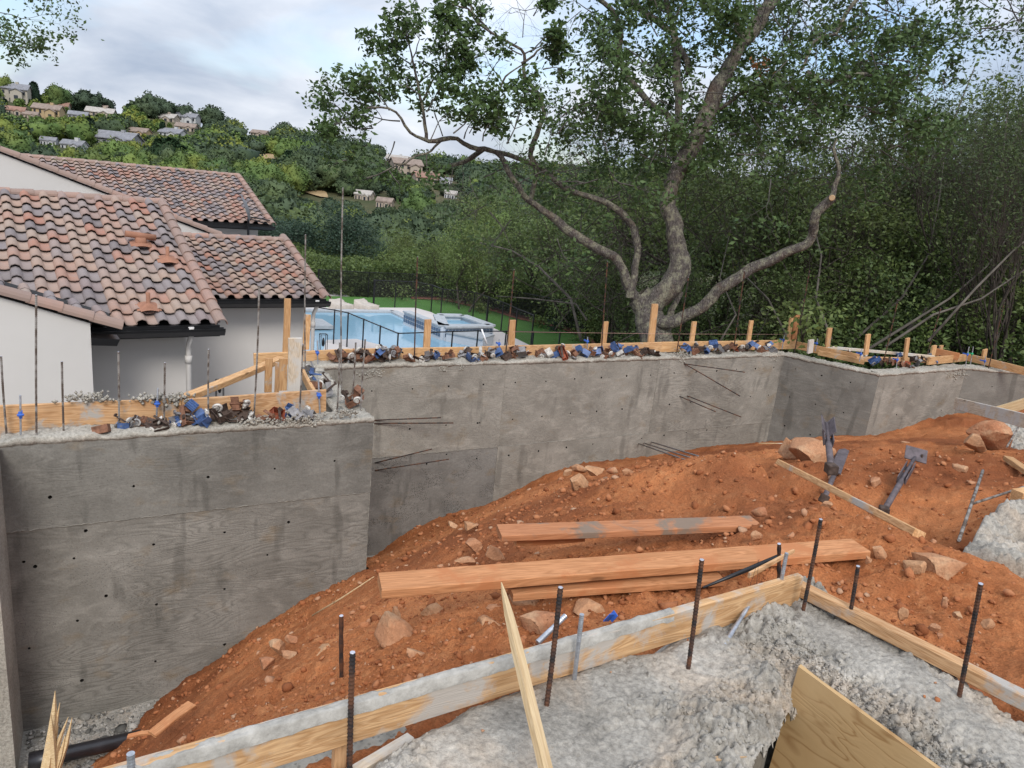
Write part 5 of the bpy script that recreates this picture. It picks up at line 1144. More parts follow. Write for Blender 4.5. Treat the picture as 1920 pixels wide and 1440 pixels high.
# shade only the barrel smoothly
TILE.polygons.foreach_set('use_smooth', [f.index % 2 == 0 and f.index < 16 for f in TILE.polygons])
TILE_FAR = mb.mesh('roof_tile_far', m['roof_tile_clay_far'])
def ridge_mesh(name, L=0.40, r=0.095):
    mb = MB(); V = []; n = 9
    for (x, rr) in ((0, r), (L, r*.93)):
        for k in range(n): a = pi*k/(n-1)*1.1-.05*pi; V.append((x, rr*cos(a), rr*sin(a)*.9))
        for k in range(n): a = pi*k/(n-1)*1.1-.05*pi; V.append((x, (rr-.016)*cos(a), (rr-.016)*sin(a)*.9))
    Fs = []
    for k in range(n-1): Fs.append((k, 2*n+k, 2*n+k+1, k+1)); Fs.append((k, k+1, n+k+1, n+k)); Fs.append((2*n+k, 3*n+k, 3*n+k+1, 2*n+k+1))
    Fs += [(0, n, 3*n, 2*n), (n-1, 3*n-1, 4*n-1, 2*n-1)]
    mb.add(V, Fs, 0, False); return mb.mesh(name, m['ridge_tile_clay'])
RIDGE = ridge_mesh('ridge_tile', .40, .095); RAKE = ridge_mesh('rake_tile', .40, .11)
def mat4(o, X, Y, Z): return Matrix(((X[0], Y[0], Z[0], o[0]), (X[1], Y[1], Z[1], o[1]), (X[2], Y[2], Z[2], o[2]), (0, 0, 0, 1)))
tilecount = 0
def tiled_slope(E, nu, nv, pitch, label=None, far=False, TEX=.345, rake_right=True, ridge=True, rk_tiles=True, limit=999):
    """E = right end of the eave (world); nu tiles leftwards, nv courses up"""
    global tilecount
    y = HV*cos(pitch)+HZ*sin(pitch); z = np.cross(HU, y); W = nu*TW; L = nv*TEX
    mb = MB(); o0 = E-HU*W
    mb.prism([o0-z*.005-y*.03, E-z*.005-y*.03, E-z*.005+y*L, o0-z*.005+y*L], -z*.10)
    rf = mb.build('roof', m['fascia_black'], house)
    if label: rf['label'] = label
    def child(me, M4, name):
        o = bpy.data.objects.new(name, me); COL.objects.link(o); o.parent = rf; o.matrix_parent_inverse = (Matrix.Translation(house.location)).inverted() @ Matrix.Identity(4) if False else Matrix.Identity(4)
        o.matrix_basis = Matrix.Translation(house.location).inverted() @ M4 if False else M4
        return o
    Vj = []; Fj = []; off = 0
    for j in range(nv):
        for i in range(nu):
            p = o0+HU*(i*TW)+y*(j*TEX)+z*random.uniform(-.003, .004)+y*random.uniform(-.006, .006)
            M4 = mat4(p, HU, y*(TEX/.345), z)
            if not far and tilecount < limit:
                # out of the photo on the left: leave it to the joined remainder
                px, py, _ = proj(p+y*.2)
                if px > -30:
                    child(TILE, M4, 'roof_tile'); tilecount += 1; continue
            A = np.array(M4); Vj.append(TV@A[:3, :3].T+A[:3, 3]); Fj += [tuple(q+off for q in f) for f in TF]; off += len(TV)
    if Vj:
        me = bpy.data.meshes.new('roof_tiles'); me.from_pydata(np.concatenate(Vj).tolist(), [], Fj); me.materials.append(m['roof_tile_clay_far'])
        o = child(me, Matrix.Identity(4), 'roof_tiles'); o['kind'] = 'stuff'
    if rake_right and rk_tiles:
        k = 0; s = -.02
        while s < L-.1:
            p = E+HU*.03+y*s+z*.035; t = y; lift = y*.38-z*-.0; X_ = y*cos(.05)+z*-sin(.05); child(RIDGE, mat4(p+z*.02, X_, np.cross(np.cross(X_, HU), X_)*-1, np.cross(X_, -HU)*1.0), 'rake_tile'); s += .345
    if ridge:
        s = -.05
        while s < W+.05:
            p = E-HU*s+y*L+z*.03; X_ = -HU*cos(.04)-HZ*sin(.04); Y_ = np.cross(HZ, X_); child(RIDGE, mat4(p, X_, Y_, np.cross(X_, Y_)), 'ridge_tile'); s += .36
    return rf, o0, y, z, W, L
def solve_len(E, target, pitch):
    y = HV*cos(pitch)+HZ*sin(pitch); best = None
    for L in np.arange(1, 12, .05):
        q = proj(E+y*L); d = (q[1]-target[1])**2
        if best is None or d < best[0]: best = (d, L)
    return best[1]
PITCHR = R(18.5)
def wallbox(name, p, du, dv, z0, z1, mat='stucco'):
    """footprint corner p, along HU du, along HV dv"""
    mb = MB(); q = np.array(p[:2].tolist()+[z0]); P = [q, q+HU*du, q+HU*du+HV*dv, q+HV*dv]; mb.prism(P, (0, 0, z1-z0)); return mb.build(name, m[mat], house)
def gutter(E, W, name='gutter'):
    mb = MB(); p0 = E-HU*W-HV*.10; p1 = E-HV*.10+HU*.04; prof = [(0, 0), (.0, -.10), (.085, -.115), (.13, -.04), (.13, .0), (.115, .0), (.115, -.04), (.075, -.095), (.015, -.085), (.015, 0)]
    P = [p0-HV*(a-.0)+HZ*(b+.01) for a, b in prof]; mb.prism(P, p1-p0); 
    mb.prism([p0+HV*.02+HZ*.04, p0+HV*.02-HZ*.14, p0+HV*.06-HZ*.14, p0+HV*.06+HZ*.04], p1-p0-HU*.05); return mb.build(name, m['gutter_black'], house)
def downspout(p, z1):
    mb = MB(); p = np.array(p); mb.tube([p+HU*.0-HV*.28, p-HV*.28-HZ*.12, p-HV*.08-HZ*.32, p-HV*.06-HZ*.45, np.array((*(p-HV*.06)[:2], z1))], .042, 8); mb.tube([p-HV*.06-HZ*.50, p-HV*.06-HZ*.62], .055, 8); return mb.build('downspout', m['stucco'], house)
# --- A: nearest slope
EA = ony(411, 612, 12.0); LA = solve_len(EA, (300, 387), PITCHR); nvA = int(round(LA/TEX))
rA = tiled_slope(EA, 30, nvA, PITCHR, 'nearest and largest tiled roof slope', limit=260); gutter(EA+HZ*.0, 6.5)
cA = EA+HV*.45-HU*.40; wallbox('wall', cA-HU*8.5, 8.5, 5.0, -4.1, EA[2]-.02); downspout(EA-HU*.43+HV*.18+HZ*.02, -4.1)
# --- B: lower right slope
EB = ony(610, 563, 15.6); LB = solve_len(EB, (530, 453), PITCHR); nvB = 12
rB = tiled_slope(EB, 13, nvB, PITCHR, 'small slope nearest the pool', limit=300, TEX=LB/12); gutter(EB, 13*TW)
cB = EB+HV*.45-HU*.28; wallbox('wall', cB-HU*4.2, 4.2, 4.5, -4.1, EB[2]-.02); downspout(EB-HU*.22+HV*.16+HZ*.02, -4.1)
# --- C: far slope
EC = ony(510, 424, 24.0); LC = solve_len(EC, (445, 331), PITCHR); nvC = 15
rC = tiled_slope(EC, 40, nvC, PITCHR, 'far roof slope behind the gable', far=True, TEX=LC/15); gutter(EC, 7.0)
cC = EC+HV*.45-HU*.3; wallbox('wall', cC-HU*12, 12, 5, -4.1, EC[2]-.02)
print('courses', nvA, nvB, nvC, 'tiles', tilecount)
# --- gables facing the viewer: D lower left, F between A and C
def gable(Eend, length, slope_, Yback, label, foot_u):
    """parapet wall under a descending line of rake tiles; Eend = lower right end"""
    d = -HU*cos(slope_)+HZ*sin(slope_); top = Eend+d*length
    mb = MB(); lo = Eend-HZ*.16-HU*foot_u; b = np.array((*lo[:2], -4.1)); t = np.array((*top[:2], -4.1))
    lo2 = Eend+d*(foot_u/cos(slope_))-HZ*.06
    mb.prism([b, lo2, top-HZ*.06, t], HV*.3); mb.build('wall', m['stucco'], house)['label'] = label
    rf = MB(); rf.prism([Eend-HZ*.02+HV*.04, top-HZ*.02+HV*.04, top-HZ*.055+HV*.04, Eend-HZ*.055+HV*.04], HV*Yback); r = rf.build('roof', m['fascia_black'], house)
    s = -.02; up = np.cross(HV, d); up = up if up[2] > 0 else -up
    while s < length:
        X_ = d*cos(.035)-up*sin(.035); Y_ = np.cross(up, X_); p = Eend+d*s+up*.0+HV*.02
        o = bpy.data.objects.new('rake_tile', RAKE); COL.objects.link(o); o.parent = r; o.matrix_basis = mat4(p+up*.012, X_, Y_, np.cross(X_, Y_)); s += .36
    return d, top, r
SD = R(20.0)
ED = ony(224, 614, 10.9)
dD, topD, rD = gable(ED, 4.2, SD, 1.1, 'nearest gable wall at the left edge', .34)
# tile strips running back beside the rake of D
up_ = np.cross(HV, dD); up_ = up_ if up_[2] > 0 else -up_
mb = MB()
for k in range(10):
    for s_0 in (0, 1):
        p = ED+dD*(.18+k*.30)+up_*.01+HV*(.06+s_0*.42); mb.tube([p, p+HV*.44], [.075, .068], 8, 0, False, True)
o = mb.build('barrel_course', m['roof_tile_clay_far'], house)
# black end flashing of D
mb = MB(); p = ED-HU*.34-HZ*.13; mb.prism([p-HV*.02, p-HV*.02+HU*.34+HZ*-.03, p-HV*.02+HU*.30-HZ*.12, p-HV*.02-HZ*.10], HV*.3); mb.build('flashing', m['gutter_black'], house)
EF = ony(412, 442, 19.6)
dF, topF, rF = gable(EF, 9.5, R(19.5), .5, 'upper gable wall between two roofs', .05)
# --- roof vents
def on_roof(E, px, py, pitch=PITCHR):
    y = HV*cos(pitch)+HZ*sin(pitch); n = np.cross(HU, y); r = ray(px, py); t = ((E-CAM)@n)/(r@n); return CAM+r*t, y, n
for (px, py, kind, lab) in [(264, 470, 't', 'roof vent with a crossbar cap'), (314, 500, 'p', 'upper thin pipe vent with a flashing'), (278, 590, 'p', 'lower thin pipe vent with a flashing')]:
    P, y_, n_ = on_roof(EA, px, py); mb = MB()
    V = []; Fs = []; nn = 9
    for a in range(nn):
        for b in range(nn):
            u = (a/(nn-1)-.5)*.34; v_ = (b/(nn-1)-.5)*.28; h = .135+.018*cos(u*14)+(.05*math.exp(-(u*u+v_*v_)/.006)); V.append(P+HU*u+y_*v_+n_*h)
    for a in range(nn-1):
        for b in range(nn-1):
            if (a-(nn-2)/2)**2+(b-(nn-2)/2)**2 < 19: Fs.append((a*nn+b, (a+1)*nn+b, (a+1)*nn+b+1, a*nn+b+1))
    e = MB().add(V, Fs, 0, True); 
    if kind == 't':
        e.tube([P+n_*.08, P+n_*.08+HZ*.16], [.10, .09], 14); e.tube([P-HU*.24+n_*.08+HZ*.21, P+HU*.24+n_*.08+HZ*.16], .055, 12)
    else: e.tube([P+n_*.08, P+n_*.08+HZ*.03, P+n_*.08+HZ*.07, P+n_*.08+HZ*.27], [.075, .06, .03, .03], 10)
    e.build('roof_vent', m['terracotta'], house)['label'] = lab
# satellite dish arm at the corner of roof C
P, y_, n_ = on_roof(EC, 462, 424); e = empty('satellite_dish', P, 'small dark dish seen edge on, mounted at the gutter of the far roof', 'satellite dish')
mb = MB(); mb.tube([P-HV*.2-HZ*.55, P-HV*.2+HZ*.15, P-HV*.25+HZ*.45], .035, 8); mb.tube([P+HU*.65+n_*.1, P-HV*.2+HZ*.25], .02, 6); mb.tube([P+HU*.8+n_*.1+y_*.3, P-HV*.2+HZ*.3], .02, 6); mb.build('mast', m['black_metal'], e)
mb = MB(); c = P-HV*.25+HZ*.55; ax = HU*.96-HV*.25; ax = ax/np.linalg.norm(ax); s1 = np.cross(ax, HZ); rings = [(0, .0), (.15, .01), (.30, .05), (.42, .11)]; V = [c]; Fs = []
for rr, dd in rings[1:]:
    for k in range(16): a = 2*pi*k/16; V.append(c+ax*-dd+s1*rr*cos(a)+(HZ*.95+ax*-.3)*rr*sin(a))
Fs += [(0, 1+k, 1+(k+1) % 16) for k in range(16)]
for q in range(2): Fs += [(1+q*16+k, 1+(q+1)*16+k, 1+(q+1)*16+(k+1) % 16, 1+q*16+(k+1) % 16) for k in range(16)]
mb.add(V, Fs, 0, True); mb.build('dish', m['grey_steel'], e)
# wall lanterns: black cage lamps on the wall
def lantern(px, py, Yv, label):
    P = ony(px, py, Yv); e = empty('wall_lantern', P, label, 'lantern', 'cage lanterns on the house'); w_ = .07; h_ = .22
    mb = MB()
    for sx in (-1, 1):
        for sy in (-1, 1): mb.box(P+[sx*w_, sy*w_, 0], (.012, .012, 2*h_))
    for z_ in (-1, 1):
        for s in (-1, 1): mb.box(P+[0, s*w_, z_*h_], (2*w_, .012, .012)); mb.box(P+[s*w_, 0, z_*h_], (.012, 2*w_, .012))
    mb.build('cage', m['black_metal'], e); mb = MB(); mb.tube([P+[0, 0, .14], P+[0, 0, .08], P+[0, 0, .0], P-[0, 0, .05]], [.012, .03, .035, .02], 10); mb.build('bulb_holder', m['black_metal'], e)
lantern(412, 732, 15.4, 'black cage lantern under the diagonal brace on the stucco wall'); lantern(606, 645, 15.6, 'black cage lantern at the house corner beside the pool')
mb = MB(); mb.box((1, 24, -4.12), (18, 30, .1)); o = mb.build('bounce_paving', m['deck_paving']); o['kind'] = 'structure'  # unseen pale paving, added to bounce light up onto the stucco walls

# ================================================================== LAWN, DECK, POOL
ZD = -4.0
def ground_poly(name, pts, z, mat, kind='structure', th=.0):
    P = [onz(*p, z) for p in pts]; mb = MB()
    if th: mb.prism([q-[0, 0, th] for q in P], (0, 0, th))
    else: mb.add(P, [tuple(range(len(P)))])
    o = mb.build(name, m[mat])
    me = o.data; bm = bmesh.new(); bm.from_mesh(me); bmesh.ops.recalc_face_normals(bm, faces=bm.faces)
    if not th:
        for f in bm.faces:
            if f.normal.z < 0: f.normal_flip()
    bm.to_mesh(me); bm.free(); o['kind'] = kind; return o
ground_poly('lawn', [(540, 553), (612, 555), (690, 557), (770, 558), (828, 560), (873, 570), (924, 581), (967, 595), (1041, 611), (1096, 630), (1130, 660), (1130, 760), (540, 760)], ZD-.03, 'lawn_turf')
ground_poly('mulch_bed', [(770, 556), (828, 557), (880, 566), (930, 577), (975, 590), (1045, 606), (1105, 628), (1130, 660), (1096, 632), (1041, 613), (967, 597), (924, 583), (873, 572), (828, 562), (770, 560)], ZD-.0, 'mulch')
ground_poly('pool_deck', [(540, 577), (610, 576), (779, 577), (808, 585), (822, 592), (886, 598), (939, 621), (995, 648), (1010, 700), (1010, 800), (500, 800)], ZD, 'deck_paving', th=.02)
# grass blades on the near lawn edge are far too small to see; low tufts along the mulch instead
# pool: water, coping, dark water line tiles
def outline(pts, z): return [onz(*p, z) for p in pts]
water = outline([(560, 589), (606, 589.5), (737, 590.5), (765, 604), (822, 628), (870, 640), (905, 655), (905, 690), (740, 720), (560, 720)], ZD-.10)
e = empty('swimming_pool', water[1], 'blue swimming pool with grey coping on the pale deck beyond the wall', 'swimming pool')
mb = MB(); W3 = [np.array((q[0], q[1], ZD+.012)) for q in water]; mb.add(W3, [tuple(range(len(W3)))[::1]]); o = mb.build('pool_water', m['pool_water'], e)
bm = bmesh.new(); bm.from_mesh(o.data)
for f in bm.faces:
    f.normal_update()
    if f.normal.z < 0: f.normal_flip()
bm.to_mesh(o.data); bm.free()
mb = MB(); pl_ = [np.array((q[0], q[1], ZD+.0)) for q in water]
for k in range(0, 5): a, b = pl_[k], pl_[k+1]; mb.beam(a+[0, 0, .05], b+[0, 0, .05], .36, .09, ch=.01)
mb.build('coping', m['coping'], e)
mb = MB(); q = outline([(600, 615), (623, 619), (600, 626)], ZD+.10); mb.prism(outline([(560, 600), (604, 604), (625, 617), (560, 617)], ZD+.06), (0, 0, .12)); mb.build('raised_step', m['coping'], e)
mb = MB(); mb.prism(outline([(612, 640), (668, 638), (725, 652), (740, 680), (600, 680)], ZD+.03), (0, 0, .05)); mb.build('stepping_deck', m['deck_paving'], e)
# spa: raised block with coping ring, tiled sides
spa = empty('spa', onz(870, 620, ZD), 'raised square spa with dark tile motifs standing at the right end of the pool', 'spa')
zs = ZD+.50
R4 = [onz(*p, zs) for p in ((822, 592), (868, 593), (921, 612), (832, 613))]
def ringtop(Q, wd, z0, z1, name, mat, parent):
    c = sum(Q)/len(Q); mb = MB()
    for k in range(len(Q)): a, b = Q[k], Q[(k+1) % len(Q)]; mb.beam(np.array((*a[:2], (z0+z1)/2)), np.array((*b[:2], (z0+z1)/2)), wd, z1-z0, ch=.01)
    return mb.build(name, m[mat], parent)
mb = MB(); base = [np.array((*q[:2], ZD-.1)) for q in R4]; n4 = 4
for k in range(4): a, b = base[k], base[(k+1) % 4]; mb.beam(a+[0, 0, .25], b+[0, 0, .25], .26, .62, ch=0)
mb.build('side_wall', m['spa_stone'], spa); ringtop(R4, .42, zs-.02, zs+.06, 'coping', 'coping', spa)
mb = MB(); mb.add([np.array((*q[:2], zs-.12)) for q in R4], [(3, 2, 1, 0)]); o = mb.build('spa_water', m['pool_water'], spa)
bm = bmesh.new(); bm.from_mesh(o.data)
for f in bm.faces:
    f.normal_update()
    if f.normal.z < 0: f.normal_flip()
bm.to_mesh(o.data); bm.free()
# dark tile motifs on the two sides facing the viewer
def motifs(a, b, n, off, parent, z0, rows=2):
    d = (b-a)/np.linalg.norm(b-a); nrm = np.array((d[1], -d[0], 0)); 
    if nrm@(CAM-a) < 0: nrm = -nrm
    for k in range(n):
        for r_ in range(rows):
            c = a+(b-a)*((k+.5)/n)+nrm*off; c = np.array((*c[:2], z0-.15*r_)); mb = MB(); mb.box(c, (.12, .02, .11), np.array([d, nrm, HZ]).T); mb.build('tile', m['spa_tile_dark'], parent)
motifs(np.array((*R4[3][:2], 0)), np.array((*R4[2][:2], 0)), 14, .135, spa, zs-.13); motifs(np.array((*R4[0][:2], 0)), np.array((*R4[3][:2], 0)), 12, .135, spa, zs-.13)
# spill wall left of the spa and lower step wall in front
q = [onz(762, 589, ZD+.42), onz(782, 595, ZD+.42), onz(824, 593, ZD+.42)]
mb = MB(); mb.beam(np.array((*q[0][:2], ZD+.2)), np.array((*R4[3][:2], ZD+.2)), .22, .62, ch=0); mb.build('side_wall', m['spa_stone'], spa)
mb = MB(); mb.beam(np.array((*q[0][:2], ZD+.53)), np.array((*R4[3][:2], ZD+.53)), .34, .06); mb.build('coping', m['coping'], spa)
motifs(np.array((*q[0][:2], 0)), np.array((*R4[3][:2], 0)), 16, .125, spa, zs-.15)
s0_, s1_ = onz(848, 621, ZD+.32), onz(916, 634, ZD+.32)
mb = MB(); mb.beam(s0_-[0, 0, .2], s1_-[0, 0, .2], .9, .42, ch=0); mb.build('step_wall', m['spa_stone'], spa); mb = MB(); mb.beam(s0_+[0, 0, .03], s1_+[0, 0, .03], 1.02, .06); mb.build('step_coping', m['coping'], spa)
# covered loungers
def lounger_cover(pts, label):
    P = [onz(*p, ZD) for p in pts]; n = 22; V = []; L0 = P
    for a in range(n):
        for b in range(10):
            t = min(1, max(0, (a-1)/(n-3)+(.004 if a == 1 else -.004 if a == n-2 else 0))); s = min(1, max(0, (b-1)/7+(.01 if b == 1 else -.01 if b == 8 else 0))); base = (L0[0]*(1-t)+L0[1]*t)*(1-s)+(L0[3]*(1-t)+L0[2]*t)*s
            edge = 0 if (a in (0, n-1) or b in (0, 9)) else 1; h = .0 if edge < .001 else .22; h = h+(.13*max(0, 1-t*3.2) if edge > .03 else 0)+.010*math.sin(t*31+s*9)*(edge > .02)
            V.append(base+[random.uniform(-.01, .01), random.uniform(-.01, .01), h+random.uniform(-.006, .006)*(edge > 0)])
    Fs = [(a*10+b, (a+1)*10+b, (a+1)*10+b+1, a*10+b+1) for a in range(n-1) for b in range(9)]
    mb = MB(); mb.add(V, Fs, 0, True); return tag(mb.build('covered_lounger', m['furniture_cover']), label, 'sun lounger', 'covered loungers on the pool deck')
lounger_cover([(663, 577), (690, 585), (711, 582), (683, 574)], 'right one of the two beige covered loungers on the deck'); lounger_cover([(616, 577), (640, 584), (664, 581), (640, 574)], 'left beige covered lounger, next to the house corner')
# pool fences
def fence(base, hgt, label, meshmat, post_every=None, pr=.018, gname='fence', thick_every=0):
    P = [onz(*p, ZD) for p in base]; e = empty('pool_fence', P[0], label, 'fence'); pp = [P[0]]
    for k in range(len(P)-1):
        L = np.linalg.norm(P[k+1]-P[k]); n = max(1, int(round(L/post_every))); pp += [P[k]+(P[k+1]-P[k])*(q+1)/n for q in range(n)]
    for k, q in enumerate(pp):
        r0 = pr*(1.7 if thick_every and k % thick_every == 0 else 1); mb = MB(); mb.box(q+[0, 0, hgt/2], (r0*2, r0*2, hgt+.05)); mb.build('fence_post', m['black_metal'], e)
    for k in range(len(pp)-1):
        mb = MB(); mb.quad(pp[k]+[0, 0, .03], pp[k+1]+[0, 0, .03], pp[k+1]+[0, 0, hgt], pp[k]+[0, 0, hgt]); mb.build('mesh_panel', m[meshmat], e)
    mb = MB()
    for k in range(len(pp)-1): mb.beam(pp[k]+[0, 0, hgt], pp[k+1]+[0, 0, hgt], .03, .03, ch=0)
    mb.build('top_rail', m['black_metal'], e); return e
fence([(596, 553), (690, 557), (770, 558.5), (828, 560.5), (873, 570), (924, 581), (967, 595), (1041, 611), (1096, 631)], 1.15, 'black mesh fence along the far side of the lawn, against the trees', 'fence_mesh', 1.8, thick_every=4)
fence([(700, 575), (779, 577), (808, 584), (826, 592), (886, 598), (939, 620), (965, 634), (995, 648)], 1.15, 'sheer pool fence between the deck and the lawn', 'sheer_mesh', 1.1, pr=.02, thick_every=6)
fence([(570, 640), (625, 649), (650, 655), (742, 700), (890, 690), (1090, 690)], 1.2, 'near sheer fence with thin black posts standing before the pool', 'sheer_mesh', 1.0, pr=.018)
# shrubs on the lawn: small plants
# ================================================================== FOLIAGE TOOLS
def leaves_mesh(C, sz, seed, name, mat, flat=.0, aspect=.55, updir=None):
    """C (n,3) leaf centres; one pointed four sided leaf each"""
    r_ = np.random.default_rng(seed); n = len(C); d = r_.normal(size=(n, 3)); d[:, 2] = d[:, 2]*.7-.25
    if updir is not None: d = d*.6+np.array(updir)
    d /= np.linalg.norm(d, axis=1)[:, None]; q = r_.normal(size=(n, 3)); s = np.cross(d, q); s /= np.linalg.norm(s, axis=1)[:, None]
    L = (sz*r_.uniform(.6, 1.3, n))[:, None]; nn = np.cross(d, s); mid = C+d*L*.45+nn*L*.08
    V = np.stack([C-d*L*.5, mid-d*L*.45+s*L*aspect*.5, C+d*L*.5, mid-d*L*.45-s*L*aspect*.5], 1).reshape(-1, 3)
    return fast_mesh(name, V, np.arange(4*n).reshape(-1, 4), mat)
def tubes_mesh(segs, name, mat, sides=5):
    """segs list of (p0,p1,r0,r1)"""
    P0 = np.array([s[0] for s in segs]); P1 = np.array([s[1] for s in segs]); r0 = np.array([s[2] for s in segs]); r1 = np.array([s[3] for s in segs])
    d = P1-P0; d /= np.linalg.norm(d, axis=1)[:, None]+1e-9; ref = np.where(np.abs(d[:, 2:3]) > .9, [[1., 0, 0]], [[0, 0, 1.]]); u = np.cross(d, ref); u /= np.linalg.norm(u, axis=1)[:, None]; v = np.cross(d, u)
    a = np.linspace(0, 2*pi, sides, endpoint=False); ring = np.cos(a)[None, :, None]*u[:, None, :]+np.sin(a)[None, :, None]*v[:, None, :]
    V = np.concatenate([P0[:, None]+ring*r0[:, None, None], P1[:, None]+ring*r1[:, None, None]], 1); n = len(segs)
    k = np.arange(sides); q = np.stack([k, (k+1) % sides, (k+1) % sides+sides, k+sides], -1); Fq = (np.arange(n)[:, None, None]*2*sides+q[None]).reshape(-1, 4)
    return fast_mesh(name, V.reshape(-1, 3), Fq, mat, smooth=True)
def grow(p, d, L, r, depth, rnd, segs, tips, spread=.6, up=.1, kids=(2, 4), shrink=.68, wig=.25, maxz=None):
    """one branch of several pieces, then its children"""
    p = np.array(p, float); d = np.array(d, float)/np.linalg.norm(d); n = 4; rr = r
    for k in range(n):
        nd = d+np.array([rnd.gauss(0, wig), rnd.gauss(0, wig), rnd.gauss(0, wig)+up])*.5; nd /= np.linalg.norm(nd); q = p+nd*L/n; r2 = r*(1-.5*(k+1)/n)
        segs.append((p, q, rr, r2)); p, d, rr = q, nd, r2
        if depth > 0 and k >= 1:
            for _ in range(rnd.randint(*kids) if k == n-1 else rnd.randint(0, kids[0])):
                s = np.array([rnd.gauss(0, 1), rnd.gauss(0, 1), rnd.gauss(0, .7)]); s -= d*(s@d); s /= np.linalg.norm(s)+1e-9
                grow(p, d*(1-spread*.5)+s*spread, L*shrink*rnd.uniform(.75, 1.15), rr*.7, depth-1, rnd, segs, tips, spread, up, kids, shrink, wig)
    if depth <= 1: tips.append((p, d, L))
def tree_proto(seed, H, crown_r, nleaf, leaf, mat_leaf, mat_bark, stems=1, spread=.75, up=.12, lean=0, sig=.35, depth=4, trunk_r=.22, low=.15, aspect=.55, lumps=14):
    """returns (trunk mesh, crown mesh) of height H with its foot at the origin"""
    rnd = random.Random(seed); r_ = np.random.default_rng(seed); segs = []; tips = []
    for s in range(stems):
        a = rnd.uniform(0, 6.28); d = np.array([cos(a)*(.15+.35*(stems > 1))+lean, sin(a)*(.15+.35*(stems > 1)), 1.0]); grow((rnd.gauss(0, .15), rnd.gauss(0, .15), -.4), d, H*.42, trunk_r*rnd.uniform(.7, 1.1), depth, rnd, segs, tips, spread, up, (2, 3), .66)
    T = np.array([t[0] for t in tips]); segs = [s for s in segs]
    sc = H/max(T[:, 2].max(), .1)*.95
    T[:, 2] *= sc; rad = np.percentile(np.hypot(T[:, 0], T[:, 1]), 92); sx = crown_r/max(rad, .1)
    T[:, :2] *= sx; segs = [(a*[sx, sx, sc], b*[sx, sx, sc], c*1.0, d_*1.0) for a, b, c, d_ in segs]
    # leaf clumps around tips, with extra clumps filling the crown's lower skirt
    K_ = T[r_.integers(len(T), size=nleaf)]; C = K_+r_.normal(size=(nleaf, 3))*sig*[1, 1, .75]
    ok = C[:, 2] > H*low; C = C[ok]
    return tubes_mesh(segs, 'trunk', m[mat_bark], 5), leaves_mesh(C, leaf, seed, 'crown', m[mat_leaf], aspect=aspect)
def place_tree(protos, k, x, y, z, s, rz, label, group, cat='tree', name='tree', sz=None):
    tm, cm = protos[k % len(protos)]; e = empty(name, (x, y, z), label, cat, group, rz); e.scale = (s, s, s if sz is None else sz)
    for nm, me in (('trunk', tm), ('crown', cm)):
        o = bpy.data.objects.new(nm, me); COL.objects.link(o); o.parent = e
    return e
def atd(px, dep, zfix=None):
    """ground point on the sight line column px at a distance"""
    for py in np.arange(900, 300, -2.0):
        P = CAM+ray(px, py)/np.linalg.norm(ray(px, py)[:2])*dep
        if P[2] > float(terrain(P[0], P[1])): return np.array((P[0], P[1], float(terrain(P[0], P[1]))))
    d = ray(px, 500); d = d/np.linalg.norm(d[:2]); P = CAM+d*dep; return np.array((P[0], P[1], float(terrain(P[0], P[1]))))

# ================================================================== THE BIG OAK
OD = 13.0
oak = empty('oak_tree', ond(1235, 660, OD)-[0, 0, .8], 'big twisted oak with lichen covered limbs towering behind the middle of the wall', 'tree')
def limb_pts(path, dep0, dep1, wob=.07):
    P = [ond(px, py, dep0+(dep1-dep0)*k/max(1, len(path)-1)) for k, (px, py) in enumerate(path)]
    # smooth with a Catmull-Rom pass
    out_ = []
    for k in range(len(P)-1):
        a = P[max(k-1, 0)]; b = P[k]; c = P[k+1]; d = P[min(k+2, len(P)-1)]; n = max(2, int(np.linalg.norm(c-b)/.10))
        for q in range(n):
            t = q/n; out_.append(.5*((2*b)+(-a+c)*t+(2*a-5*b+4*c-d)*t*t+(-a+3*b-3*c+d)*t**3))
    out_.append(P[-1]); out_ = np.array(out_)
    w_ = wob*(np.stack([fbm(out_[:, 0]*3, out_[:, 2]*3, 1, 2, s) for s in (1, 2, 3)], -1)); return out_+w_
def limb(path, w0, w1, dep0=OD, dep1=None, name='limb', mat='oak_bark', sides=14, rough=.24, parent=oak, kn=1.0):
    """w0, w1 widths in photo pixels"""
    dep1 = dep0 if dep1 is None else dep1; P = limb_pts(path, dep0, dep1); n = len(P); r = np.linspace(w0, w1, n)**1.0/2*OD/F*(.58 if 14 < w0 < 50 else .64 if w0 >= 50 else .75)*1.0
    mb = MB(); V = []; t = np.gradient(P, axis=0); t /= np.linalg.norm(t, axis=1)[:, None]; u = np.cross(t, (.3, .9, .1)); u /= np.linalg.norm(u, axis=1)[:, None]; v = np.cross(t, u)
    a = np.linspace(0, 2*pi, sides, endpoint=False); A, I = np.meshgrid(a, np.arange(n)); nz = 1+rough*fbm(np.cos(A)*1.6+I*.05, np.sin(A)*1.6, 2.2, 3, int(w0), z=I*.22)+rough*.9*fbm(I*.16, I*0, 1, 2, int(w0)+3)
    V = P[:, None]+(np.cos(A)[..., None]*u[:, None]+np.sin(A)[..., None]*v[:, None])*(r[:, None]*nz)[..., None]
    i, j = np.meshgrid(np.arange(n-1), np.arange(sides), indexing='ij'); Fq = np.stack([i*sides+j, i*sides+(j+1) % sides, (i+1)*sides+(j+1) % sides, (i+1)*sides+j], -1).reshape(-1, 4)
    link(name, fast_mesh(name, V.reshape(-1, 3), Fq, m[mat], smooth=True), parent); LIMBS.append((P, r)); return P
LIMBS = []
limb([(1250, 700), (1240, 650), (1228, 610), (1210, 575), (1195, 555)], 96, 70, OD, name='trunk', sides=20)
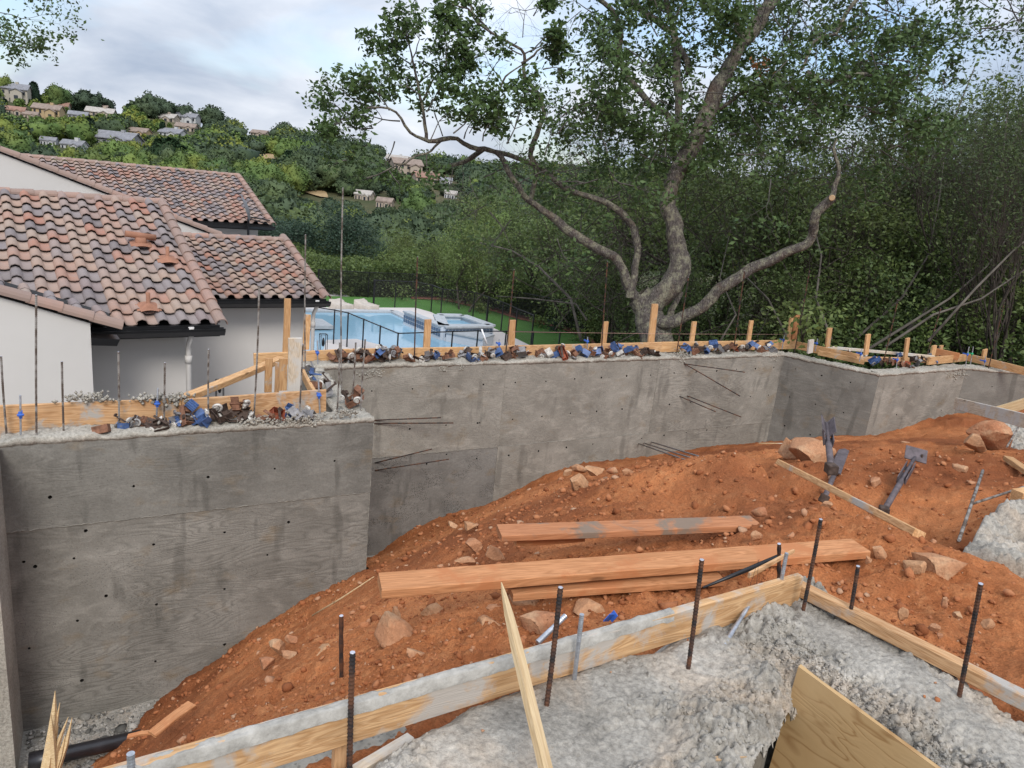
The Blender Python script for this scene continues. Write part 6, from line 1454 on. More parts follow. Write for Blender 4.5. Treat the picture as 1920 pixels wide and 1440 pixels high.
limb([(1222, 640), (1215, 590), (1250, 545), (1275, 495), (1262, 440), (1252, 390), (1262, 335), (1290, 280), (1320, 222), (1340, 175), (1372, 115), (1410, 55), (1450, 0), (1480, -50)], 62, 30, OD, OD-.6, name='trunk', sides=20)
limb([(1290, 290), (1274, 240), (1270, 190), (1266, 120), (1262, 60), (1250, 0), (1245, -40)], 30, 18, OD, OD+.5)
limb([(1280, 260), (1247, 213), (1213, 187), (1185, 160), (1170, 137), (1164, 100), (1163, 67), (1150, 27), (1120, 0)], 24, 12, OD+.1, OD-.5)
limb([(1172, -5), (1200, 25), (1232, 45), (1262, 67), (1278, 100), (1285, 140)], 22, 16, OD+.5, OD+.2)
limb([(1340, 175), (1365, 120), (1382, 60), (1385, 0), (1388, -30)], 20, 14, OD-.2, OD+.5)
limb([(1200, 570), (1172, 530), (1158, 487), (1120, 465), (1065, 428), (1010, 386), (985, 368), (958, 335), (940, 300), (905, 278)], 34, 13, OD, OD-1.2)
limb([(905, 278), (880, 272), (856, 262), (833, 258), (807, 263), (770, 250), (750, 227), (730, 207), (690, 203)], 12, 3, OD-1.2, OD-2.2)
limb([(998, 378), (1003, 330), (998, 290), (1008, 250), (1018, 212), (1008, 172), (985, 142), (979, 103), (950, 78), (920, 58), (890, 27), (884, -5)], 17, 6, OD-.5, OD-1.6)
limb([(1182, 560), (1190, 500), (1196, 445), (1172, 405), (1135, 383), (1085, 363), (1048, 340), (1010, 312), (960, 290), (905, 283)], 26, 11, OD-.1, OD-.8)
limb([(905, 284), (880, 295), (860, 303), (838, 306)], 13, 10, OD-.8, OD-.9)
P_cut = limb([(1232, 605), (1262, 605), (1305, 583), (1345, 545), (1400, 508), (1465, 480), (1512, 457), (1522, 430), (1532, 398), (1556, 368)], 40, 24, OD-.1, OD-1.2)
limb([(1552, 375), (1563, 345), (1570, 312), (1562, 280), (1568, 262)], 20, 5, OD-1.2, OD-1.3)
limb([(1345, 200), (1378, 180), (1404, 165), (1452, 152), (1475, 142)], 15, 8, OD-.2, OD-.8)
limb([(1452, 154), (1490, 170), (1530, 195)], 8, 3, OD-.8, OD-.9)
limb([(1497, 128), (1528, 82), (1548, 68), (1569, 62), (1585, 30), (1604, 0), (1615, -20)], 7, 9, OD-.6, OD-.9)
limb([(1505, 132), (1530, 148), (1569, 153), (1604, 140), (1650, 148), (1700, 151), (1740, 120)], 12, 5, OD-.9, OD-1.4)
limb([(1620, 205), (1660, 225), (1705, 228), (1760, 210)], 7, 3, OD-1, OD-1.3)
limb([(833, 258), (800, 285), (760, 305), (700, 328), (690, 335)], 6, 2, OD-1.4, OD-2.0)
limb([(802, 262), (797, 215), (790, 180), (778, 150), (770, 120), (768, 85)], 8, 3, OD-1.6, OD-1.9)
limb([(797, 185), (812, 150), (835, 125), (850, 100)], 5, 2, OD-1.6, OD-1.7)
limb([(976, 120), (1000, 105), (1020, 90), (1070, 88)], 6, 2, OD-1.2, OD-1.3); limb([(930, 200), (940, 160), (965, 130), (990, 120)], 5, 3, OD-1.2, OD-1.1); limb([(920, 62), (905, 35), (880, 15), (850, 0)], 5, 3, OD-1.5, OD-1.7)
limb([(1250, 620), (1262, 575), (1275, 548)], 30, 16, OD+.3, OD+.3)
# pale sawn end on the low right limb
c = ond(1560, 371, OD-1.36); mb = MB(); ax = (CAM-c)/np.linalg.norm(CAM-c); mb.tube([c-ax*.06, c, c+ax*.002], [.05, .042, .040], 16); mb.build('sawn_end', m['cut_wood'], oak)
# twigs and leaves
rnd = random.Random(5); segs = []; tips = []
leafC = []
def spray(px, py, dep, ang, L, depth=2, r=.012, n=None, up=.05):
    """a leafy shoot starting at a picture place, heading ang degrees (0 = right, 90 = up)"""
    P = ond(px, py, dep); d = RT*cos(R(ang))+UP*sin(R(ang))+FW*rnd.uniform(-.5, .5); t0 = len(tips); grow(P, d, L, r, depth, rnd, segs, tips, .8, up, (2, 3), .66, .3)
    return tips[t0:]
def leafy(tl, n, sig, keep=1.0):
    for (p, d, L) in tl:
        if rnd.random() > keep: continue
        for _ in range(n): t = rnd.random(); leafC.append(p-d*L*t*.5+np.array([rnd.gauss(0, sig), rnd.gauss(0, sig), rnd.gauss(0, sig*.8)]))
# the open left hand side, seen against the sky
for (px, py, ang, L, n) in [(690,203,150,.8,26),(690,203,200,.8,26),(730,207,120,.8,26),(750,227,210,.9,26),(768,85,110,.55,30),(770,120,70,.6,30),(770,120,150,.6,26),(778,150,160,.7,28),(780,160,30,.6,26),(790,180,140,.7,30),(800,210,60,.6,30),(850,100,60,.5,30),(850,100,120,.5,26),(835,125,90,.5,26),
    (640,230,180,.4,24),(660,215,170,.6,24),(700,150,200,.6,24),(720,110,130,.5,26),(735,80,100,.45,30),(715,180,150,.6,24),(807,263,70,.7,30),(830,255,100,.8,34),(850,250,40,.7,34),(870,260,80,.7,34),(880,250,50,.8,34),(905,265,90,.7,34),(930,250,100,.8,34),(950,270,50,.8,36),(965,240,70,.8,34),
    (979,103,150,.5,28),(985,100,30,.6,34),(1000,95,60,.5,34),(1020,90,10,.4,34),(920,60,160,.4,30),(887,27,150,.5,34),(868,30,200,.4,34),(884,0,90,.4,34),(860,70,260,.5,30),(880,90,250,.5,26),(1000,30,60,.4,26),(900,105,200,.4,24),(1008,172,200,.4,20),(1018,130,20,.4,22),
    (760,300,230,.5,16),(700,330,200,.4,14),(650,300,190,.4,12),(730,320,300,.4,12),(690,270,210,.4,14),(800,290,280,.5,14),(740,265,250,.6,18),(700,240,200,.6,22)]:
    leafy(spray(px, py, OD-rnd.uniform(1.2, 2.2), ang, L*.62), n//4+1, .06)
# bare dangling twigs
for (px, py, ang, L) in [(1060,0,200,.9),(1090,20,220,.8),(1110,10,240,.8),(980,70,100,.7),(940,150,130,.6),(870,190,80,.7),(890,180,100,.6),(905,170,60,.6),(1040,60,270,.5),(1080,30,250,.7),(850,310,250,.6),(870,305,270,.6),(880,330,280,.5),(1560,60,330,.7),(1590,60,20,.6),(1600,30,350,.7),(1575,65,300,.6)]:
    spray(px, py, OD-rnd.uniform(.6, 1.6), ang, L, 2, .008)
# the dense middle and right of the crown
dens = [(1010,230,0.6),(1050,200,0.6),(1060,260,0.6),(1100,180,0.6),(1100,240,0.6),(1110,300,0.9),(1130,90,0.8),(1140,200,1.0),(1150,270,1.0),(1040,320,0.54),(1000,300,0.54),(960,310,0.48),(940,350,0.42),(1180,60,0.9),(1190,230,1.0),(1200,300,1.0),(1210,120,1.0),(1220,30,1.0),(1230,180,1.0),(1240,250,0.8),(1260,20,1.0),(1290,60,1.0),(1300,110,1.0),(1310,170,0.8),(1320,20,1.0),(1340,80,0.9),(1350,250,0.8),(1360,150,0.9),
    (1370,200,0.9),(1390,100,0.9),(1400,30,0.9),(1400,220,0.9),(1420,130,1.0),(1430,70,0.8),(1440,180,1.0),(1450,240,0.9),(1470,30,0.8),(1480,110,0.6),(1480,200,0.9),(1500,50,0.28),(1510,160,0.9),(1520,230,0.9),(1540,180,0.8),(1560,130,0.7),(1570,230,0.9),(1600,180,0.9),(1620,110,0.8),(1630,60,0.7),(1640,150,1.0),(1650,210,0.9),(1670,30,0.7),(1680,90,0.9),(1690,160,1.0),(1700,220,0.8),(1720,60,0.8),(1740,110,0.9),(1760,160,0.8),
    (1600,260,0.7),(1650,270,0.6),(1540,290,0.5),(1130,340,0.6),(1080,400,0.3),(1000,420,0.3),(960,400,0.3),(1120,20,0.5),(1150,330,0.5),(900,340,0.36),(1250,320,0.5),(1380,290,0.5),(1450,300,0.5),(1870,20,0.6),(1900,40,0.6),(1860,60,0.4),(1200,-20,1.0),(1300,-30,1.0),(1400,-30,1.0),(1500,-20,0.32),(1650,-10,0.8)]
for (px, py, w_) in dens:
    for _ in range(3 if px > 1110 else 2):
        tl = spray(px+rnd.gauss(0, 22), py+rnd.gauss(0, 20), OD+rnd.uniform(-1.6, 1.8), rnd.uniform(0, 360), rnd.uniform(.4, .75), 2, .012, up=.1)
        leafy(tl, int(11*w_), .085, .9)
link('twig_sprays', tubes_mesh(segs, 'twig_sprays', m['branch_bark'], 4), oak)['kind'] = 'stuff'
lc = np.array(leafC); print('oak leaves', len(lc))
cr = link('crown', leaves_mesh(lc, .098, 3, 'crown', m['oak_leaf'], aspect=.5), oak); cr['kind'] = 'stuff'
q = np.array([ond(1425+rnd.gauss(0, 11), 122+rnd.gauss(0, 12), OD-.9+rnd.uniform(-.2, .2)) for _ in range(60)]); link('dead_leaf_cluster', leaves_mesh(q, .075, 9, 'dead_leaf_cluster', m['dead_leaf']), oak)['kind'] = 'stuff'
# overhanging twig at the top left corner of the photo
rnd = random.Random(9); segs = []; tips = []; leafC = []
P = ond(-60, -30, 5.0); e = empty('overhanging_branch', P, 'leafy twig tip of another tree hanging into the upper left corner', 'branch')
for (px, py, ang, L) in [(-40, 20, -10, .35), (-30, 50, -20, .3), (-30, 5, 0, .35), (-20, 75, -10, .2)]: leafy(spray(px, py, 5.0, ang, L, 2, .004), 12, .03)
o = link('twigs', tubes_mesh(segs, 'twigs', m['branch_bark'], 4), e); o['kind'] = 'stuff'; link('leaves', leaves_mesh(np.array(leafC), .03, 4, 'leaves', m['oak_leaf']), e)['kind'] = 'stuff'

# ================================================================== TREES BEHIND THE WALL
TH = [tree_proto(40+k, 8, 3.4, 9500, .13, 'thicket_leaf', 'thicket_bark', stems=3, sig=.24, depth=4, trunk_r=.13, low=.04, spread=.8) for k in range(4)]
LT = [tree_proto(60+k, 6, 3.0, 8500, .125, 'light_leaf', 'thicket_bark', stems=3, sig=.24, depth=4, trunk_r=.09, low=.02, spread=.85) for k in range(2)]
WL = [tree_proto(80+k, 10, 2.8, 7000, .10, 'willow_leaf', 'thicket_bark', stems=5, sig=.42, depth=3, trunk_r=.07, low=.10, spread=.45, up=.35, aspect=.35) for k in range(3)]
BL = [tree_proto(90+k, 7, 3.4, 18000, .17, 'bluish_leaf', 'thicket_bark', stems=2, sig=.42, depth=4, trunk_r=.16, low=.04, spread=.85) for k in range(2)]
def topz(px, py, dep): P = CAM+ray(px, py)/np.linalg.norm(ray(px, py)[:2])*dep; return P[2]
def treeat(P_, k, px, dep, ytop, label, group, name='tree', base_h=8.0, fat=1.0, cat='tree'):
    g = atd(px, dep); h = max(1.0, topz(px, ytop, dep)-g[2]); s = h/base_h
    return place_tree(P_, k, g[0], g[1], g[2]-.1, s*fat, random.uniform(0, 6.28), label, group, cat, name, s)
random.seed(77)
GT = 'thicket trees behind the wall'
# px, distance, top row in the photo, kind
spec = [(1000,34,330,'T','dense dark tree left of the oak, behind the spa'),(1080,31,230,'T','dark tree filling the gap left of the oak trunk'),(1170,28,180,'T','dark tree directly behind the oak fork'),(1260,25,120,'T','tall dark tree behind the oak trunk'),(1340,22,200,'T','dark tree just right of the oak trunk'),
 (1420,25,150,'T','dark tree behind the sawn limb'),(1500,21,230,'T','thicket tree above the double stake'),(1590,24,190,'T','thicket tree right of the sawn limb'),(1680,24,330,'T','low dark tree behind the angled wall'),(1760,27,330,'T','dark tree above the right bracket heap'),(1850,23,370,'T','low dark tree near the right edge'),(1940,24,360,'T','dark tree cut by the right edge'),
 (1150,25,430,'T','low thicket growth left of the oak foot'),(1330,20,430,'T','low thicket growth right of the oak foot'),(1430,20,440,'T','low bush like tree behind the sawn limb base'),(1560,20,450,'T','low bush like tree behind the double stake'),(1700,21,460,'T','low bush like tree behind the kink of the wall'),(1820,20,470,'T','low bush like tree at the right'),(1910,20,440,'T','lowest bushy tree at the right edge'),
 (1050,32,300,'T','distant thicket tree behind the lawn corner'),(960,38,420,'L','light green leafy tree behind the far lawn fence, centre'),(870,33,400,'L','light green tree behind the fence, above the spa'),(790,37,420,'L','yellowish green tree right of the round dark oak'),(900,44,350,'L','pale green tree on the slope above the spa'),(740,44,400,'L','yellow green bush tree behind the round dark oak'),
 (1650,22,340,'L','yellowish lit tree to the right of the sawn end'),(1730,21,350,'L','yellowish lit tree at the right, before the willows'),(1095,31,450,'L','bright leafy growth beside the lawn fence end'),
 (1690,31,70,'T','tall dark crowned tree with sky behind, left one on the right side'),(1870,29,40,'T','tallest dark crowned tree near the right edge'),
 (1640,26,90,'W','slender twiggy tree with sky behind, left one'),(1720,24,40,'W','slender twiggy tree second from the left on the right side'),(1800,21,30,'W','slender twiggy tree, tallest on the right side'),(1880,19,60,'W','slender twiggy tree leaning at the right edge'),(1930,23,20,'W','slender twiggy tree cut by the right edge'),(1560,28,120,'W','slender twiggy tree behind the open sky gap'),(1770,30,120,'W','slender tree deep in the gap at right'),
 (615,42,366,'B','big round dark green oak behind the pool fence'),(530,52,398,'B','dark round tree between the roof end and the round oak'),(690,52,440,'B','dull dark tree right of the big round oak'),(700,40,500,'T','dark undergrowth behind the far fence, left part'),(820,38,500,'T','dark undergrowth behind the far fence, middle part'),(900,34,510,'T','dark undergrowth behind the far fence, right part'),(640,40,505,'T','dark undergrowth beneath the round oak'),(760,38,505,'T','dark undergrowth behind the fence corner'),(980,37,520,'T','dark undergrowth where the fence turns down')]
for k, (px, dep, yt, kd, lab) in enumerate(spec):
    if kd == 'T': treeat(TH, k, px, dep, yt, lab, GT, base_h=8)
    if kd == 'L': treeat(LT, k, px, dep, yt, lab, 'light green trees by the lawn', base_h=6)
    if kd == 'W': treeat(WL, k, px, dep, yt, lab, 'slender twiggy trees on the right', base_h=10, fat=1.1)
    if kd == 'B': treeat(BL, k, px, dep, yt, lab, 'round dark oaks beyond the pool', base_h=7, fat=1.35 if k != 0 else 1)
# long pale leaning stems in the thicket at right
def stem(path, dep, w0, w1, label):
    P = [ond(px, py, dep+.3*k) for k, (px, py) in enumerate(path)]; e = MB(); n = len(P); e.tube(P, np.linspace(w0, w1, n)*.7/2*dep/F, 6); return tag(e.build('bare_stem', m['stem_bark']), label, 'stem', 'bare leaning stems in the thicket')
ST = [([(1620,660),(1700,610),(1780,560),(1850,500),(1900,430)],15,9,3,'lowest of the long stems sweeping up to the right edge'),([(1660,650),(1750,590),(1840,560),(1930,500)],14,8,4,'flat sweeping stem at the right edge'),([(1600,640),(1690,560),(1740,480),(1760,380),(1770,300)],17,8,3,'stem curving up through the thicket right of the sawn end'),
 ([(1560,640),(1530,560),(1540,480),(1525,420)],16,8,3,'dark upright stem above the double stake'),([(1700,620),(1790,520),(1850,400),(1880,300),(1890,200)],17,9,3,'long stem rising towards the sky at right'),([(1480,640),(1440,560),(1400,520)],16,6,3,'thin stem crossing behind the stakes'),
 ([(1740,640),(1830,540),(1900,470),(1960,420)],14,8,4,'stem leaning out at the right edge, above the wall'),([(1640,640),(1650,500),(1700,380),(1790,220),(1830,120)],20,9,3,'long straight leaning stem among the willows'),([(1350,640),(1380,590),(1350,520),(1370,430)],16,6,2,'crooked stem right of the oak foot'),([(1090,640),(1070,560),(1010,500),(960,470),(900,455)],20,9,3,'dark branch reaching left over the lawn fence'),([(1100,600),(1080,570),(1000,560),(930,555)],19,6,2,'thin branch hanging over the lawn fence')]
for a in ST: stem(*a)
rnd = random.Random(31); segs = []; tips = []
for _ in range(230):
    px = rnd.uniform(1000, 1930); py = rnd.uniform(330, 650); spray(px, py, rnd.uniform(17, 21), rnd.choice((40, 60, 120, 100, 20, 160)), rnd.uniform(.9, 1.8), 2, .014, up=.1)
o = link('dead_twigs', tubes_mesh(segs, 'dead_twigs', m['thicket_bark'], 4)); o['kind'] = 'stuff'
# ground cover behind the wall: dense low brush mass
rnd_ = np.random.default_rng(12); n = 90000; px = rnd_.uniform(1140, 2050, n); dep = rnd_.uniform(17.5, 26, n); dx = np.outer(px-960, RT)/F+FW; hd = dx[:, :2]/np.linalg.norm(dx[:, :2], axis=1)[:, None]; XY = hd*dep[:, None]
hz = terrain(XY[:, 0], XY[:, 1])+np.abs(rnd_.normal(0, .8, n))*(0.4+vn(XY[:, 0]*.7, XY[:, 1]*.7, 5)*1.3); 
o = link('undergrowth', leaves_mesh(np.c_[XY, hz], .11, 6, 'undergrowth', m['thicket_leaf'])); o['kind'] = 'stuff'
rnd_ = np.random.default_rng(14); n = 110000; px = rnd_.uniform(540, 1130, n); bx = [540, 600, 690, 770, 828, 873, 924, 967, 1041, 1096, 1140]; by = [553, 553, 557, 558.5, 560.5, 570, 581, 595, 611, 631, 650]
Bp = np.array([onz(a, b, ZD) for a, b in zip(bx, by)]); t_ = np.interp(px, bx, np.arange(len(bx))); B0 = np.stack([np.interp(t_, np.arange(len(bx)), Bp[:, k]) for k in range(3)], -1); out_d = B0[:, :2]/np.linalg.norm(B0[:, :2], axis=1)[:, None]; off = rnd_.uniform(.6, 9, n)
XY = B0[:, :2]+out_d*off[:, None]; hz = terrain(XY[:, 0], XY[:, 1])+rnd_.uniform(0, 1, n)*(.7+vn(XY[:, 0]*.6, XY[:, 1]*.6, 9)*1.6)
o = link('hedge_undergrowth', leaves_mesh(np.c_[XY, hz], .15, 16, 'hedge_undergrowth', m['thicket_leaf'])); o['kind'] = 'stuff'
# small garden plants by the fence
for (px, py, lab, hh, mt) in [(753, 562, 'yellow green shrub on the lawn by the far fence', .75, 'light_leaf'), (838, 568, 'grey dead looking shrub on the lawn beyond the spa', .9, 'willow_leaf'), (1010, 612, 'low shrub in the mulch bed, left one', .45, 'light_leaf'), (1040, 618, 'low shrub in the mulch bed, middle one', .4, 'bluish_leaf'), (905, 585, 'low shrub at the mulch strip above the spa', .4, 'light_leaf'), (1095, 640, 'bright low plant at the fence end', .5, 'light_leaf'), (1345, 640, 'vivid green young plant at the far corner of the wall', .7, 'light_leaf'), (640, 553, 'tiny yellow shrub behind the loungers', .4, 'light_leaf')]:
    P = onz(px, py, ZD) if px < 1200 else ond(1510, 610, 13)-[0, 0, .3]; e = empty('shrub', P, lab, 'shrub', 'small shrubs around the lawn'); r_ = np.random.default_rng(px); C = P+np.abs(r_.normal(size=(260, 3)))*[1, 1, 1]*hh*.5*np.where(r_.random((260, 3)) < .5, 1, -1)*[1, 1, 0]+np.c_[np.zeros(260), np.zeros(260), r_.uniform(0, hh, 260)]
    link('foliage', leaves_mesh(C, .11, px, 'foliage', m[mt]), e); mb = MB()
    for k in range(5): mb.tube([P, P+[random.gauss(0, .12), random.gauss(0, .12), hh*.7]], [.012, .005], 4)
    mb.build('stems', m['thicket_bark'], e)

# ================================================================== THE FAR HILL: trees, houses, road
def hill_tree(seed, kind):
    r_ = np.random.default_rng(seed); bm = bmesh.new(); bmesh.ops.create_icosphere(bm, subdivisions=3, radius=1.0); V = np.array([v_.co[:] for v_ in bm.verts]); Fa = np.array([[q.index for q in f.verts] for f in bm.faces]); bm.free()
    if kind == 'oak': S3 = np.array([4.6, 4.6, 3.4]); c = 3.4; L = .42
    elif kind == 'cone': S3 = np.array([1.7, 1.7, 5.2]); c = 5.2; L = .12
    else: S3 = np.array([3.4, 3.4, 3.6]); c = 3.6; L = .34
    f = 1+L*fbm(V[:, 0]+seed, V[:, 1], 1.9, 3, seed, z=V[:, 2])*1.9
    if kind == 'cone': f = f*np.interp(V[:, 2], [-1, -.6, 1], [.9, 1.15, .35])[:]
    V1 = V*f[:, None]*S3+[0, 0, c]
    n = {'oak': 1600, 'cone': 700, 'bush': 1400}[kind]; d = r_.normal(size=(n, 3)); d /= np.linalg.norm(d, axis=1)[:, None]; fr = 1+L*fbm(d[:, 0]+seed, d[:, 1], 1.9, 3, seed, z=d[:, 2])*1.9
    if kind == 'cone': fr = fr*np.interp(d[:, 2], [-1, -.6, 1], [.9, 1.15, .35])
    C = d*fr[:, None]*S3*r_.uniform(.90, 1.16, n)[:, None]+[0, 0, c]
    return V1, Fa, C
def ht_mesh(seed, kind, mat):
    V1, Fa, C = hill_tree(seed, kind); lm = leaves_mesh(C, {'oak': .66, 'cone': .55, 'bush': .55}[kind], seed, 'x', m[mat], aspect=.8)
    V2 = np.empty(len(lm.vertices)*3); lm.vertices.foreach_get('co', V2); V2 = V2.reshape(-1, 3); tr = np.array([[.25, 0, -1.5], [-.12, .2, -1.5], [-.12, -.2, -1.5], [.12, 0, 3], [-.06, .1, 3], [-.06, -.1, 3]])
    V = np.concatenate([V1, tr, V2]); F3 = np.concatenate([Fa]); n1 = len(V1); F4 = np.concatenate([np.array([[0, 1, 4, 3], [1, 2, 5, 4], [2, 0, 3, 5]])+n1, np.arange(len(V2)).reshape(-1, 4)+n1+6])
    mi = np.r_[np.zeros(len(F3)), np.ones(3), np.zeros(len(F4)-3)].astype(int)
    bpy.data.meshes.remove(lm); return fast_mesh('tree', V, [F3, F4], [m[mat], m['thicket_bark']], mi)
HT = {'oak': [ht_mesh(300+k, 'oak', 'hill_oak_leaf') for k in range(5)], 'cone': [ht_mesh(320+k, 'cone', 'conifer_leaf') for k in range(2)], 'bush': [ht_mesh(340+k, 'bush', 'hill_bright_leaf') for k in range(4)]}
def hillpt(px, py):
    """where the sight line first meets the hill"""
    d = ray(px, py); d = d/np.linalg.norm(d[:2]); t = np.arange(60, 520, 1.0); P = CAM[None]+d[None]*t[:, None]; z = terrain(P[:, 0], P[:, 1]); k = np.argmax(P[:, 2] < z)
    return (P[k] if P[k, 2] < z[k] else None)
houses = []  # px, py (middle of the base), width px, storeys, wall, roof, turn, label
HS = [(25,186,62,2,'far_cream','far_roof_grey',.25,'long cream two storey house at the top left of the ridge'),(108,192,44,1,'far_cream','far_roof_red',.2,'tan house with a reddish hip roof on the ridge, beside the white one'),(178,204,50,1,'far_beige','far_roof_brown',.3,'beige house with a chimney below the ridge oaks'),(188,190,14,2,'far_white','far_roof_pale',.0,'small white tower like house above the beige one'),
 (30,214,38,1,'far_beige','far_roof_red',.3,'low house with an orange roof at the left edge'),(92,224,52,2,'far_ochre','far_roof_brown',.35,'ochre two storey house with a pergola'),(58,222,30,1,'far_beige','far_roof_brown',.3,'brown wing left of the ochre house'),(148,222,36,1,'far_grey','far_roof_grey',.2,'grey roofed low house right of the ochre one'),(190,217,52,1,'far_beige','far_roof_pale',.25,'low pale roofed house behind the dark cypress'),
 (312,212,46,1,'far_beige','far_roof_pale',.5,'pale roofed house just under the ridge trees'),(352,218,44,2,'far_white','far_roof_grey',.4,'white two storey house on the slope under the ridge'),(350,244,40,1,'far_beige','far_roof_brown',.3,'brown roofed house below the white two storey one'),(262,254,40,1,'far_ochre','far_roof_brown',.5,'tan gabled house in the middle of the hill'),(325,256,48,1,'far_white','far_roof_grey',.6,'white gabled house with a grey roof, middle of the hill'),
 (222,272,80,1,'far_grey','far_roof_grey',.5,'big grey gabled house in front of the hill'),(140,280,44,1,'far_white','far_roof_grey',.5,'white gabled house right above the long roof ridge'),(92.5,272,30,1,'far_white','far_roof_grey',.3,'bluish white shed left of the white gabled house'),(488,241,34,1,'far_beige','far_roof_brown',.5,'lone beige house below the saddle of the ridge'),(505,0,0,0,'','',0,'')]
def far_house(px, py, wpx, st, wall_, roof_, turn, label):
    P = None
    for dy in range(0, 30, 2):
        P = hillpt(px, py+dy)
        if P is not None: break
    if P is None: return
    py = py+dy; zc = (P-CAM)@FW; W = wpx*.88*zc/F; D = W*.6; h = 3.0*st*(1 if W > 12 else .8); P = np.array((P[0], P[1], P[2]-1.0)); az = atan2(P[0], P[1]); a = az+turn
    e = empty('hillside_house', P, label, 'house', 'houses on the far hillside', -a)
    u = np.array((cos(-a), sin(-a), 0)); v = np.array((-sin(-a), cos(-a), 0)); Mx = np.array([u, v, HZ]).T; rh = D*.28
    mb = MB(); mb.box(P+HZ*(h/2), (W, D, h), Mx); 
    for s in (-1, 1): mb.prism([P+u*s*W/2*.995+v*-D/2+HZ*h, P+u*s*W/2*.995+v*D/2+HZ*h, P+u*s*W/2*.995+HZ*(h+rh)], -u*s*.1)
    # gabled wing towards the viewer
    w2 = W*.34; mb.box(P-v*D*.55+u*W*.2+HZ*(h*.42), (w2, D*.4, h*.84), Mx); mb.prism([P-v*D*.745+u*(W*.2-w2/2)+HZ*h*.84, P-v*D*.745+u*(W*.2+w2/2)+HZ*h*.84, P-v*D*.745+u*W*.2+HZ*(h*.84+w2*.22)], v*.2)
    mb.build('wall', m[wall_], e)
    mb = MB()
    for s in (-1, 1): mb.prism([P-u*W*.54+v*s*D*.58+HZ*(h-.25), P+u*W*.54+v*s*D*.58+HZ*(h-.25), P+u*W*.54+HZ*(h+rh), P-u*W*.54+HZ*(h+rh)], HZ*.3)
    for s in (-1, 1): mb.prism([P-v*D*.80+u*(W*.2+s*w2*.62)+HZ*(h*.84-.3), P-v*D*.3+u*(W*.2+s*w2*.62)+HZ*(h*.84-.3), P-v*D*.3+u*W*.2+HZ*(h*.84+w2*.22), P-v*D*.80+u*W*.2+HZ*(h*.84+w2*.22)], HZ*.3)
    rf = mb.build('roof', m[roof_], e)
    if wpx > 40: mb = MB(); mb.box(P+u*W*.15+HZ*(h+rh*.9), (1.1, 1.1, 2.2), Mx); o = mb.build('chimney', m[wall_], None); o.parent = rf; o.matrix_parent_inverse = Matrix.Identity(4); o.matrix_basis = (Matrix.Translation(P) @ Matrix.Rotation(-a, 4, 'Z')).inverted() if False else Matrix.Identity(4)
    for f_ in range(st):
        for k in range(5):
            if k in (3,): continue
            c = P-v*(D/2+.03)+u*W*(-.4+.2*k)+HZ*(1.5+3.0*f_)*h/(3*st); mb = MB(); mb.box(c, (W*.075, .12, 1.3), Mx); mb.build('window', m['far_glass'], e)
    mb = MB(); mb.box(P-v*(D*.75+.03)+u*W*.2+HZ*h*.45, (w2*.35, .12, 1.4), Mx); mb.build('window', m['far_glass'], e)
    houses.append((px, py, wpx))
for a in HS:
    if a[2]: far_house(*a)
for a in [(760,326,62,2,'far_beige','far_roof_brown',-.3,'stepped tan house with red brown roofs below the road, upper part'),(800,340,56,1,'far_beige','far_roof_red',-.3,'lower tan wing of the stepped house beside the road'),(836,345,26,1,'far_white','far_roof_grey',0,'small grey white house where the road ends'),(745,302,44,1,'far_white','far_roof_pale',.2,'flat pale building under the right end of the ridge'),(683,374,36,1,'far_beige','far_roof_pale',.4,'pale roof peeping out of the trees above the round oak'),(722,388,34,1,'far_beige','far_roof_brown',.3,'tan roof right of the pale one, low on the hill'),(845,372,26,1,'far_white','far_roof_pale',.1,'pale house fragment behind the light green trees')]: far_house(*a)
# road up the hill with kerbs, dry verge and two parked cars
def strip(name, L_, R_, dz, mat, kind='structure'):
    A = [hillpt(*p) for p in L_]; B = [hillpt(*p) for p in R_]
    A = [a for a in A]; mb = MB(); V = []
    for a, b in zip(A, B):
        if a is None or b is None: return
        V += [a+[0, 0, dz], b+[0, 0, dz]]
    mb.add(V, [(2*k, 2*k+1, 2*k+3, 2*k+2) for k in range(len(A)-1)]); o = mb.build(name, m[mat]); o['kind'] = kind; return o
strip('dry_verge', [(792,300),(795,306),(798,314),(803,325),(815,342)], [(850,300),(850,306),(850,314),(852,325),(860,342)], .35, 'dry_grass')
strip('road', [(818,301),(806,306),(803,313),(808,322),(822,336)], [(832,301),(830,306),(826,313),(830,322),(842,336)], .8, 'asphalt')
strip('kerb', [(816.5,301),(804.5,306),(801,313),(806,322),(820,336)], [(818,301),(806,306),(803,313),(808,322),(822,336)], .95, 'kerb_concrete'); strip('kerb', [(832,301),(830,306),(826,313),(830,322),(842,336)], [(833,301),(831.5,306),(828,313),(832,322),(844,336)], .95, 'kerb_concrete')
strip('dry_slope', [(562,357),(566,362),(600,372)], [(600,357),(612,364),(616,374)], .5, 'dry_grass'); strip('bare_slope', [(485,292),(495,300)], [(512,290),(515,300)], .5, 'dry_grass')
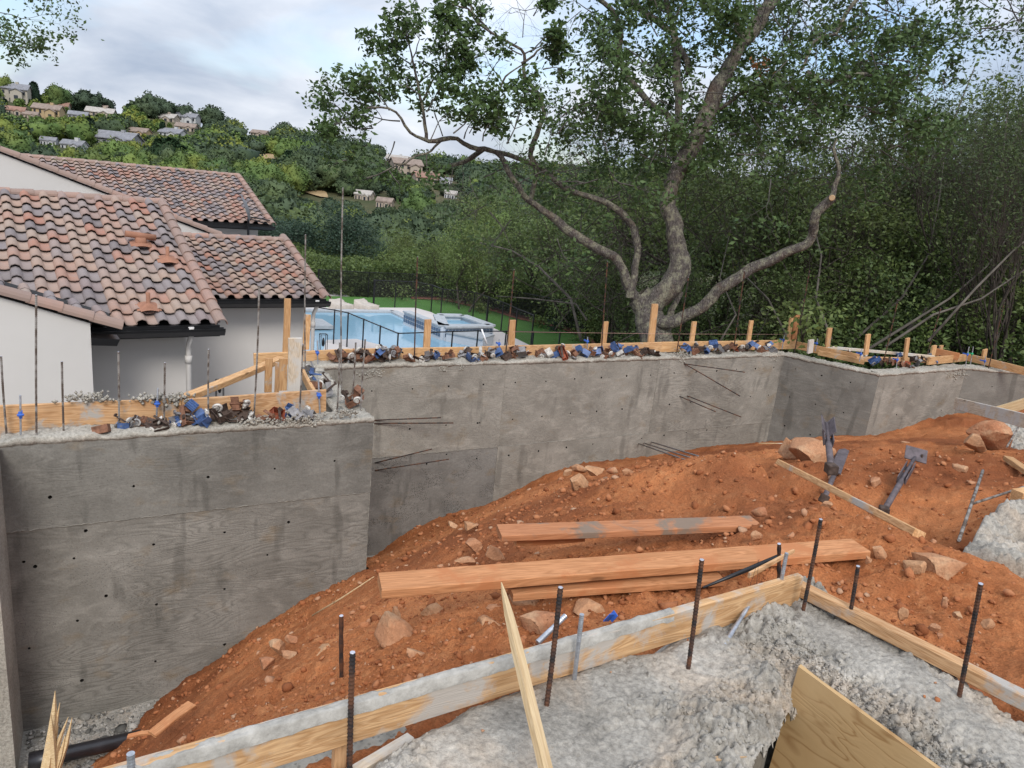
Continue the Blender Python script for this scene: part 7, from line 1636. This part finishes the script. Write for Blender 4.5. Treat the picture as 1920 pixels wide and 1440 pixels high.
def car(px, py, mat, label):
    P = hillpt(px, py)
    if P is None: return
    P = P+[0, 0, 1.0]; e = empty('parked_car', P, label, 'car', 'cars parked on the hill road'); mb = MB(); prof = [(-2.2, .3), (-2.2, .8), (-1.3, .95), (-.8, 1.45), (.7, 1.45), (1.2, .95), (2.2, .85), (2.2, .3)]; u = np.array((cos(R(-25)), sin(R(-25)), 0)); v = np.array((-u[1], u[0], 0))
    mb.prism([P+u*a-v*.9+HZ*b for a, b in prof], v*1.8); mb.build('body', m[mat], e); mb = MB(); mb.prism([P+u*a-v*.92+HZ*b for a, b in ((-1.1, 1.0), (-.75, 1.35), (.6, 1.35), (1.0, 1.0))], v*1.84); mb.build('windows', m['far_glass'], e)
    for a in (-1.4, 1.4):
        for s in (-.85, .7): mb = MB(); mb.tube([P+u*a+v*s+HZ*.33, P+u*a+v*(s+.15)+HZ*.33], .33, 10); mb.build('wheel', m['tyre'], e)
car(823, 305, 'car_white', 'white car parked at the top of the hill road'); car(815, 303, 'car_grey', 'grey car parked beside the white one on the hill road')
# trees, drawn first in the picture's near rows so that the largest are single things
rnd = random.Random(99); placed = []; cands = []
def maxscale(px, py, r, s):
    """trees in front of a house stay below its walls"""
    for hx, hy, hw, k_ in [(h[0], h[1], h[2], .05) for h in houses]+[(820, 330, 40, 0), (588, 368, 44, 0), (498, 297, 24, 0)]:
        if abs(px-hx) < hw*.5+5.2*F/r and py > hy-4:
            lim = (py-hy+hw*k_)/(9.8*F/r); s = min(s, lim)
    return s
import itertools
for _ in range(9000):
    az = R(rnd.uniform(-9, 66)); r = 95+350*rnd.random()**.75; x, y = r*sin(az), r*cos(az)
    if az > R(36) and rnd.random() < .5: continue
    ok = True; sp = 5.6 if r > 150 else 5.0
    key = (int(x//6), int(y//6))
    cands.append((x, y, r, az, key))
grid = {}
for x, y, r, az, key in cands:
    if any((x-a)**2+(y-b)**2 < 5.4**2 for dx in (-1, 0, 1) for dy in (-1, 0, 1) for (a, b) in grid.get((key[0]+dx, key[1]+dy), ())): continue
    z = float(terrain(x, y)); px, py, _ = proj((x, y, z))
    if maxscale(px, py, r, 1.0) < .2: continue
    grid.setdefault(key, []).append((x, y)); placed.append((r, x, y, z, az, px, py))
# distinct ridge trees
for (px, py, kd, s) in [(65,160,'cone',1.3),(60,172,'cone',.8),(110,172,'bush',1.3),(10,172,'bush',1.1),(28,176,'bush',.9),(98,172,'cone',.6),(160,182,'oak',1.35),(185,182,'oak',1.3),(270,190,'oak',1.35),(300,190,'oak',1.4),(285,188,'oak',1.3),(350,196,'oak',1.3),(395,208,'oak',1.4),(430,220,'oak',1.2),(470,222,'oak',1.3),(510,222,'oak',1.5),(540,232,'oak',1.3),(240,192,'cone',.7),(248,192,'cone',.75),(207,232,'cone',1.5),(170,262,'cone',1.1),(175,268,'cone',1.0),(270,312,'cone',1.1),(300,326,'cone',1.3),(320,328,'cone',1.3),(345,330,'cone',1.3),(365,332,'cone',1.2),(330,322,'cone',1.1),(356,318,'cone',1.0),(40,190,'cone',.9),(200,296,'cone',.9),(240,304,'cone',.9)]:
    P = None
    for dy in range(4, 40, 2):
        P = hillpt(px, py+dy)
        if P is not None: break
    if P is None: continue
    s = maxscale(px, py+dy, np.hypot(P[0], P[1]), s) if py > 200 else s
    if s < .25: continue
    placed.append((np.hypot(P[0], P[1]), P[0], P[1], P[2]-.4, atan2(P[0], P[1]), px, py, kd, s))
print('hill trees', len(placed))
placed.sort(key=lambda t: (-(10 if len(t) > 7 else 0), t[0]))
LAB = {'oak': 'dark round evergreen oak', 'cone': 'dark pointed conifer', 'bush': 'bright green leafy tree'}
stV = {}; nth = 0; TREES = []
for t in placed:
    r, x, y, z, az, px, py = t[:7]
    if len(t) > 7: kd, s = t[7], t[8]
    else:
        left = px < 560; q = rnd.random(); brightness = vn(x*.02, y*.02, 71)
        kd = ('bush' if (left and brightness > .42 and q < .75) else 'cone' if (left and q > .93) else 'oak') if left else ('bush' if q < .12 else 'oak'); s = rnd.uniform(.7, 1.15)*(1.0 if r > 150 else .9)*(.62 if (px < 420 and r > 340) else 1.0); s = maxscale(px, py, r, s)
        if s < .2: continue
    vis = -40 < px < 1000 and py < 560
    if nth < 290 and vis and r > 95:
        me = rnd.choice(HT[kd]); o = link({'oak': 'oak_tree', 'cone': 'conifer', 'bush': 'leafy_tree'}[kd], me); o.location = (x, y, z); o.rotation_euler = (0, 0, rnd.uniform(0, 6.28)); o.scale = (s, s, s*rnd.uniform(.85, 1.15))
        TREES.append((o, kd, px, py, r, s)); nth += 1
    else:
        stV.setdefault(kd, []).append((x, y, z, s, rnd.uniform(0, 6.28)))
# the remaining wood: light copies joined per kind
V_all = []; F_all = []; off = 0; MI = []
low = {}
for kd in HT:
    V1, Fa, C = hill_tree({'oak': 300, 'cone': 320, 'bush': 340}[kd], kd); bm = bmesh.new(); bmesh.ops.create_icosphere(bm, subdivisions=2, radius=1.0); d = np.array([v_.co[:] for v_ in bm.verts]); F2 = np.array([[q.index for q in f.verts] for f in bm.faces]); bm.free()
    n = len(d); S3, c = {'oak': ([4.6, 4.6, 3.4], 3.4), 'cone': ([1.7, 1.7, 5.2], 5.2), 'bush': ([3.4, 3.4, 3.6], 3.6)}[kd]; f = 1+.5*fbm(d[:, 0], d[:, 1], 1.9, 3, 5, z=d[:, 2]); 
    if kd == 'cone': f = f*np.interp(d[:, 2], [-1, -.6, 1], [.9, 1.15, .35])
    low[kd] = (d*f[:, None]*S3+[0, 0, c], F2, C[:320])
rg = np.random.default_rng(3)
for kd, L_ in stV.items():
    Vs = []; Fs = []; Cs = []; off = 0
    for (x, y, z, s, a) in L_:
        v0, f0, c0 = low[kd]; Rm = rotm(0, 0, a); Vs.append(v0@Rm.T*s*.95+[x, y, z]); Fs.append(f0+off); off += len(v0); Cs.append(c0@Rm.T*s+[x, y, z])
    mat = {'oak': 'hill_oak_leaf', 'cone': 'conifer_leaf', 'bush': 'hill_bright_leaf'}[kd]; C = np.concatenate(Cs)
    lm = leaves_mesh(C, .95, 5, 'x', m[mat], aspect=.85); V2 = np.empty(len(lm.vertices)*3); lm.vertices.foreach_get('co', V2); V2 = V2.reshape(-1, 3); bpy.data.meshes.remove(lm)
    o = link('woodland', fast_mesh('woodland', np.concatenate(Vs+[V2]), [np.concatenate(Fs), np.arange(len(V2)).reshape(-1, 4)+off], m[mat])); o['kind'] = 'stuff'; print(kd, len(L_))

# each hillside tree is named after the landmark it stands nearest to
SHORT = {25: 'the long cream ridge house', 108: 'the red roofed ridge house', 178: 'the beige chimney house', 188: 'the white tower house', 30: 'the orange roofed house', 92: 'the ochre house', 58: 'the brown wing', 148: 'the low grey house', 190: 'the low pale house', 312: 'the pale ridge house', 352: 'the white two storey house',
 350: 'the brown roofed house', 262: 'the tan gabled house', 325: 'the white gabled house', 222: 'the big grey house', 140: 'the lowest white house', 92.5: 'the bluish shed', 488: 'the lone saddle house', 760: 'the stepped tan house', 800: 'the tan wing by the road', 836: 'the house at the road end', 745: 'the flat pale building', 683: 'the pale roof low down', 722: 'the low tan roof', 845: 'the pale house fragment'}
marks = [(hx, hy, SHORT.get(hx, 'the far house')) for hx, hy, _ in houses]+[(445, 331, 'the far roof corner'), (250, 300, 'the long tiled ridge'), (90, 285, 'the left end of the tiled ridge'), (610, 372, 'the big round oak'), (540, 300, 'the middle of the wooded slope'), (620, 320, 'the wooded slope behind the tall rebar'), (400, 280, 'the conifer rows'), (690, 300, 'the hanging oak twigs'), (590, 366, 'the dry bank'), (560, 235, 'the ridge saddle'), (900, 330, 'the big oak limbs')]
NM = {'oak': 'dark round oak', 'cone': 'dark pointed conifer', 'bush': 'bright leafy tree'}; cntT = {}; rows = []
for (o, kd, px, py, r, s) in TREES:
    hx, hy, nm_ = min(marks, key=lambda q: (q[0]-px)**2+1.5*(q[1]-py)**2); dx = px-hx; dy = py-hy
    side = ('left of' if dx < 0 else 'right of') if abs(dx) > abs(dy)*1.2 else ('above' if dy < 0 else 'below')
    near_ = 'just' if math.hypot(dx, dy) < 22 else 'further'; size = 'big' if s > 1.0 else 'small' if s < .72 else 'middling'
    rows.append((o, kd, px, f"{size} {NM[kd]} {near_} {side} {nm_}"))
rows.sort(key=lambda q: q[2])
for q in rows: cntT[q[3]] = cntT.get(q[3], 0)+1
seen = {}
for (o, kd, px, lab) in rows:
    i = seen.get(lab, 0); seen[lab] = i+1
    full = lab+' on the hillside' if len(lab.split()) < 13 else lab
    tag(o, full if cntT[lab] == 1 else f"{ORD[i]} {lab}", 'tree', f"{NM[kd]}s on the far hillside")
